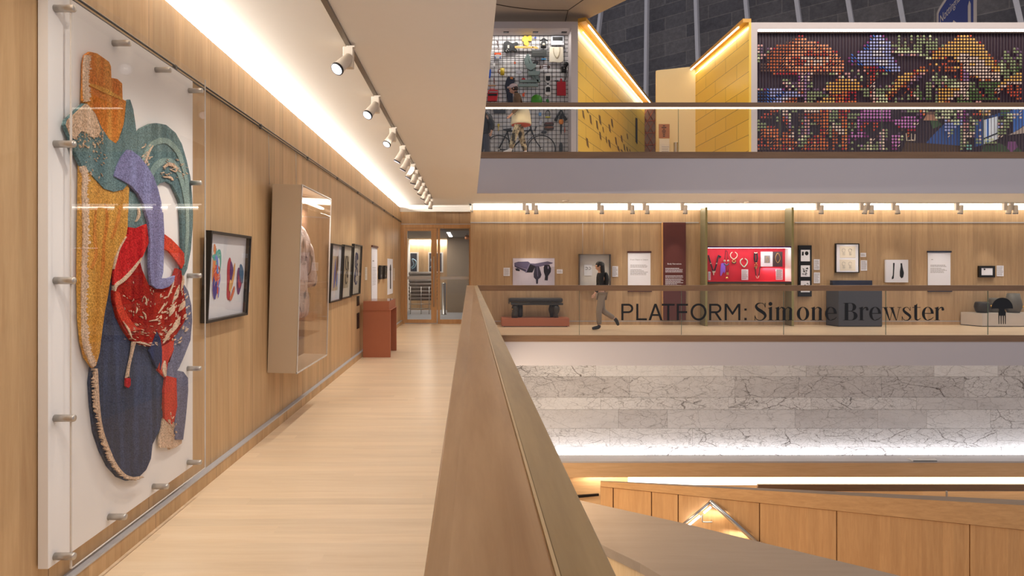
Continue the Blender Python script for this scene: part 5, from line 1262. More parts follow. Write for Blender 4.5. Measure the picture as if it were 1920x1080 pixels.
E(m, zM, [(55,365),(85,375),(242,745),(200,745),(150,640)], d=.10); m.build('side_frame', gg, t)
E(MB(), zM, [(-40,715),(215,715),(215,748),(-40,748)], YO-.02, .08).build('foot_rail', gg, t)
E(MB(), zM, [(-60,775),(200,765),(212,806),(-60,806)], YO-.02, .08).build('foot_rail', gg, t)
E(MB(), zM, [(30,490),(186,500),(175,545),(110,590),(60,560)], YO-.05, .08).build('seat', gg, t)
E(MB(), zM, [(70,600),(238,598),(222,652),(85,655)], YO-.05, .08).build('footplate', gg, t)
E(MB(), zM, [(20,440),(52,380),(72,420),(95,500),(60,560),(40,500)], YO-.03, .08).build('backrest', gg, t)
E(MB(), zM, [(120,665),(150,655),(185,715),(150,715)], YO-.03, .05).build('brace', gg, t)
t = item('american_football', 'brown and white striped football on the grid', 'ball', zM, (300, 543))
MB().ball(P(*zM(300,543), YO-.05), .078, .06, .075, 14).build('ball', C('ball_brown', (74,34,26)), t)
m = MB(); [E(m, zM, [(275,b),(330,b),(330,b+12),(275,b+12)], YO-.108, .01) for b in (520, 545, 566)]; m.build('stripes', M['paper'], t)
m = MB(); E(m, zM, [(228,543),(250,520),(250,568)], d=.05); E(m, zM, [(372,543),(350,520),(350,568)], d=.05); m.build('end_panels', C('ball_brown', (74,34,26)), t)
t = item('hoverboard', 'white self-balancing board with two black foot pads on the grid', 'hoverboard', zM, (342, 770))
E(MB(), zM, [(305,650),(320,628),(365,628),(382,650),(378,730),(358,752),(356,790),(380,815),(382,900),(365,920),(320,920),(304,900),(306,815),(328,790),(328,752),(308,730)], d=.08).build('shell', C('gloss_white', (222,218,212), .3), t)
E(MB(), zM, [(312,665),(374,665),(370,725),(345,732),(316,725)], YO-.08, .01).build('foot_pad', blk, t)
E(MB(), zM, [(316,818),(345,812),(370,818),(374,878),(312,878)], YO-.08, .01).build('foot_pad', blk, t)
MB().lathe(P(*zM(342,770), YO-.09), [(.026,0),(.026,.02)], 12, 'Y').build('hub', blk, t)
t = item('camera', 'black folding camera with a hanging strap at the right of the grid', 'camera', zM, (575, 560))
E(MB(), zM, [(525,535),(592,540),(592,606),(525,606)], d=.08).build('body', blk, t)
MB().lathe(P(*zM(588,500), YO-.12), [(.05,0),(.065,.02),(.06,.10)], 14, 'Y').build('lens', blk, t)
MB().tube(catmull([P(*zM(575,606), YO-.03), P(*zM(585,650), YO-.03), P(*zM(575,720), YO-.03)], 4), .012, 6).build('strap', blk, t)
m = MB(); [m.ball(P(*zM(a, b), YO-.10), .014) for a, b in ((560,560),(605,545),(570,530),(600,570))]; m.build('chrome_trim', M['steel'], t)
t = item('chopping_board', 'red paddle-shaped chopping board on the grid', 'board', zM, (522, 835))
E(MB(), zM, [(462,742),(506,742),(510,700),(530,700),(535,742),(580,742),(584,928),(462,928)], d=.025).build('board', C('board_red', (176,22,38)), t)
t = item('green_plate', 'round green plate partly behind the upper handrail', 'plate', zM, (190, 990))
MB().lathe(P(*zM(190,990), YO-.03), [(.15,0),(.155,.008),(.15,.014)], 28, 'Y').build('plate', C('leaf_green', (64,140,30), .35), t)
t = item('yellow_mug', 'yellow mug with red handle on the grid', 'mug', zN, (300, 605))
MB().lathe(P(*zN(302,650), YO-.05), [(.055,0),(.056,.17),(.05,.17),(.05,.02)], 16).build('cup', C('mug_yellow', (214,184,40), .4), t)
MB().tube(catmull([P(*zN(275,578), YO-.05), P(*zN(248,582), YO-.05), P(*zN(245,620), YO-.05), P(*zN(272,636), YO-.05)], 4), .009, 6).build('handle', C('mug_red', (120,44,30)), t)
t = item('denim_jeans', 'dark blue folded jeans hanging behind the walking person', 'jeans', zN, (400, 850))
E(MB(), zN, [(378,670),(468,690),(466,740),(440,830),(445,1020),(378,1020),(360,900),(335,800),(350,730)], d=.05).build('denim', C('denim', (36,40,54), .9), t)
E(MB(), zN, [(408,676),(445,682),(445,710),(408,706)], YO-.05, .006).build('leather_patch', C('patch_tan', (176,110,60)), t)
t = item('toy_figure', 'orange and blue boxy toy figure at the upper left of the grid', 'toy', zN, (240, 390))
E(MB(), zN, [(195,352),(282,352),(284,376),(195,376)]).build('hat', C('toy_orange', (222,90,40)), t)
E(MB(), zN, [(215,376),(265,376),(276,405),(276,430),(205,430),(205,405)]).build('body', C('toy_grey', (176,176,176)), t)
m = MB(); E(m, zN, [(203,405),(214,405),(214,430),(203,430)], YO-.04, .01); E(m, zN, [(266,405),(278,405),(278,430),(266,430)], YO-.04, .01); m.build('arms', C('toy_blue', (44,84,160)), t)
t = item('red_typewriter', 'red portable typewriter at the left edge of the grid', 'typewriter', zN, (172, 925))
E(MB(), zN, [(112,855),(240,855),(242,890),(230,995),(102,995),(106,900)], d=.10).build('case', C('signal_red', (200,26,34), .4), t)
E(MB(), zN, [(122,872),(235,872),(235,888),(122,888)], YO-.10, .01).build('roller', C('roller_grey', (140,140,140)), t)
E(MB(), zN, [(112,905),(230,905),(228,932),(110,932)], YO-.10, .01).build('keys', blk, t)
MB().tube([P(*zN(135,852), YO-.05), P(*zN(140,842), YO-.05), P(*zN(190,842), YO-.05), P(*zN(196,852), YO-.05)], .01, 6).build('handle', C('signal_red', (200,26,34), .4), t)
def small(name, label, cat, z, pts, c, d=.03, nm='body'):
    a = sum(p[0] for p in pts)/len(pts), sum(p[1] for p in pts)/len(pts)
    o = E(MB(), z, pts, d=d); o = o.build(name, C(name+'_finish', c), None); tag(o, label, cat, 'objects hung on the wire grid'); return o
small('blue_ruler', 'tall blue strip object at the far left of the grid', 'object', zN, [(124,580),(150,575),(148,650),(135,695),(122,690)], (40,90,190))
small('pocket_knife', 'small dark and red folding tool near the guitar', 'tool', zN, [(218,190),(244,190),(246,215),(240,235),(256,268),(246,268),(232,240),(230,205)], (60,26,26))
small('white_bulb', 'small white bulb shape on the left of the grid', 'bulb', zN, [(178,490),(198,488),(206,510),(200,530),(190,538),(176,524)], (226,224,220))
small('grey_mesh_square', 'pale grey perforated square below the walking tool row', 'object', zN, [(486,588),(562,588),(562,636),(486,636)], (176,174,178))
small('red_rose', 'red heart-like object left of the high chair foot rails', 'object', zN, [(560,705),(585,690),(610,700),(612,725),(590,740),(568,732)], (186,24,30))
small('orange_pliers', 'small orange and red pliers behind the walking person', 'tool', zN, [(575,895),(592,900),(600,880),(606,895),(598,915),(604,940),(575,940),(572,912)], (226,84,40))
small('blue_goggles', 'flat blue goggles under the grey device', 'goggles', zM, [(250,438),(272,426),(285,432),(300,424),(318,436),(312,446),(288,442),(262,448)], (60,130,176))
small('helmet', 'small black helmet-like object below the grey device', 'object', zM, [(145,480),(160,464),(200,464),(214,478),(200,498),(160,500)], (34,34,36), .06)
small('blue_badge', 'tiny blue and white badge above the telephone', 'badge', zM, [(158,140),(182,140),(184,152),(160,156)], (40,80,190))
small('wall_scissors', 'grey pair of scissors at the right of the tote bag', 'scissors', zM, [(568,310),(578,310),(580,280),(586,282),(586,330),(576,335),(566,332)], (140,140,144))
small('red_knife', 'thin red-brown knife above the typewriter', 'knife', zN, [(184,690),(196,690),(196,765),(186,765)], (110,40,30))
small('wooden_stick', 'short horizontal wooden stick above the typewriter', 'stick', zN, [(112,787),(214,789),(214,799),(112,799)], (196,150,96))
small('black_hairclip', 'small black bar above the red chopping board', 'object', zM, [(434,724),(480,724),(480,736),(434,736)], (36,34,36))
small('cactus_toy', 'small green and white toy beside the hoverboard foot', 'toy', zM, [(314,985),(340,970),(356,990),(358,1018),(336,1020),(318,1012)], (40,110,50))
small('orange_peeler', 'small orange dot tool left of centre on the grid', 'tool', zN, [(460,470),(482,478),(482,500),(464,502)], (196,80,40))
# lower part
t = item('bicycle', 'black road bicycle fixed at the bottom of the grid', 'bicycle', zL, (900, 800))
def ringm(m, u, v, r, th, y): m.tube([P(u+r*math.cos(R(k)), v-r*math.sin(R(k)), y) for k in range(0, 360, 10)], th, 6, True)
cf, cb = (1015.2, 280), (935, 280)
for nm, (cu_, cv_) in (('front_wheel', cf), ('rear_wheel', cb)):
    m = MB(); ringm(m, cu_, cv_, 26, .014, YO-.05); w_ = m.build(nm, blk, t)
    m = MB(); [m.tube([P(cu_, cv_, YO-.05), P(cu_+25.5*math.cos(R(k)), cv_-25.5*math.sin(R(k)), YO-.05)], .0022, 3) for k in range(0, 360, 18)]; m.ball(P(cu_, cv_, YO-.05), .03); m.build('spokes', M['steel'], w_)
m = MB()
bbk = (957, 282); hd = (995.5, 241); st = (951, 243)
for a, b in ((bbk, hd), (bbk, st), ((952.5, 246), (996, 245)), (cb, bbk), (cb, (951.5, 247)), ((994, 236), (999, 252))): m.tube([P(*a, YO-.05), P(*b, YO-.05)], .018, 8)
m.build('frame', blk, t)
MB().tube(catmull([P(999,252,YO-.05), P(1004,263,YO-.05), P(1010,272,YO-.05), P(*cf, YO-.05)], 4), .013, 6).build('fork', blk, t)
MB().tube(catmull([P(988,234,YO-.12), P(994,232,YO-.07), P(994,236,YO-.05)], 4), .012, 6).tube(catmull([P(988,234,YO-.12), P(984,240,YO-.14)], 3), .012, 6).build('handlebar', M['steel'], t)
MB().prism([P(943,242,YO-.09), P(959,240,YO-.07), P(959,243,YO-.07), P(950,245,YO-.09)], (0,.08,0)).build('saddle', blk, t)
m = MB(); ringm(m, bbk[0], bbk[1], 5, .008, YO-.08); m.tube([P(*bbk, YO-.08), P(962, 289, YO-.09)], .010, 6); m.build('crankset', M['steel'], t)
MB().tube([P(1015.2+29*math.cos(R(k)), 280-29*math.sin(R(k)), YO-.05) for k in range(95, 180, 10)], .009, 6).build('mudguard', blk, t)
t = item('bike_lock', 'black U-shaped lock with yellow bar', 'lock', zL, (1320, 250))
MB().tube(catmull([P(*zL(1285,300), YO-.04), P(*zL(1285,210), YO-.04), P(*zL(1320,178), YO-.04), P(*zL(1355,210), YO-.04), P(*zL(1355,300), YO-.04)], 4), .012, 6).build('shackle', blk, t)
MB().tube([P(*zL(1275,308), YO-.04), P(*zL(1368,308), YO-.04)], .018, 6).build('lock_bar', C('lock_yellow', (210,200,50)), t)
for i, (c, vy) in enumerate((((84,40,32), 435), ((122,72,44), 512))):
    t = item('leather_shoe', ['dark brown leather shoe, upper of the pair on the grid', 'lighter brown leather shoe, lower of the pair on the grid'][i], 'shoe', zL, (1345, vy), 'pair of shoes on the grid')
    sm_ = C('shoe_%d' % i, c)
    m = MB(); m.ball(P(*zL(1345, vy), YO-.05), .135, .05, .045, 14); m.build('upper', sm_, t)
    E(MB(), zL, [(1250,vy+8),(1440,vy+8),(1436,vy+26),(1330,vy+34),(1262,vy+24)], d=.09).build('sole', C('sole_brown', (56,36,28)), t)
t = item('tool_harness', 'black strap harness with orange-faced buckle on the grid', 'harness', zL, (1580, 300))
MB().tube([P(*zL(1575,170), YO-.04), P(*zL(1505,290), YO-.04), P(*zL(1470,380), YO-.04)], [.02,.03,.045], 8).build('strap', blk, t)
MB().tube([P(*zL(1585,170), YO-.04), P(*zL(1630,280), YO-.04), P(*zL(1675,370), YO-.04)], [.02,.03,.045], 8).build('strap', blk, t)
MB().tube([P(*zL(1575,240), YO-.04), P(*zL(1575,350), YO-.04)], .04, 8).tube([P(*zL(1578,440), YO-.04), P(*zL(1582,650), YO-.04)], [.03, .008], 8).build('handle', blk, t)
MB().ball(P(*zL(1580,398), YO-.05), .07, .04, .08, 12).build('orange_face', C('amber', (222,130,30)), t)
small('thermos_flask', 'black flask standing at the bottom right of the grid', 'flask', zL, [(1562,800),(1590,800),(1608,850),(1608,1010),(1550,1010),(1550,850)], (34,36,40), .10)
small('spectacle_case', 'black rounded bar above the front bicycle wheel', 'object', zL, [(1195,590),(1210,580),(1290,580),(1304,600),(1290,620),(1210,620),(1195,608)], (34,32,34), .05)
small('brush_tool', 'dark short brush hanging left of the shoes', 'brush', zL, [(1072,490),(1110,490),(1095,530),(1082,578),(1050,570),(1072,530)], (34,32,34))
small('yellow_whisk', 'yellow wand with round head behind the rear wheel', 'tool', zL, [(335,445),(360,432),(385,445),(385,475),(368,482),(366,570),(354,570),(352,482),(338,475)], (196,170,50))
small('blue_cassette', 'small blue and white cassette left of the lock', 'cassette', zL, [(1145,218),(1195,218),(1195,282),(1145,282)], (90,140,186))
small('white_charger', 'small pale rectangular device left of the shoes', 'device', zL, [(1160,368),(1205,370),(1202,462),(1156,458)], (170,172,182))
small('orange_pen', 'thin dark pen with orange tip at the right of the grid', 'pen', zL, [(1644,500),(1654,500),(1660,570),(1654,606),(1644,606)], (200,80,40))
small('black_speaker_bar', 'long black studded bar just under the upper handrail at left', 'object', zL, [(250,140),(500,140),(500,225),(270,225)], (50,52,58), .05)

# ================================================================ yellow walls
def yellow():
    m, nt, b = new_mat('yellow_printed_panel'); L = nt.links.new
    tc = N(nt, 'ShaderNodeTexCoord'); uv = N(nt, 'ShaderNodeUVMap')
    br = N(nt, 'ShaderNodeTexBrick'); br.inputs['Scale'].default_value = 1; br.inputs['Mortar Size'].default_value = .006
    br.inputs['Brick Width'].default_value = 1.5; br.inputs['Row Height'].default_value = .42
    br.inputs['Color1'].default_value = (*lin((240,200,80)), 1); br.inputs['Color2'].default_value = (*lin((234,192,72)), 1); br.inputs['Mortar'].default_value = (*lin((96,62,20)), 1)
    L(uv.outputs[0], br.inputs[0]); L(br.outputs[0], b.inputs['Base Color']); b.inputs['Roughness'].default_value = .28
    return m
YEL = yellow(); YPL = plain('yellow_cap', (206,150,50), .4)
def uvwall(name, p0, p1, z0, z1, mat, zt1=None, kind='structure'):
    p0, p1 = Vector(p0), Vector(p1); zt1 = z1 if zt1 is None else zt1
    d = (p1-p0); n = Vector((-d.y, d.x)).normalized()*.06
    vs = [(p0.x,p0.y,z0),(p1.x,p1.y,z0),(p1.x,p1.y,zt1),(p0.x,p0.y,z1)]
    mb = MB(); mb.add(vs+[(x+n.x, y+n.y, z) for x, y, z in vs], [(0,1,2,3),(7,6,5,4),(0,4,5,1),(1,5,6,2),(2,6,7,3),(3,7,4,0)])
    me_o = mb.build(name, mat, None, kind=kind); me = me_o.data
    uvl = me.uv_layers.new(name='uv'); L_ = d.length; k = 0
    uvs = [(0,z0),(L_,z0),(L_,zt1),(0,z1)]*2
    for poly in me.polygons:
        for li in poly.loop_indices: uvl.data[li].uv = uvs[me.loops[li].vertex_index] if poly.index < 2 else (.7, .2)
    return me_o
A0 = (PX(1083.6, YU), YU); A1 = (PX(1215, 25.2), 25.2)
ZT = PZ(42, YU)
def lerp(a, b, t_): return tuple(a[i]+(b[i]-a[i])*t_ for i in range(len(a)))
uvwall('wall_yellow_left', A0, A1, ZF, ZT, YEL)
B0_, B1_ = (PX(1408.5, YU), YU), (PX(1307, 20.45), 20.45)
uvwall('wall_yellow_right', B0_, B1_, ZF, ZT, YEL)
def ledge(p0, p1, side, name, nm2):
    p0, p1 = Vector((*p0, ZT)), Vector((*p1, ZT)); d = (p1-p0).normalized(); n = Vector((-d.y, d.x, 0))*side
    t = thing('wall_cap_light', nm2, 'light', tuple(p0), group='LED caps on the yellow walls')
    MB().prism([p0+n*.0, p1, p1+n*.22, p0+n*.22], (0, 0, .10)).build('cap', YPL, t)
    MB().prism([p0+n*.19+d*.3, p1+n*.19, p1+n*.22, p0+n*.22+d*.3], (0, 0, -.03)).build('led_tube', M['led_warm'], t)
    m = MB(); L_ = (p1-p0).length
    MB().tube([p0+n*.05+d*.3+Vector((0,0,-.16)), p1+n*.05+Vector((0,0,-.16))], .012, 6).build('led_tube', M['led_warm'], t)
    c = (p0+p1)/2+n*.17+Vector((0,0,-.05))
    area('yellow_wall_lamp', c, (Matrix.Rotation(math.atan2(d.y, d.x), 3, 'Z') @ Matrix.Rotation(R(-18)*side, 3, 'X')).to_euler(), L_*.95, .04, 1.9*L_, (1, .92, .74))
ledge(A0, A1, -1, 'a', 'long yellow capped LED strip along the left yellow wall top')
ledge(B0_, B1_, 1, 'b', 'short yellow capped LED strip along the right yellow wall top')
# printed dark photo tiles on the left yellow wall
m = MB(); rg = random.Random(11)
def onV(u, v, p0, p1, off=.004):
    p0, p1 = Vector((*p0, 0)), Vector((*p1, 0)); d = (p1-p0).normalized(); n = Vector((d.y, -d.x, 0))
    du = Vector(((u-CX)/F, 1, -(v-CY)/F)); s_ = (p0-Vector((0,0,EYE))).dot(n)/du.dot(n); q = Vector((0,0,EYE))+du*s_
    return q-n*off*(1 if n.dot(du) > 0 else -1)
tiles = [(120,170,40,180),(205,150,38,80),(265,260,42,200),(450,265,44,200),(695,340,38,180),(395,375,40,190),(525,505,24,120),(645,450,40,170),(460,600,38,170),(640,755,44,170),(775,705,36,170),(890,670,34,150),(195,720,50,200),(590,700,24,140),(945,850,30,140),(820,880,40,110),(1000,900,30,100),(890,950,40,60),(1010,640,22,120),(1060,950,22,60)]
for (x, y, w_, h_) in tiles:
    c_ = lambda a, b: onV(1080+a/10.667, 190+b/10.667, A0, A1)
    q = [c_(x, y), c_(x+w_*.8, y+w_*.62), c_(x+w_*1.1+10, y+h_+w_*.5), c_(x+w_*.3+6, y+h_*.82)]
    m.poly(q); 
t = thing('photo_tiles', 'faded dark photographs printed across the left yellow wall', 'print', tuple(onV(1120, 250, A0, A1)))
m.build('print', plain('tile_print', (104,74,30), .4, noise=.35, nscale=14), t)
t = thing('coat_hook_screen', 'thin black vertical screen on the far part of the yellow wall', 'screen', tuple(onV(1193, 250, A0, A1)))
MB().prism([onV(1191.5, 221, A0, A1), onV(1194.5, 223, A0, A1), onV(1194.5, 270, A0, A1), onV(1191.8, 266, A0, A1)], (0, -.05, 0)).build('panel', blk, t)
# words on the right yellow wall
dv = (Vector((*B0_, 0))-Vector((*B1_, 0))).normalized(); 
def zW(x, y): return onV(1220+x/9, 170+y/9, B1_, B0_, .006)
def wordalong(word, a, b, hgt, name):
    """letters placed one by one from a to b on the right yellow wall"""
    t_ = thing('wall_lettering', name, 'lettering', tuple(a), group='words on the right yellow wall')
    n_ = len(word); ux = (b-a); L_ = ux.length; ux = ux.normalized()
    nrm = Vector((-1, 0, 0)); uy = nrm.cross(ux); uy = uy if uy.dot(Vector((0,0,1)))*1 > 0 or True else -uy
    if name.startswith('USER'): pass
    for i, ch in enumerate(word):
        mb = MB(); add_text(mb, ch, a+ux*L_*(i+.5)/n_, ux, uy, hgt); 
        for k_ in range(len(mb.v)): pass
        mb.build('letter', M['ink'], t_)
def wv(word, xy0, xy1, h, name): wordalong(word, zW(*xy0), zW(*xy1), h, name)
wv('DESIGNER', (905,690), (1015,110), .42, 'black word DESIGNER rising up the right yellow wall')
wv('MAKER', (1105,90), (1150,470), .42, 'black word MAKER descending on the right yellow wall')
wv('USER', (995,822), (1112,770), .95, 'black word USER low on the right yellow wall')
m = MB(); 
for i in range(25):
    y = 408+i*24; x0_, x1_ = 1375, 1580-(25 if i > 16 else 0)
    p0, p1 = zW(x0_, y+55), zW(x1_, y-30+8)
    m.prism([p0, p1, p1+Vector((0,0,-.035)), p0+Vector((0,0,-.035))], (.003, 0, 0))
t = thing('credit_text', 'block of fine printed lines on the right yellow wall', 'lettering', tuple(zW(1480, 700)))
m.build('print', plain('brown_print', (120,82,30), .5), t)
# cream wall between, copper triangles
struct(MB().prism([P(1231, 132, 20.9), P(1309, 123.5, 20.4), P(1309, 330, 20.4), P(1231, 330, 20.9)], (0, .1, 0)), 'wall_cream', plain('cream_paint', (240,218,168), .6, noise=.01))
t = thing('copper_sign', 'copper rectangular sign with stacked dark words on the cream wall', 'sign', tuple(P(1245, 259, 20.3)))
MB().box(PX(1235, 20.3), PX(1255, 20.3), 20.27, 20.30, PZ(259.5, 20.3), PZ(233, 20.3)).build('plate', plain('copper_plate', (168,108,70), .4, .3), t)
m = MB()
for i, w_ in enumerate((2.2, 4.4, 2, 3.6, 2.8, 2, 2)): m.box(PX(1245-w_, 20.26), PX(1245+w_, 20.26), 20.262, 20.268, PZ(236.6+i*3.25, 20.26), PZ(235.2+i*3.25, 20.26))
m.build('print', M['ink'], t)
MB().box(PX(1236, 20.3), PX(1254.5, 20.3), 20.27, 20.30, PZ(330, 20.3), PZ(260.5, 20.3)).build('lower_plate', M['cream_paper'], t)
t = thing('steel_bollard', 'small steel cylinder bin standing right of the copper sign', 'bollard', tuple(P(1267, 300, 18.5)))
MB().lathe((PX(1267, 18.5), 18.5, ZF), [(.06,0),(.06,PZ(268, 18.5)-ZF),(.065,PZ(267.5, 18.5)-ZF),(.02,PZ(267, 18.5)-ZF)], 14).build('post', M['steel'], t)
t = thing('acrylic_sign_holder', 'clear acrylic sign holder with grey lettering in front of the cream wall', 'sign', tuple(P(1247, 288, 18)))
MB().box(PX(1238, 18), PX(1257, 18), 18, 18.01, ZF, PZ(270.5, 18)).build('sheet', M['acrylic'], t)
m = MB(); 
for i in range(3): textlines(m, PX(1241, 17.99), PX(1255, 17.99), PZ(274+i*4, 17.99), PZ(277+i*4, 17.99), 1, 17.99, .02)
m.build('print', M['greyink'], t)
cop = plain('copper_tile', (118,80,54), .5, .2, noise=.2); glo = plain('copper_ridge', (178,84,40), .4, .3)
t = thing('copper_triangle_wall', 'wall of dark copper triangular tiles between the yellow and cream walls', 'wall panel', tuple(P(1214, 300, 24.4)))
Yt = 24.6
MB().box(PX(1180, Yt), PX(1240, Yt), Yt, Yt+.1, ZF, PZ(196, Yt)).build('backing', cop, t)
m = MB(); h = 22.5
rowsv = [205, 227.5, 250, 272.5, 295]
for r_ in range(4):
    va, vb = rowsv[r_], rowsv[r_+1]
    m.tube([P(1180, vb, Yt-.03), P(1240, vb-1.5, Yt-.03)], .013, 5)
    xs = [1195+12.5*k-(0 if r_ % 2 else 12.5)+6.5 for k in range(-1, 4)]
    for k in xs: m.tube([P(k, vb, Yt-.03), P(k+12, va, Yt-.03), P(k+24, vb, Yt-.03)], .013, 5)
m.build('ridge', glo, t)
area('copper_lamp', (PX(1197, 24.1), 24.1, PZ(225, 24.1)), (R(90), 0, R(0)), .1, 1.2, 8, (1, .88, .7))
# ================================================================ mushroom mosaic display
YS = YU
xm0, xm1 = PX(1420, YS), PX(2010, YS)
struct(MB().box(PX(1408.5, YS), xm1, YS, YS+.4, PZ(54.5, YS), PZ(42, YS)), 'wall_display_header', frame_m)
struct(MB().box(PX(1408.5, YS), xm0-.001, YS, YS+.4, ZF, PZ(54.5, YS)), 'wall_display_post', frame_m)
struct(MB().box(xm0, xm1, YS+.3, YS+.4, ZF, PZ(54.5, YS)), 'wall_display_rear', frame_m)
t = thing('mushroom_display', 'wide dark display wall of small coloured discs forming giant mushrooms', 'display', (PX(1670, YS), YS+.1, ZF))
MB().box(xm0, xm1, YS+.16, YS+.2, ZF, PZ(58.5, YS)).build('backing', plain('aubergine', (48,28,44), .5, noise=.25, nscale=1.2), t)
m = MB(); x = xm0+.03
while x < xm1: m.box(x-.0018, x+.0018, YS+.13, YS+.16, ZF, PZ(59, YS)); x += 5.85*YS/F
m.build('slat_fins', plain('slat', (96,80,88), .4), t)
m = MB(); x = xm0+.04
while x < xm1: m.prism([Vector((x, YS+.02, PZ(57.6, YS))), Vector((x+.03, YS+.02, PZ(57.6, YS))), Vector((x+.045, YS+.02, PZ(55.4, YS))), Vector((x+.015, YS+.02, PZ(55.4, YS)))], (0,.02,0)); x += .0625
m.build('led_row', M['led_cool'], t)
MB().box(xm0, xm1, YS+.04, YS+.12, PZ(58.5, YS), PZ(54.5, YS)).build('led_tray', frame_m, t)
PAL = {'o':(232,150,104),'d':(176,88,44),'r':(214,84,56),'R':(168,26,36),'w':(224,198,180),'p':(204,150,144),'P':(126,44,112),'m':(158,120,160),'b':(70,116,206),'l':(158,164,214),'W':(216,212,222),
       'g':(134,146,104),'G':(78,104,54),'y':(224,176,92),'Y':(226,168,76),'c':(206,212,168),'v':(98,72,98),'k':(84,56,46),'O':(228,118,54),'M':(206,128,200),'n':(36,56,100),'T':(120,180,168)}
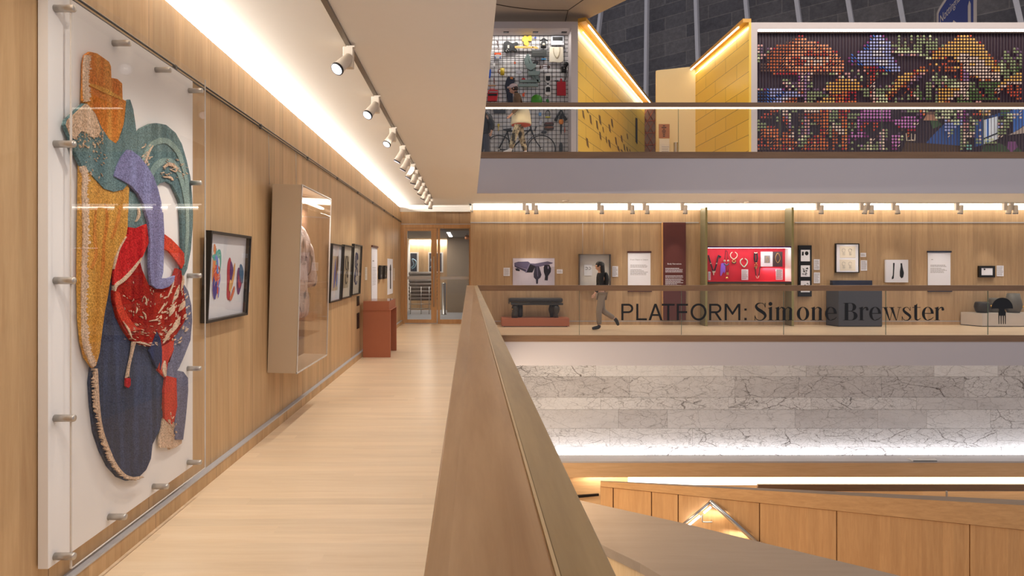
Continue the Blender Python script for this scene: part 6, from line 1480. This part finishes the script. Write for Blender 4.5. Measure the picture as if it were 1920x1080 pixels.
ROWS = ["13-14R|36P 37b 38-39l 40P 45g 49g 51g 52k 53g 55c|64d 65-67y 68r",
"11k 12-13d 14-15o|36b 37-40l 41P 45g 47k 49g 51-53g 54k 55g|57g 63-64Y 65-69y",
"9k 10-11d 12-15o 16-18o 19R|35P 36-38l 39-40W 41-42l 43k 45g 47g 49k 51-55g|56-57g 61-63Y 64-70y 71R",
"0-1p 6-10d 11o 12d 13-22o|34P 35b 36-42l 43-45g 46k 47g 48k 50-52g 54-55g|56-57g 59g 60Y 61-71y 72Y",
"0p 1v 3v 4p 5R 6-10d 11o 12d 13-19o 20d 21-23o|34-35b 36-38l 39-40W 41-42l 43-44v 45c 46-48g 50-52g 54-55g|56-57g 58d 59-60Y 61-72y 82g 83v",
"0w 1v 3g 4-10d 11-15o 16-17r 18-20o 21r 22-23o 24r 25R|32P 33-36l 37-39W 40-41l 42l 43p 44-51c 52g 54g 55v|56d 57-59Y 60-73y 79g 80v 82-83g 84v",
"0g 1-2p 3-7d 8o 9d 10-14o 15-22r 23-25o|30b 32-36l 37-40W 41-42l 45v 46p 47-48v 49-50p 51v 52c 53-54g|56-59Y 60-64y 65-67w 68-73y 74d 79-80g 83v 84g",
"0c 1p 3-7d 8-10o 11-13r 14-18w 19o 20w 21o 22w 23-26o|29P 30-31b 32-43l 54-55c|56Y 57y 58d 59y 60r 63y 64-70w 71-74y 75d 78v 79-81g 82v 83-84g",
"0g 3k 4-8d 9o 10r 11o 12d 13-15r 16w 17o 18-20w 21o 22w 23r 24-26o 27d|29P 30b 31P 32b 33-37l 38-41W 42-43l 44P|61-63d 64y 65-70w 71-72w 73-75y 76r 77v 78g 79v 80-82g 84g",
"1-2k 3-7d 8-11o 12-14r 15-16w 17o 18w 19o 20w 21o 22r 23o 24r 25-27o|30P 31k 32-33b 34-38l 39-41W 42-44l|55d 57y 59-60r 65d 66-67w 68-69y 70-72w 73-75y 76d 77g 78c 79g 80k 81-82g 83k 84g",
"1-2k 3-9d 10-16o 17r 18-19o 20r 21-27o|34-35d 36-37R 38P 39-40b 41-45l 52-53d|58d 60-62d 63-64y 65d 66-74w 75-77y 78c 79g 80k 81-82g 83-84G",
"1-3k 4-10d 11-18o 19r 20o 21r 22o 23r 24-26o 27d|30g 32p 34p 35k 36-37R 38d 39-40R 41-42b 43-45l 50R 51y 52Y 53y 54d|56d 58r 60-63d 65r 66m 67-74w 75d 76-77y 78c 79-80g 81G 82g 83G",
"5d 6-9R 10-12R 13-14p 15w 16m 17w 18-22k 23-24g 25w 26d|28-29p 32g 35r 37R 38g 40-41g 43k 45k 47-49y 50d 51r 52-53p|57g 65r 66-67m 68-77w 78-80g 82g 83-84y",
"13P 14w 15m 16w 17k 26p 27c|29p 31v 33c 35k 36-37r 38k 45-48y 49d 50p 51-52v|56c 57g 59g 60c 61k 63r 65r 66-67m 68-69d 70y 71-77w 79-80g 81-84y",
"8-9g 10k 13P 14w 15m 16w 17k 25d|26-28Y 29y 30w 31y 33g 35k 36-37r 44d 45-48y 49-50p 51v 55v|56-59g 60c 61-63g 64k 65r 66-67m 71d 72w 73-74d 75-77w 79-84y",
"8p 9w 10c 11-12v 13-14p 15m 16v 17g 22g 23y 24-26Y|27-32Y 35k 36r 37w 43g 44-46y 47d 48k 49v 54-55g|56v 57-58g 59p 60-62g 63-64c 65-67w 68-69g 71-77G 78-79y 80-84w",
"9p 10v 11c 12v 13-14p 15m 16-17g 22y 23-26Y|27-32Y 33d 35r 36-37w 39v 41g 42p 43d 44-45y 46-47d 48v 51g 54-55g|56p 58g 59v 60d 61g 62-64c 65-67w 68g 69G 71-73G 74g 75-76G 77y 78-79w 80d 81r 83d",
"0p 1g 2P 3b 4-7l 8P 10p 12g 13v 14p 15m 16v 18-19v 21p 22-23y 24-26Y|27-32Y 33-35g 36k 37w 38-42g 43-44y 45d 48r 49-50k 51g 54-55g|57g 58-64Y 65-67w 68G 69g 70G 73-75G 76-77w 78d 80d 81r 83d 84r",
"0-2n 3b 4-7l 8b 9-12l 13p 14d 15m 16-20g 21v 23o 24Y 25Y 26y|27-28O 29-31R 34-35g 36r 37w 38-40g 41k 42y 43-44d 47d 49r 50-51g 52G 54-55g|57v 58-59Y 60-62y 63-66w 67c 68-70G 71r 73-75G 76d 77w 80-84r",
"0-2n 3b 4-5l 6-7b 8-13l 14-15m 16-20g 21G 22g 23-24d 25O 26R|27-28O 29R 31R 34-35g 36p 37w 38-40c 41y 42-43d 46k 48g 49r 50w 51g 52G 54-55g|57g 58-59Y 60-62y 63w 64p 65g 66w 67c 68-71G 72r 74-75G 81-83r",
"0-2n 3-5b 6-7l 8-9W 10p 11-12d 15m 16-18g 21-22y 23Y 24y 25d 26O|27O 28-29R 31R 36k 37w 38p 39-41c 42R 44g 45v 46g 48g 49-50k 51w 52G 53v 54-55G|57g 58-60Y 61-62w 64G 65g 66-67w 68-76G 77d 83d 84r",
"0-2n 3-4b 5-7l 8p 9-12d 15p 16-17g 19d 20-24y 25R 26O|27O 28R 29-31O 37p 38-41c 44g|57g 58-59y 60-61d 64-68G 70-71p",
"0-2n 3-6b 8-10d 15p 20-24y|27-31O 37p|58-60y 64-68G 70-71p",
"4-6d 8p 15w 16-19c 20O 21R 22O 26-29O|33-42M 46k 47-56g|57-62c 66w 70-72y 73w 84w",
"4-5d 6r 8-9w 11-12g 15-19w 20O 21R 22O 23p 24-25g 26-27R 28O 29R|33P 34-41M 42M 46-47v 48-51g 52O 53w 54g|57-58g 59-62c 63G 64-65w 66P 71Y 72-73w 74y 78-80G 84w",
"2-4r 5k 8w 9p 10c 13-14k 15R 16-20d 21-22O 23-25g 26d 27-28R 29-32g|33-42M 51v 52P 53O|57g 59-61c 62g 63c 64P 65w 66P 67m 69-71r 72-73y 74w 78-79G 80-81c 82-84w",
"1-2r 3-4k 6g 8d 9m 10c 13-14k 15m 16-20d 21-22O 23-25g 26d 27O 28R 29-31g 32P|33-42M 46P 47-50M 52P|57-58c 59w 60c 61c 63g 64P 65m 66P 67k 68g 79G 80-81c 82w 84w",
"0g 6g 8-9r 10w 13k 14g 15-16p 18-20d 21-22O 23-24g 26k 27-28O 30k 32M|33-42P 43P 44-50M 51M|60l 61p 62-64c 65l 66P 67v 68g 69c 70g 71r 77-78g 79c 80-81g",
"0-2g 9r 10m 14r 15m 16p 17-18g 19-20d 21-22O 24w 25-26g 27-28O 29g 30r 31g 32M|33P 34-35r 37-38r 44-49M 50-51w|60-62l 63-64c 65l 66-68p 68g 69w 70g 77p 78l 79-80g",
"0-2g 3d 4R 5d 9k 10m 11g 13k 14g 15-16p 20d 21-22O 23g 24-25w 26w 27-28O 29g 30k 31g 32M|33-34r 37-38r 45R 46-50M|60-63l 65w 66-67p 68-69g 77l 78w 79-80g",
"0g 1d 2O 3-4o 5-6O 10d 11k 13g 14v 15p 16m 20-21R 22o 23g 24d 25-27w 28y 30g|32P 33R 37r 40p 41g 46k 48-50R|60-61l 62g 65g 66p 67v 68-69g 71w 77-79g",
"1o 2O 3o 4-6O 8-10d 11w 13g 14v 15p 16m 17g 20d 21O 22d 23g 24-25d 26-27w 28y 30M|32-33M 34P 39-40w 41g 45v 48d|61w 62g 65g 66-69w 77-79g",
"1d 2O 3d 4O 5o 6O 8-9O 10-11w 13v 14w 15c 16g 18R 19O 20d 21R 23g 24-25d 27d 28O 29P|30-33M 34-35P 38k 39m 40w 41g 43-45M 46c 48d|61w 65g 66-68w 69v 71w 77-78w",
"0d 1r 2k 3d 4k 5d 6-7O 8r 9O 10r 11d 13c 14c 15g 16d 17-18d 19R 20-21O 22k 24-25d 27O 28o 29P|31P 36-37w 39m 40w 41v 43-44M 45w 46g|65g 66w 70g 71w 73-75c",
"1r 3O 4o 5-6d 8-11O 12o 13v 14-15g 16O 17R 18o 19R 20-21O 22d 24-25d 27O 28o 29P|30g 35g 36w 38g 39-40w 43-45M|65g 66w 67g 70-71g 73-76g",
"0r 1-2r 3d 4k 5d 6-7O 8R 9-12d 13-14g 15-16d 17o 18O 19o 20-22O 24d 26g 27-28O|32g 33m 34g 35w 36c 37-38g 39m 40w 43P 44M 45w|65-66g 67-68T",
"0d 1-3k 4-5r 6-7d 8R 9r 10w 11r 14d 15O 16R 17-22d 24d 27R 28O|30g 33-34g 35w 36c 37-38g 39m 40w 41g 43-44P|65g 67-68T"]
m = MB(); k = YS/F
shape = {'r':'tri','g':'arch','G':'arch','Y':'dia','R':'dia','M':'mush','O':'mush','c':'arch','v':'arch','b':'tri2'}
for ri, row in enumerate(ROWS):
    vv = 67.7+5.87*ri
    for tok in row.replace('|', ' ').split():
        key = tok[-1]; rg_ = tok[:-1].split('-'); a = int(rg_[0]); b_ = int(rg_[-1])
        for cidx in range(a, b_+1):
            uu = 1422.6+5.85*cidx; h_ = random.Random(ri*97+cidx); c0 = PAL[key]; f_ = .86+.22*h_.random()
            m.col = tuple(min(1, x*f_) for x in lin(c0))
            y = YS+.055; s_ = 2.15; kind = shape.get(key, 'disc')
            if kind == 'disc' and h_.random() < .18 and key in 'odw': kind = 'caps'
            if kind == 'disc': p = [(s_*math.cos(R(q)), s_*math.sin(R(q))) for q in range(22, 382, 45)]
            elif kind == 'tri': p = [(-2,-2),(2,-2),(0,2.2)]
            elif kind == 'tri2': p = [(-2.2,-2),(-.4,-2),(2.2,1),(1.6,2),(-1,1)]
            elif kind == 'arch': p = [(-2.2,1.9),(-2.1,0),(-1.2,-1.8),(0,-2.3),(1.2,-1.8),(2.1,0),(2.2,1.9)]
            elif kind == 'dia': p = [(0,-2.4),(2.4,0),(0,2.4),(-2.4,0)]
            elif kind == 'mush': p = [(-2.3,0),(-1.6,-1.8),(0,-2.3),(1.6,-1.8),(2.3,0),(.7,.2),(.7,2.3),(-.7,2.3),(-.7,.2)]
            else: p = [(-2.1,1.2),(1,-2),(2.1,-1.2),(-1,2)]
            m.prism([P(uu, vv, y)+Vector((a_*k*.93, 0, -b2*k*.93)) for a_, b2 in p], (0, .015, 0))
m.build('disc_tokens', M['vcol'], t, kind='stuff')
# printed garden scene at the lower right of the display
m = MB()
def zR(x, y): return (1670+x/7.68, 195+y/7.68)
def pr(c, pts, lay): m.col = lin(c); m.prism([P(*zR(a, b), YS+.15-lay*.004) for a, b in pts], (0, .003, 0))
pr((52,84,150), [(380,700),(620,440),(770,290),(1010,240),(1010,700)], 0); pr((52,84,150), [(1210,620),(1210,260),(1330,210),(1330,590)], 0)
pr((50,80,140), [(1060,230),(1760,90),(1760,160),(1340,200)], 0); pr((46,30,34), [(1060,230),(1240,140),(1540,140),(1330,200)], 1)
pr((228,236,246), [(1330,232),(1545,175),(1550,500),(1340,580)], 2); pr((70,120,200), [(1385,215),(1415,208),(1415,560),(1385,570)], 3); pr((30,34,50), [(1340,490),(1550,405),(1550,425),(1340,512)], 4)
pr((74,52,36), [(150,700),(220,540),(330,560),(480,560),(1000,600),(1010,700)], 1); pr((120,92,78), [(520,110),(640,110),(640,150),(470,235),(500,180)], 2); pr((66,92,60), [(575,250),(600,110),(640,110),(700,260),(740,300),(600,360)], 1)
pr((176,128,104), [(470,235),(520,150),(620,150),(680,240)], 3); pr((60,78,52), [(1280,700),(1380,590),(1500,600),(1560,560),(1720,640),(1760,560),(1920,700)], 1); pr((120,70,120), [(1690,540),(1800,540),(1830,620),(1740,700),(1680,640)], 2)
pr((176,160,150), [(1690,450),(1830,380),(1930,310),(1930,420),(1750,440)], 2); pr((64,110,190), [(1750,80),(1930,80),(1930,300),(1760,420)], 1)
pr((196,180,160), [(215,420),(232,420),(240,520),(290,515),(290,425),(305,425),(305,510),(340,515),(345,430),(358,435),(355,530),(225,530)], 3)
m.build('garden_print', M['vcol'], t)
# ================================================================ concrete soffit, rear block wall, posts, road sign
conc = plain('raw_concrete', (190,172,152), .85, noise=.10, nscale=.6)
sf = [P(880, 41, 17.2), P(1090, 41, 17.2), P(1118, 27, 16.4), P(1148, 13, 15.6), P(1176, -.5, 14.8), P(1215, -22, 14), P(1400, -120, 12), P(880, -170, 12), P(880, -60, 14.5)]
mb = MB(); mb.add([p for p in sf]+[p+Vector((0, .3, .5)) for p in sf], [tuple(range(9)), tuple(reversed(range(9, 18)))]+[((i+1) % 9, i, i+9, (i+1) % 9+9) for i in range(9)])
struct(mb, 'ceiling_concrete_soffit', conc)
m = MB()
def sof(u, v):  # depth on the soffit, interpolated
    Y = 17.2-(41-v)/41.5*2.4; return P(u, v, Y-.02)
m.tube(catmull([sof(930, 8), sof(965, 14), sof(1010, 18.5), sof(1065, 19.5)], 4), .012, 4).tube([sof(1065, 19.5), sof(1096, -2)], .012, 4).tube([sof(1065, 19.5), sof(1060, 40)], .012, 4)
struct(m, 'trim_14', plain('formwork_joint', (70,58,48), .9))
# rear block wall
pA = Vector((9.7, 30, 0)); dB = Vector((1.098, -1, 0)).normalized()
w0 = pA-dB*15; w1 = pA+dB*16
def block():
    m, nt, b = new_mat('dark_blockwork'); L = nt.links.new
    uv = N(nt, 'ShaderNodeUVMap'); br = N(nt, 'ShaderNodeTexBrick'); br.inputs['Scale'].default_value = 1; br.inputs['Mortar Size'].default_value = .022; br.inputs['Mortar Smooth'].default_value = .4
    br.inputs['Brick Width'].default_value = 2.1; br.inputs['Row Height'].default_value = .62
    br.inputs['Color1'].default_value = (*lin((124,119,118)), 1); br.inputs['Color2'].default_value = (*lin((100,97,100)), 1); br.inputs['Mortar'].default_value = (*lin((140,134,130)), 1)
    n = N(nt, 'ShaderNodeTexNoise', i_Scale=5.0, i_Detail=6.0, i_Roughness=.75); L(uv.outputs[0], n.inputs['Vector'])
    mr = N(nt, 'ShaderNodeMapRange'); mr.inputs[1].default_value = .3; mr.inputs[2].default_value = .7; mr.inputs[3].default_value = .72; mr.inputs[4].default_value = 1.25; L(n.outputs['Fac'], mr.inputs[0])
    hs = N(nt, 'ShaderNodeHueSaturation'); L(br.outputs[0], hs.inputs['Color']); L(mr.outputs[0], hs.inputs['Value'])
    L(uv.outputs[0], br.inputs[0]); L(hs.outputs[0], b.inputs['Base Color']); b.inputs['Roughness'].default_value = .9; return m
uvwall('wall_rear_blockwork', (w0.x, w0.y), (w1.x, w1.y), 3, 17, block())
postm = plain('post_paint', (226,222,224), .6)
nB = Vector((dB.y, -dB.x, 0)); nB = nB if nB.y < 0 else -nB
def onW(u, v, off): 
    du = Vector(((u-CX)/F, 1, -(v-CY)/F)); nn = nB; o = Vector((0,0,EYE)); s_ = (pA+nB*off-o).dot(nn)/du.dot(nn); return o+du*s_
for i, (ua, va, ub, vb) in enumerate(((1129,22,1121,90),(1215,0,1213,195),(1307,0,1311,125),(1400,0,1404,45),(1495,0,1501,45),(1591,0,1598.5,45),(1687,0,1695,45),(1904,0,1915,48))):
    sl = (ub-ua)/(vb-va); a = onW(ua-sl*(va+260), -260, .35); b = onW(ub+sl*150, vb+150, .35)
    d_ = dB*.075
    MB().prism([a-d_, a+d_, b+d_, b-d_], nB*.22).build('wall_post', postm, None, kind='structure')
# road sign
Ys_ = 19.5
t = thing('road_sign', 'large blue road sign reading Nottingham with white border above the display', 'sign', tuple(P(1800, 60, Ys_)))
def zS(x, y): return (1740+x/16, y/16)
sblue = plain('sign_blue', (34,44,104), .45); swhite = plain('sign_white', (176,162,154), .5)
def sp_(m, pts, y, d): m.prism([P(*zS(a, b), y) for a, b in pts], (0, d, 0))
m = MB(); sp_(m, [(290,1200),(290,400),(320,300),(370,200),(540,-60),(800,-460),(1410,-460),(1410,1200)], Ys_, .05); m.build('border', swhite, t)
m = MB(); sp_(m, [(322,1200),(325,410),(350,340),(400,250),(590,-40),(840,-430),(1362,-430),(1362,1200)], Ys_-.008, .008); m.build('face', sblue, t)
m = MB()
org = P(*zS(352, 745), Ys_-.012)
add_text(m, 'Nottingham', org, Vector((.39, 0, .47)), Vector((0, 0, 1.0)), .40, 'LEFT')
m.build('lettering', swhite, t)
m = MB(); sp_(m, [(1200,1100),(1195,180),(1240,10),(1282,110),(1285,1100)], Ys_-.012, .004); sp_(m, [(735,690),(768,605),(870,690),(870,1100),(735,1100)], Ys_-.012, .004); m.build('arrow', swhite, t)
MB().box(PX(1829, Ys_), PX(1834, Ys_), Ys_+.05, Ys_+.4, ZF, PZ(-30, Ys_)).build('side_post', swhite, t)
# ================================================================ people (at rest, in the pose of the stride the photo shows)
def skin(name, chains, mat, parent, org, sub=2, root=0, flat=None):
    """chains: lists of (point, radius); points shared by rounding are welded. one continuous skinned surface"""
    vs = []; idx = {}; es = set()
    def vi(p, r):
        k = tuple(round(c, 3) for c in p)
        if k not in idx: idx[k] = len(vs); vs.append((Vector(p), r))
        return idx[k]
    for ch in chains:
        pr = None
        for p, r in ch:
            i = vi(p, r)
            if pr is not None and pr != i: es.add((pr, i))
            pr = i
    me = bpy.data.meshes.new(name); me.from_pydata([tuple(p) for p, r in vs], list(es), [])
    o = bpy.data.objects.new(name, me); COL.objects.link(o)
    md = o.modifiers.new('skin', 'SKIN'); md.use_smooth_shade = True
    sv = me.skin_vertices[0].data if me.skin_vertices else None
    if sv is None:
        bpy.context.view_layer.objects.active = o; bpy.ops.mesh.customdata_skin_add(); sv = me.skin_vertices[0].data
    for i, (p, r) in enumerate(vs):
        rr = r if isinstance(r, tuple) else (r, r); sv[i].radius = rr; sv[i].use_root = (i == root)
    ss = o.modifiers.new('sub', 'SUBSURF'); ss.levels = sub; ss.render_levels = sub
    dg = bpy.context.evaluated_depsgraph_get(); dg.update()
    nm = bpy.data.meshes.new_from_object(o.evaluated_get(dg)); bpy.data.objects.remove(o)
    for p in nm.polygons: p.use_smooth = True
    nm.materials.clear(); nm.materials.append(mat)
    q = bpy.data.objects.new(name, nm); COL.objects.link(q); q.parent = parent
    return q
V = Vector
SKIN = plain('skin_tone', (206,158,130), .55, noise=.04); SKIN2 = plain('skin_tone_warm', (190,138,112), .55, noise=.04)
def hand(o, d, side, down, s=1.0):
    """five short unequal bent fingers leaving the palm end o in direction d; side = towards the thumb"""
    d = V(d).normalized(); side = V(side).normalized(); curl = V(down).normalized(); ch = []
    palm = V(o)+d*.075*s
    ch.append([(V(o), .024*s), (V(o)+d*.035*s, .030*s), (palm, .026*s)])
    for k, (L_, off) in enumerate(((.068, .024), (.076, .008), (.070, -.008), (.055, -.024))):
        b = palm+side*off*s
        ch.append([(palm, .026*s), (b+d*.008*s, .010*s), (b+d*L_*.45*s+curl*.008*s, .009*s), (b+d*L_*.75*s+curl*.026*s, .008*s), (b+d*L_*.85*s+curl*.045*s, .007*s)])
    b = V(o)+d*.03*s
    ch.append([(V(o)+d*.035*s, .030*s), (b+side*.035*s+d*.01*s, .012*s), (b+side*.05*s+d*.035*s+curl*.008*s, .010*s), (b+side*.05*s+d*.058*s+curl*.018*s, .008*s)])
    return ch
def person(label, loc, J, top_m, bot_m, shoe_m, hair_m, hairlong, skin_m, extra=None, cap=None, topr=1.0):
    """J: joints in metres relative to loc; walking towards -X"""
    t = thing('person', label, 'person', loc)
    j = {k: V(v) for k, v in J.items()}
    hd = j['head']; nk = j['neck']
    body = [[(j['pelvis'], .105), (j['waist'], .088), (j['chest'], .115), (nk-V((0,0,.03)), .055), (nk+V((0,0,.03)), .046), (hd-V((0,0,.035)), .070), (hd+V((0,0,.03)), .088), (hd+V((0,0,.075)), .060)],
            [(hd-V((0,0,.035)), .070), (hd+V((-.075,0,-.065)), .030)],                                     # chin
            [(hd+V((0,0,.03)), .088), (hd+V((-.088,0,-.005)), .014), (hd+V((-.100,0,-.018)), .008)]]       # nose
    for s in 'lr':
        body.append([(j['chest'], .115), (j['sh_'+s], .052), (j['el_'+s], .038), (j['wr_'+s], .025)])
        body.append([(j['pelvis'], .105), (j['hip_'+s], .085), (j['kn_'+s], .055), (j['an_'+s], .036)])
        f = j['toe_'+s]; body.append([(j['an_'+s], .036), (f, .030)])
        d = (j['wr_'+s]-j['el_'+s]).normalized()
        body += [[(j['wr_'+s], .025), (j['wr_'+s]+d*.012, .024)]]+[[(j['wr_'+s]+d*.012, .024)]+c if i == 0 else c for i, c in enumerate(hand(j['wr_'+s]+d*.02, d, (-1, 0, .1), (-.3, 1 if s == 'l' else -1, 0), .82))]
    skin('body', body, skin_m, t, None, 2)
    for sy in (-1, 1):
        MB().ball(V(loc)+hd+V((-.082, sy*.030, .008)), .006, .009, .006, 8).build('eye', M['ink'], t)
        MB().ball(V(loc)+hd+V((0.0, sy*.088, -.005)), .016, .010, .026, 8).build('ear', skin_m, t)
    MB().ball(V(loc)+hd+V((-.094, 0, -.056)), .008, .024, .006, 8).build('mouth', plain('lips', (160,84,78), .5), t)
    # top
    tp = [[(j['pelvis']+V((0,0,-.04)), .13*topr), (j['waist'], .115*topr), (j['chest'], .135*topr), (nk-V((0,0,.035)), .062)]]
    for s in 'lr': tp.append([(j['chest'], .135*topr), (j['sh_'+s], .066*topr), (j['el_'+s], .054*topr), (j['wr_'+s]-(j['wr_'+s]-j['el_'+s]).normalized()*.02, .040*topr)])
    skin('top', tp, top_m, t, None, 2)
    bt = []
    for s in 'lr':
        lo = j['an_'+s]+(j['kn_'+s]-j['an_'+s])*.12
        bt.append([(j['pelvis'], .122), (j['hip_'+s], .098), (j['kn_'+s], .078), (lo, .062)])
    skin('trousers', bt, bot_m, t, None, 2)
    for s in 'lr':
        a, f = j['an_'+s], j['toe_'+s]; d = (f-a); 
        heel = a+V((.035, 0, 0)) if s == 'l' or True else a
        up = (j['kn_'+s]-a).normalized()
        skin('shoe', [[(a+up*.07, .050), (a+up*.0, .052), (a*.45+f*.55+up*.0, .046), (f, .036)]], shoe_m, t, None, 2)
    h = MB(); c = V(loc)+hd
    if cap:
        MB().ball(c+V((.005,0,.055)), .105, .100, .075, 14).build('cap', cap, t)
        MB().box(c.x-.135, c.x-.06, c.y-.06, c.y+.06, c.z+.035, c.z+.05).build('cap_peak', cap, t)
    if hairlong:
        pf = [((0.02,0,.04), (.108,.100,.088))]
        h.ball(c+V((.022,0,.035)), .108, .102, .095, 14)
        vs = []
        prof = [(.06,.098,.098,.03),(.0,.088,.104,.045),(-.08,.082,.108,.055),(-.16,.080,.112,.062),(-.23,.072,.112,.068),(-.27,.055,.09,.07)]
        n = 14
        for z, rx, ry, dx in prof:
            for k in range(n):
                a = 2*math.pi*k/n; x = rx*math.cos(a); 
                vs.append(c+V((max(x, -.035)+dx, ry*math.sin(a), z)))
        fs = []
        for i in range(len(prof)-1):
            for k in range(n): fs.append((i*n+(k+1) % n, i*n+k, (i+1)*n+k, (i+1)*n+(k+1) % n))
        fs += [tuple(range(n)), tuple(reversed(range((len(prof)-1)*n, len(prof)*n)))]
        h.sm = True; h.add(vs, fs); h.sm = False
    else: h.ball(c+V((.025,0,.02)), .098, .097, .088, 14)
    h.build('hair', hair_m, t)
    return t
# --- woman walking left on the far gallery
Yp = 15.2; x0 = PX(1126, Yp)
J1 = dict(pelvis=(.02,0,.90), waist=(.0,0,1.04), chest=(.0,0,1.27), neck=(-.01,0,1.42), head=(-.035,0,1.55),
          sh_l=(.0,.16,1.34), sh_r=(.0,-.16,1.34), el_l=(.06,.21,1.09), wr_l=(-.02,.22,.88), el_r=(-.06,-.21,1.09), wr_r=(-.17,-.20,.90),
          hip_l=(.02,.08,.84), hip_r=(.02,-.08,.84), kn_r=(-.06,-.09,.46), an_r=(-.05,-.09,.075), toe_r=(-.23,-.10,.04),
          kn_l=(.07,.09,.46), an_l=(.40,.09,.24), toe_l=(.46,.09,.09))
t = person('woman with long black hair walking left past the framed case, black jacket and grey trousers', (x0, Yp, 0), J1, C('woman_black_top', (22,21,22), .8), C('woman_grey_trousers', (138,122,106), .85), C('woman_boots', (26,25,25), .4), C('woman_black_hair', (24,18,16), .5), True, SKIN)
MB().ball((x0+.13, Yp, 1.22), .075, .12, .19, 12).build('backpack', C('backpack_black', (26,26,28), .7), t)
# --- person in brown jacket and camouflage trousers, upper level
camo = None
def camomat():
    m, nt, b = new_mat('camouflage_cloth'); L = nt.links.new; tc = N(nt, 'ShaderNodeTexCoord'); n = N(nt, 'ShaderNodeTexNoise', i_Scale=9.0, i_Detail=2.0); L(tc.outputs['Object'], n.inputs['Vector'])
    cr = N(nt, 'ShaderNodeValToRGB'); cr.color_ramp.interpolation = 'CONSTANT'; e = cr.color_ramp.elements; e[0].color = (*lin((60,52,40)), 1); e[1].position = .42; e[1].color = (*lin((150,130,98)), 1)
    k = e.new(.52); k.color = (*lin((198,178,140)), 1); k = e.new(.62); k.color = (*lin((104,88,62)), 1)
    L(n.outputs['Fac'], cr.inputs[0]); L(cr.outputs[0], b.inputs['Base Color']); b.inputs['Roughness'].default_value = .9; return m
Yq = 14.55; x0 = PX(969, Yq); zq = 4.10
J2 = dict(pelvis=(.06,0,.92), waist=(.05,0,1.06), chest=(.0,0,1.30), neck=(-.03,0,1.46), head=(-.085,0,1.575),
          sh_l=(.0,.18,1.38), sh_r=(.0,-.18,1.38), el_l=(.10,.23,1.12), wr_l=(.05,.24,.88), el_r=(.02,-.24,1.12), wr_r=(-.14,-.24,.93),
          hip_l=(.06,.09,.86), hip_r=(.06,-.09,.86), kn_r=(-.06,-.10,.48), an_r=(-.16,-.10,.12), toe_r=(-.33,-.11,.07),
          kn_l=(.12,.10,.47), an_l=(.22,.10,.10), toe_l=(.08,.11,.045))
t = person('person in pale cap, brown jacket and camouflage trousers walking left on the upper level', (x0, Yq, zq), J2, C('brown_jacket', (112,84,58), .8), camomat(), C('white_trainers', (220,210,204), .6), C('brown_hair', (50,34,28), .6), False, SKIN2, cap=C('pale_cap', (206,180,172), .8), topr=1.12)
MB().lathe((x0+.10, Yq, zq+.74), [(.225,0),(.24,.02),(.235,.10),(.215,.24),(.19,.34),(.14,.38)], 20).build('cream_jacket_hem', C('cream_cloth', (236,216,176), .85), t)
MB().lathe((x0+.10, Yq, zq+.725), [(.20,0),(.23,.012),(.22,.02)], 20).build('orange_lining', C('lining_orange', (200,84,52), .8), t)
MB().tube([V((x0-.06, Yq-.02, zq+1.44)), V((x0+.02, Yq-.02, zq+1.44))], [.075, .085], 12).build('scarf', C('scarf_black', (30,28,30), .8), t)
# --- person in black jacket at the far left, upper level, turned to the wall of objects
Yz = 15.9; x0 = PX(909, Yz)
J3 = dict(pelvis=(0,0,.86), waist=(0,0,1.0), chest=(.0,0.0,1.20), neck=(-.06,0,1.34), head=(-.15,0,1.44),
          sh_l=(.0,.18,1.27), sh_r=(.03,-.18,1.27), el_l=(.12,.24,1.05), wr_l=(.02,.26,.86), el_r=(.20,-.20,1.04), wr_r=(.16,-.22,.84),
          hip_l=(.0,.09,.80), hip_r=(.03,-.09,.80), kn_r=(.05,-.09,.44), an_r=(.06,-.09,.08), toe_r=(-.12,-.10,.045),
          kn_l=(-.10,.09,.44), an_l=(-.12,.09,.08), toe_l=(-.30,.10,.045))
t = person('person in black leather jacket and dark grey trousers at left edge of upper level', (x0, Yz, zq), J3, C('black_leather', (30,30,32), .45), C('charcoal_trousers', (70,70,78), .85), C('dark_shoes', (28,27,27), .5), C('dark_hair', (30,24,22), .6), False, SKIN, topr=1.25)
MB().lathe((x0, Yz, zq+.78), [(.17,0),(.19,.02),(.18,.2),(.20,.45),(.17,.52),(.08,.56)], 18).build('jacket_body', C('black_leather', (30,30,32), .45), t)
# tidy: nothing left selected or active
bpy.context.view_layer.update()
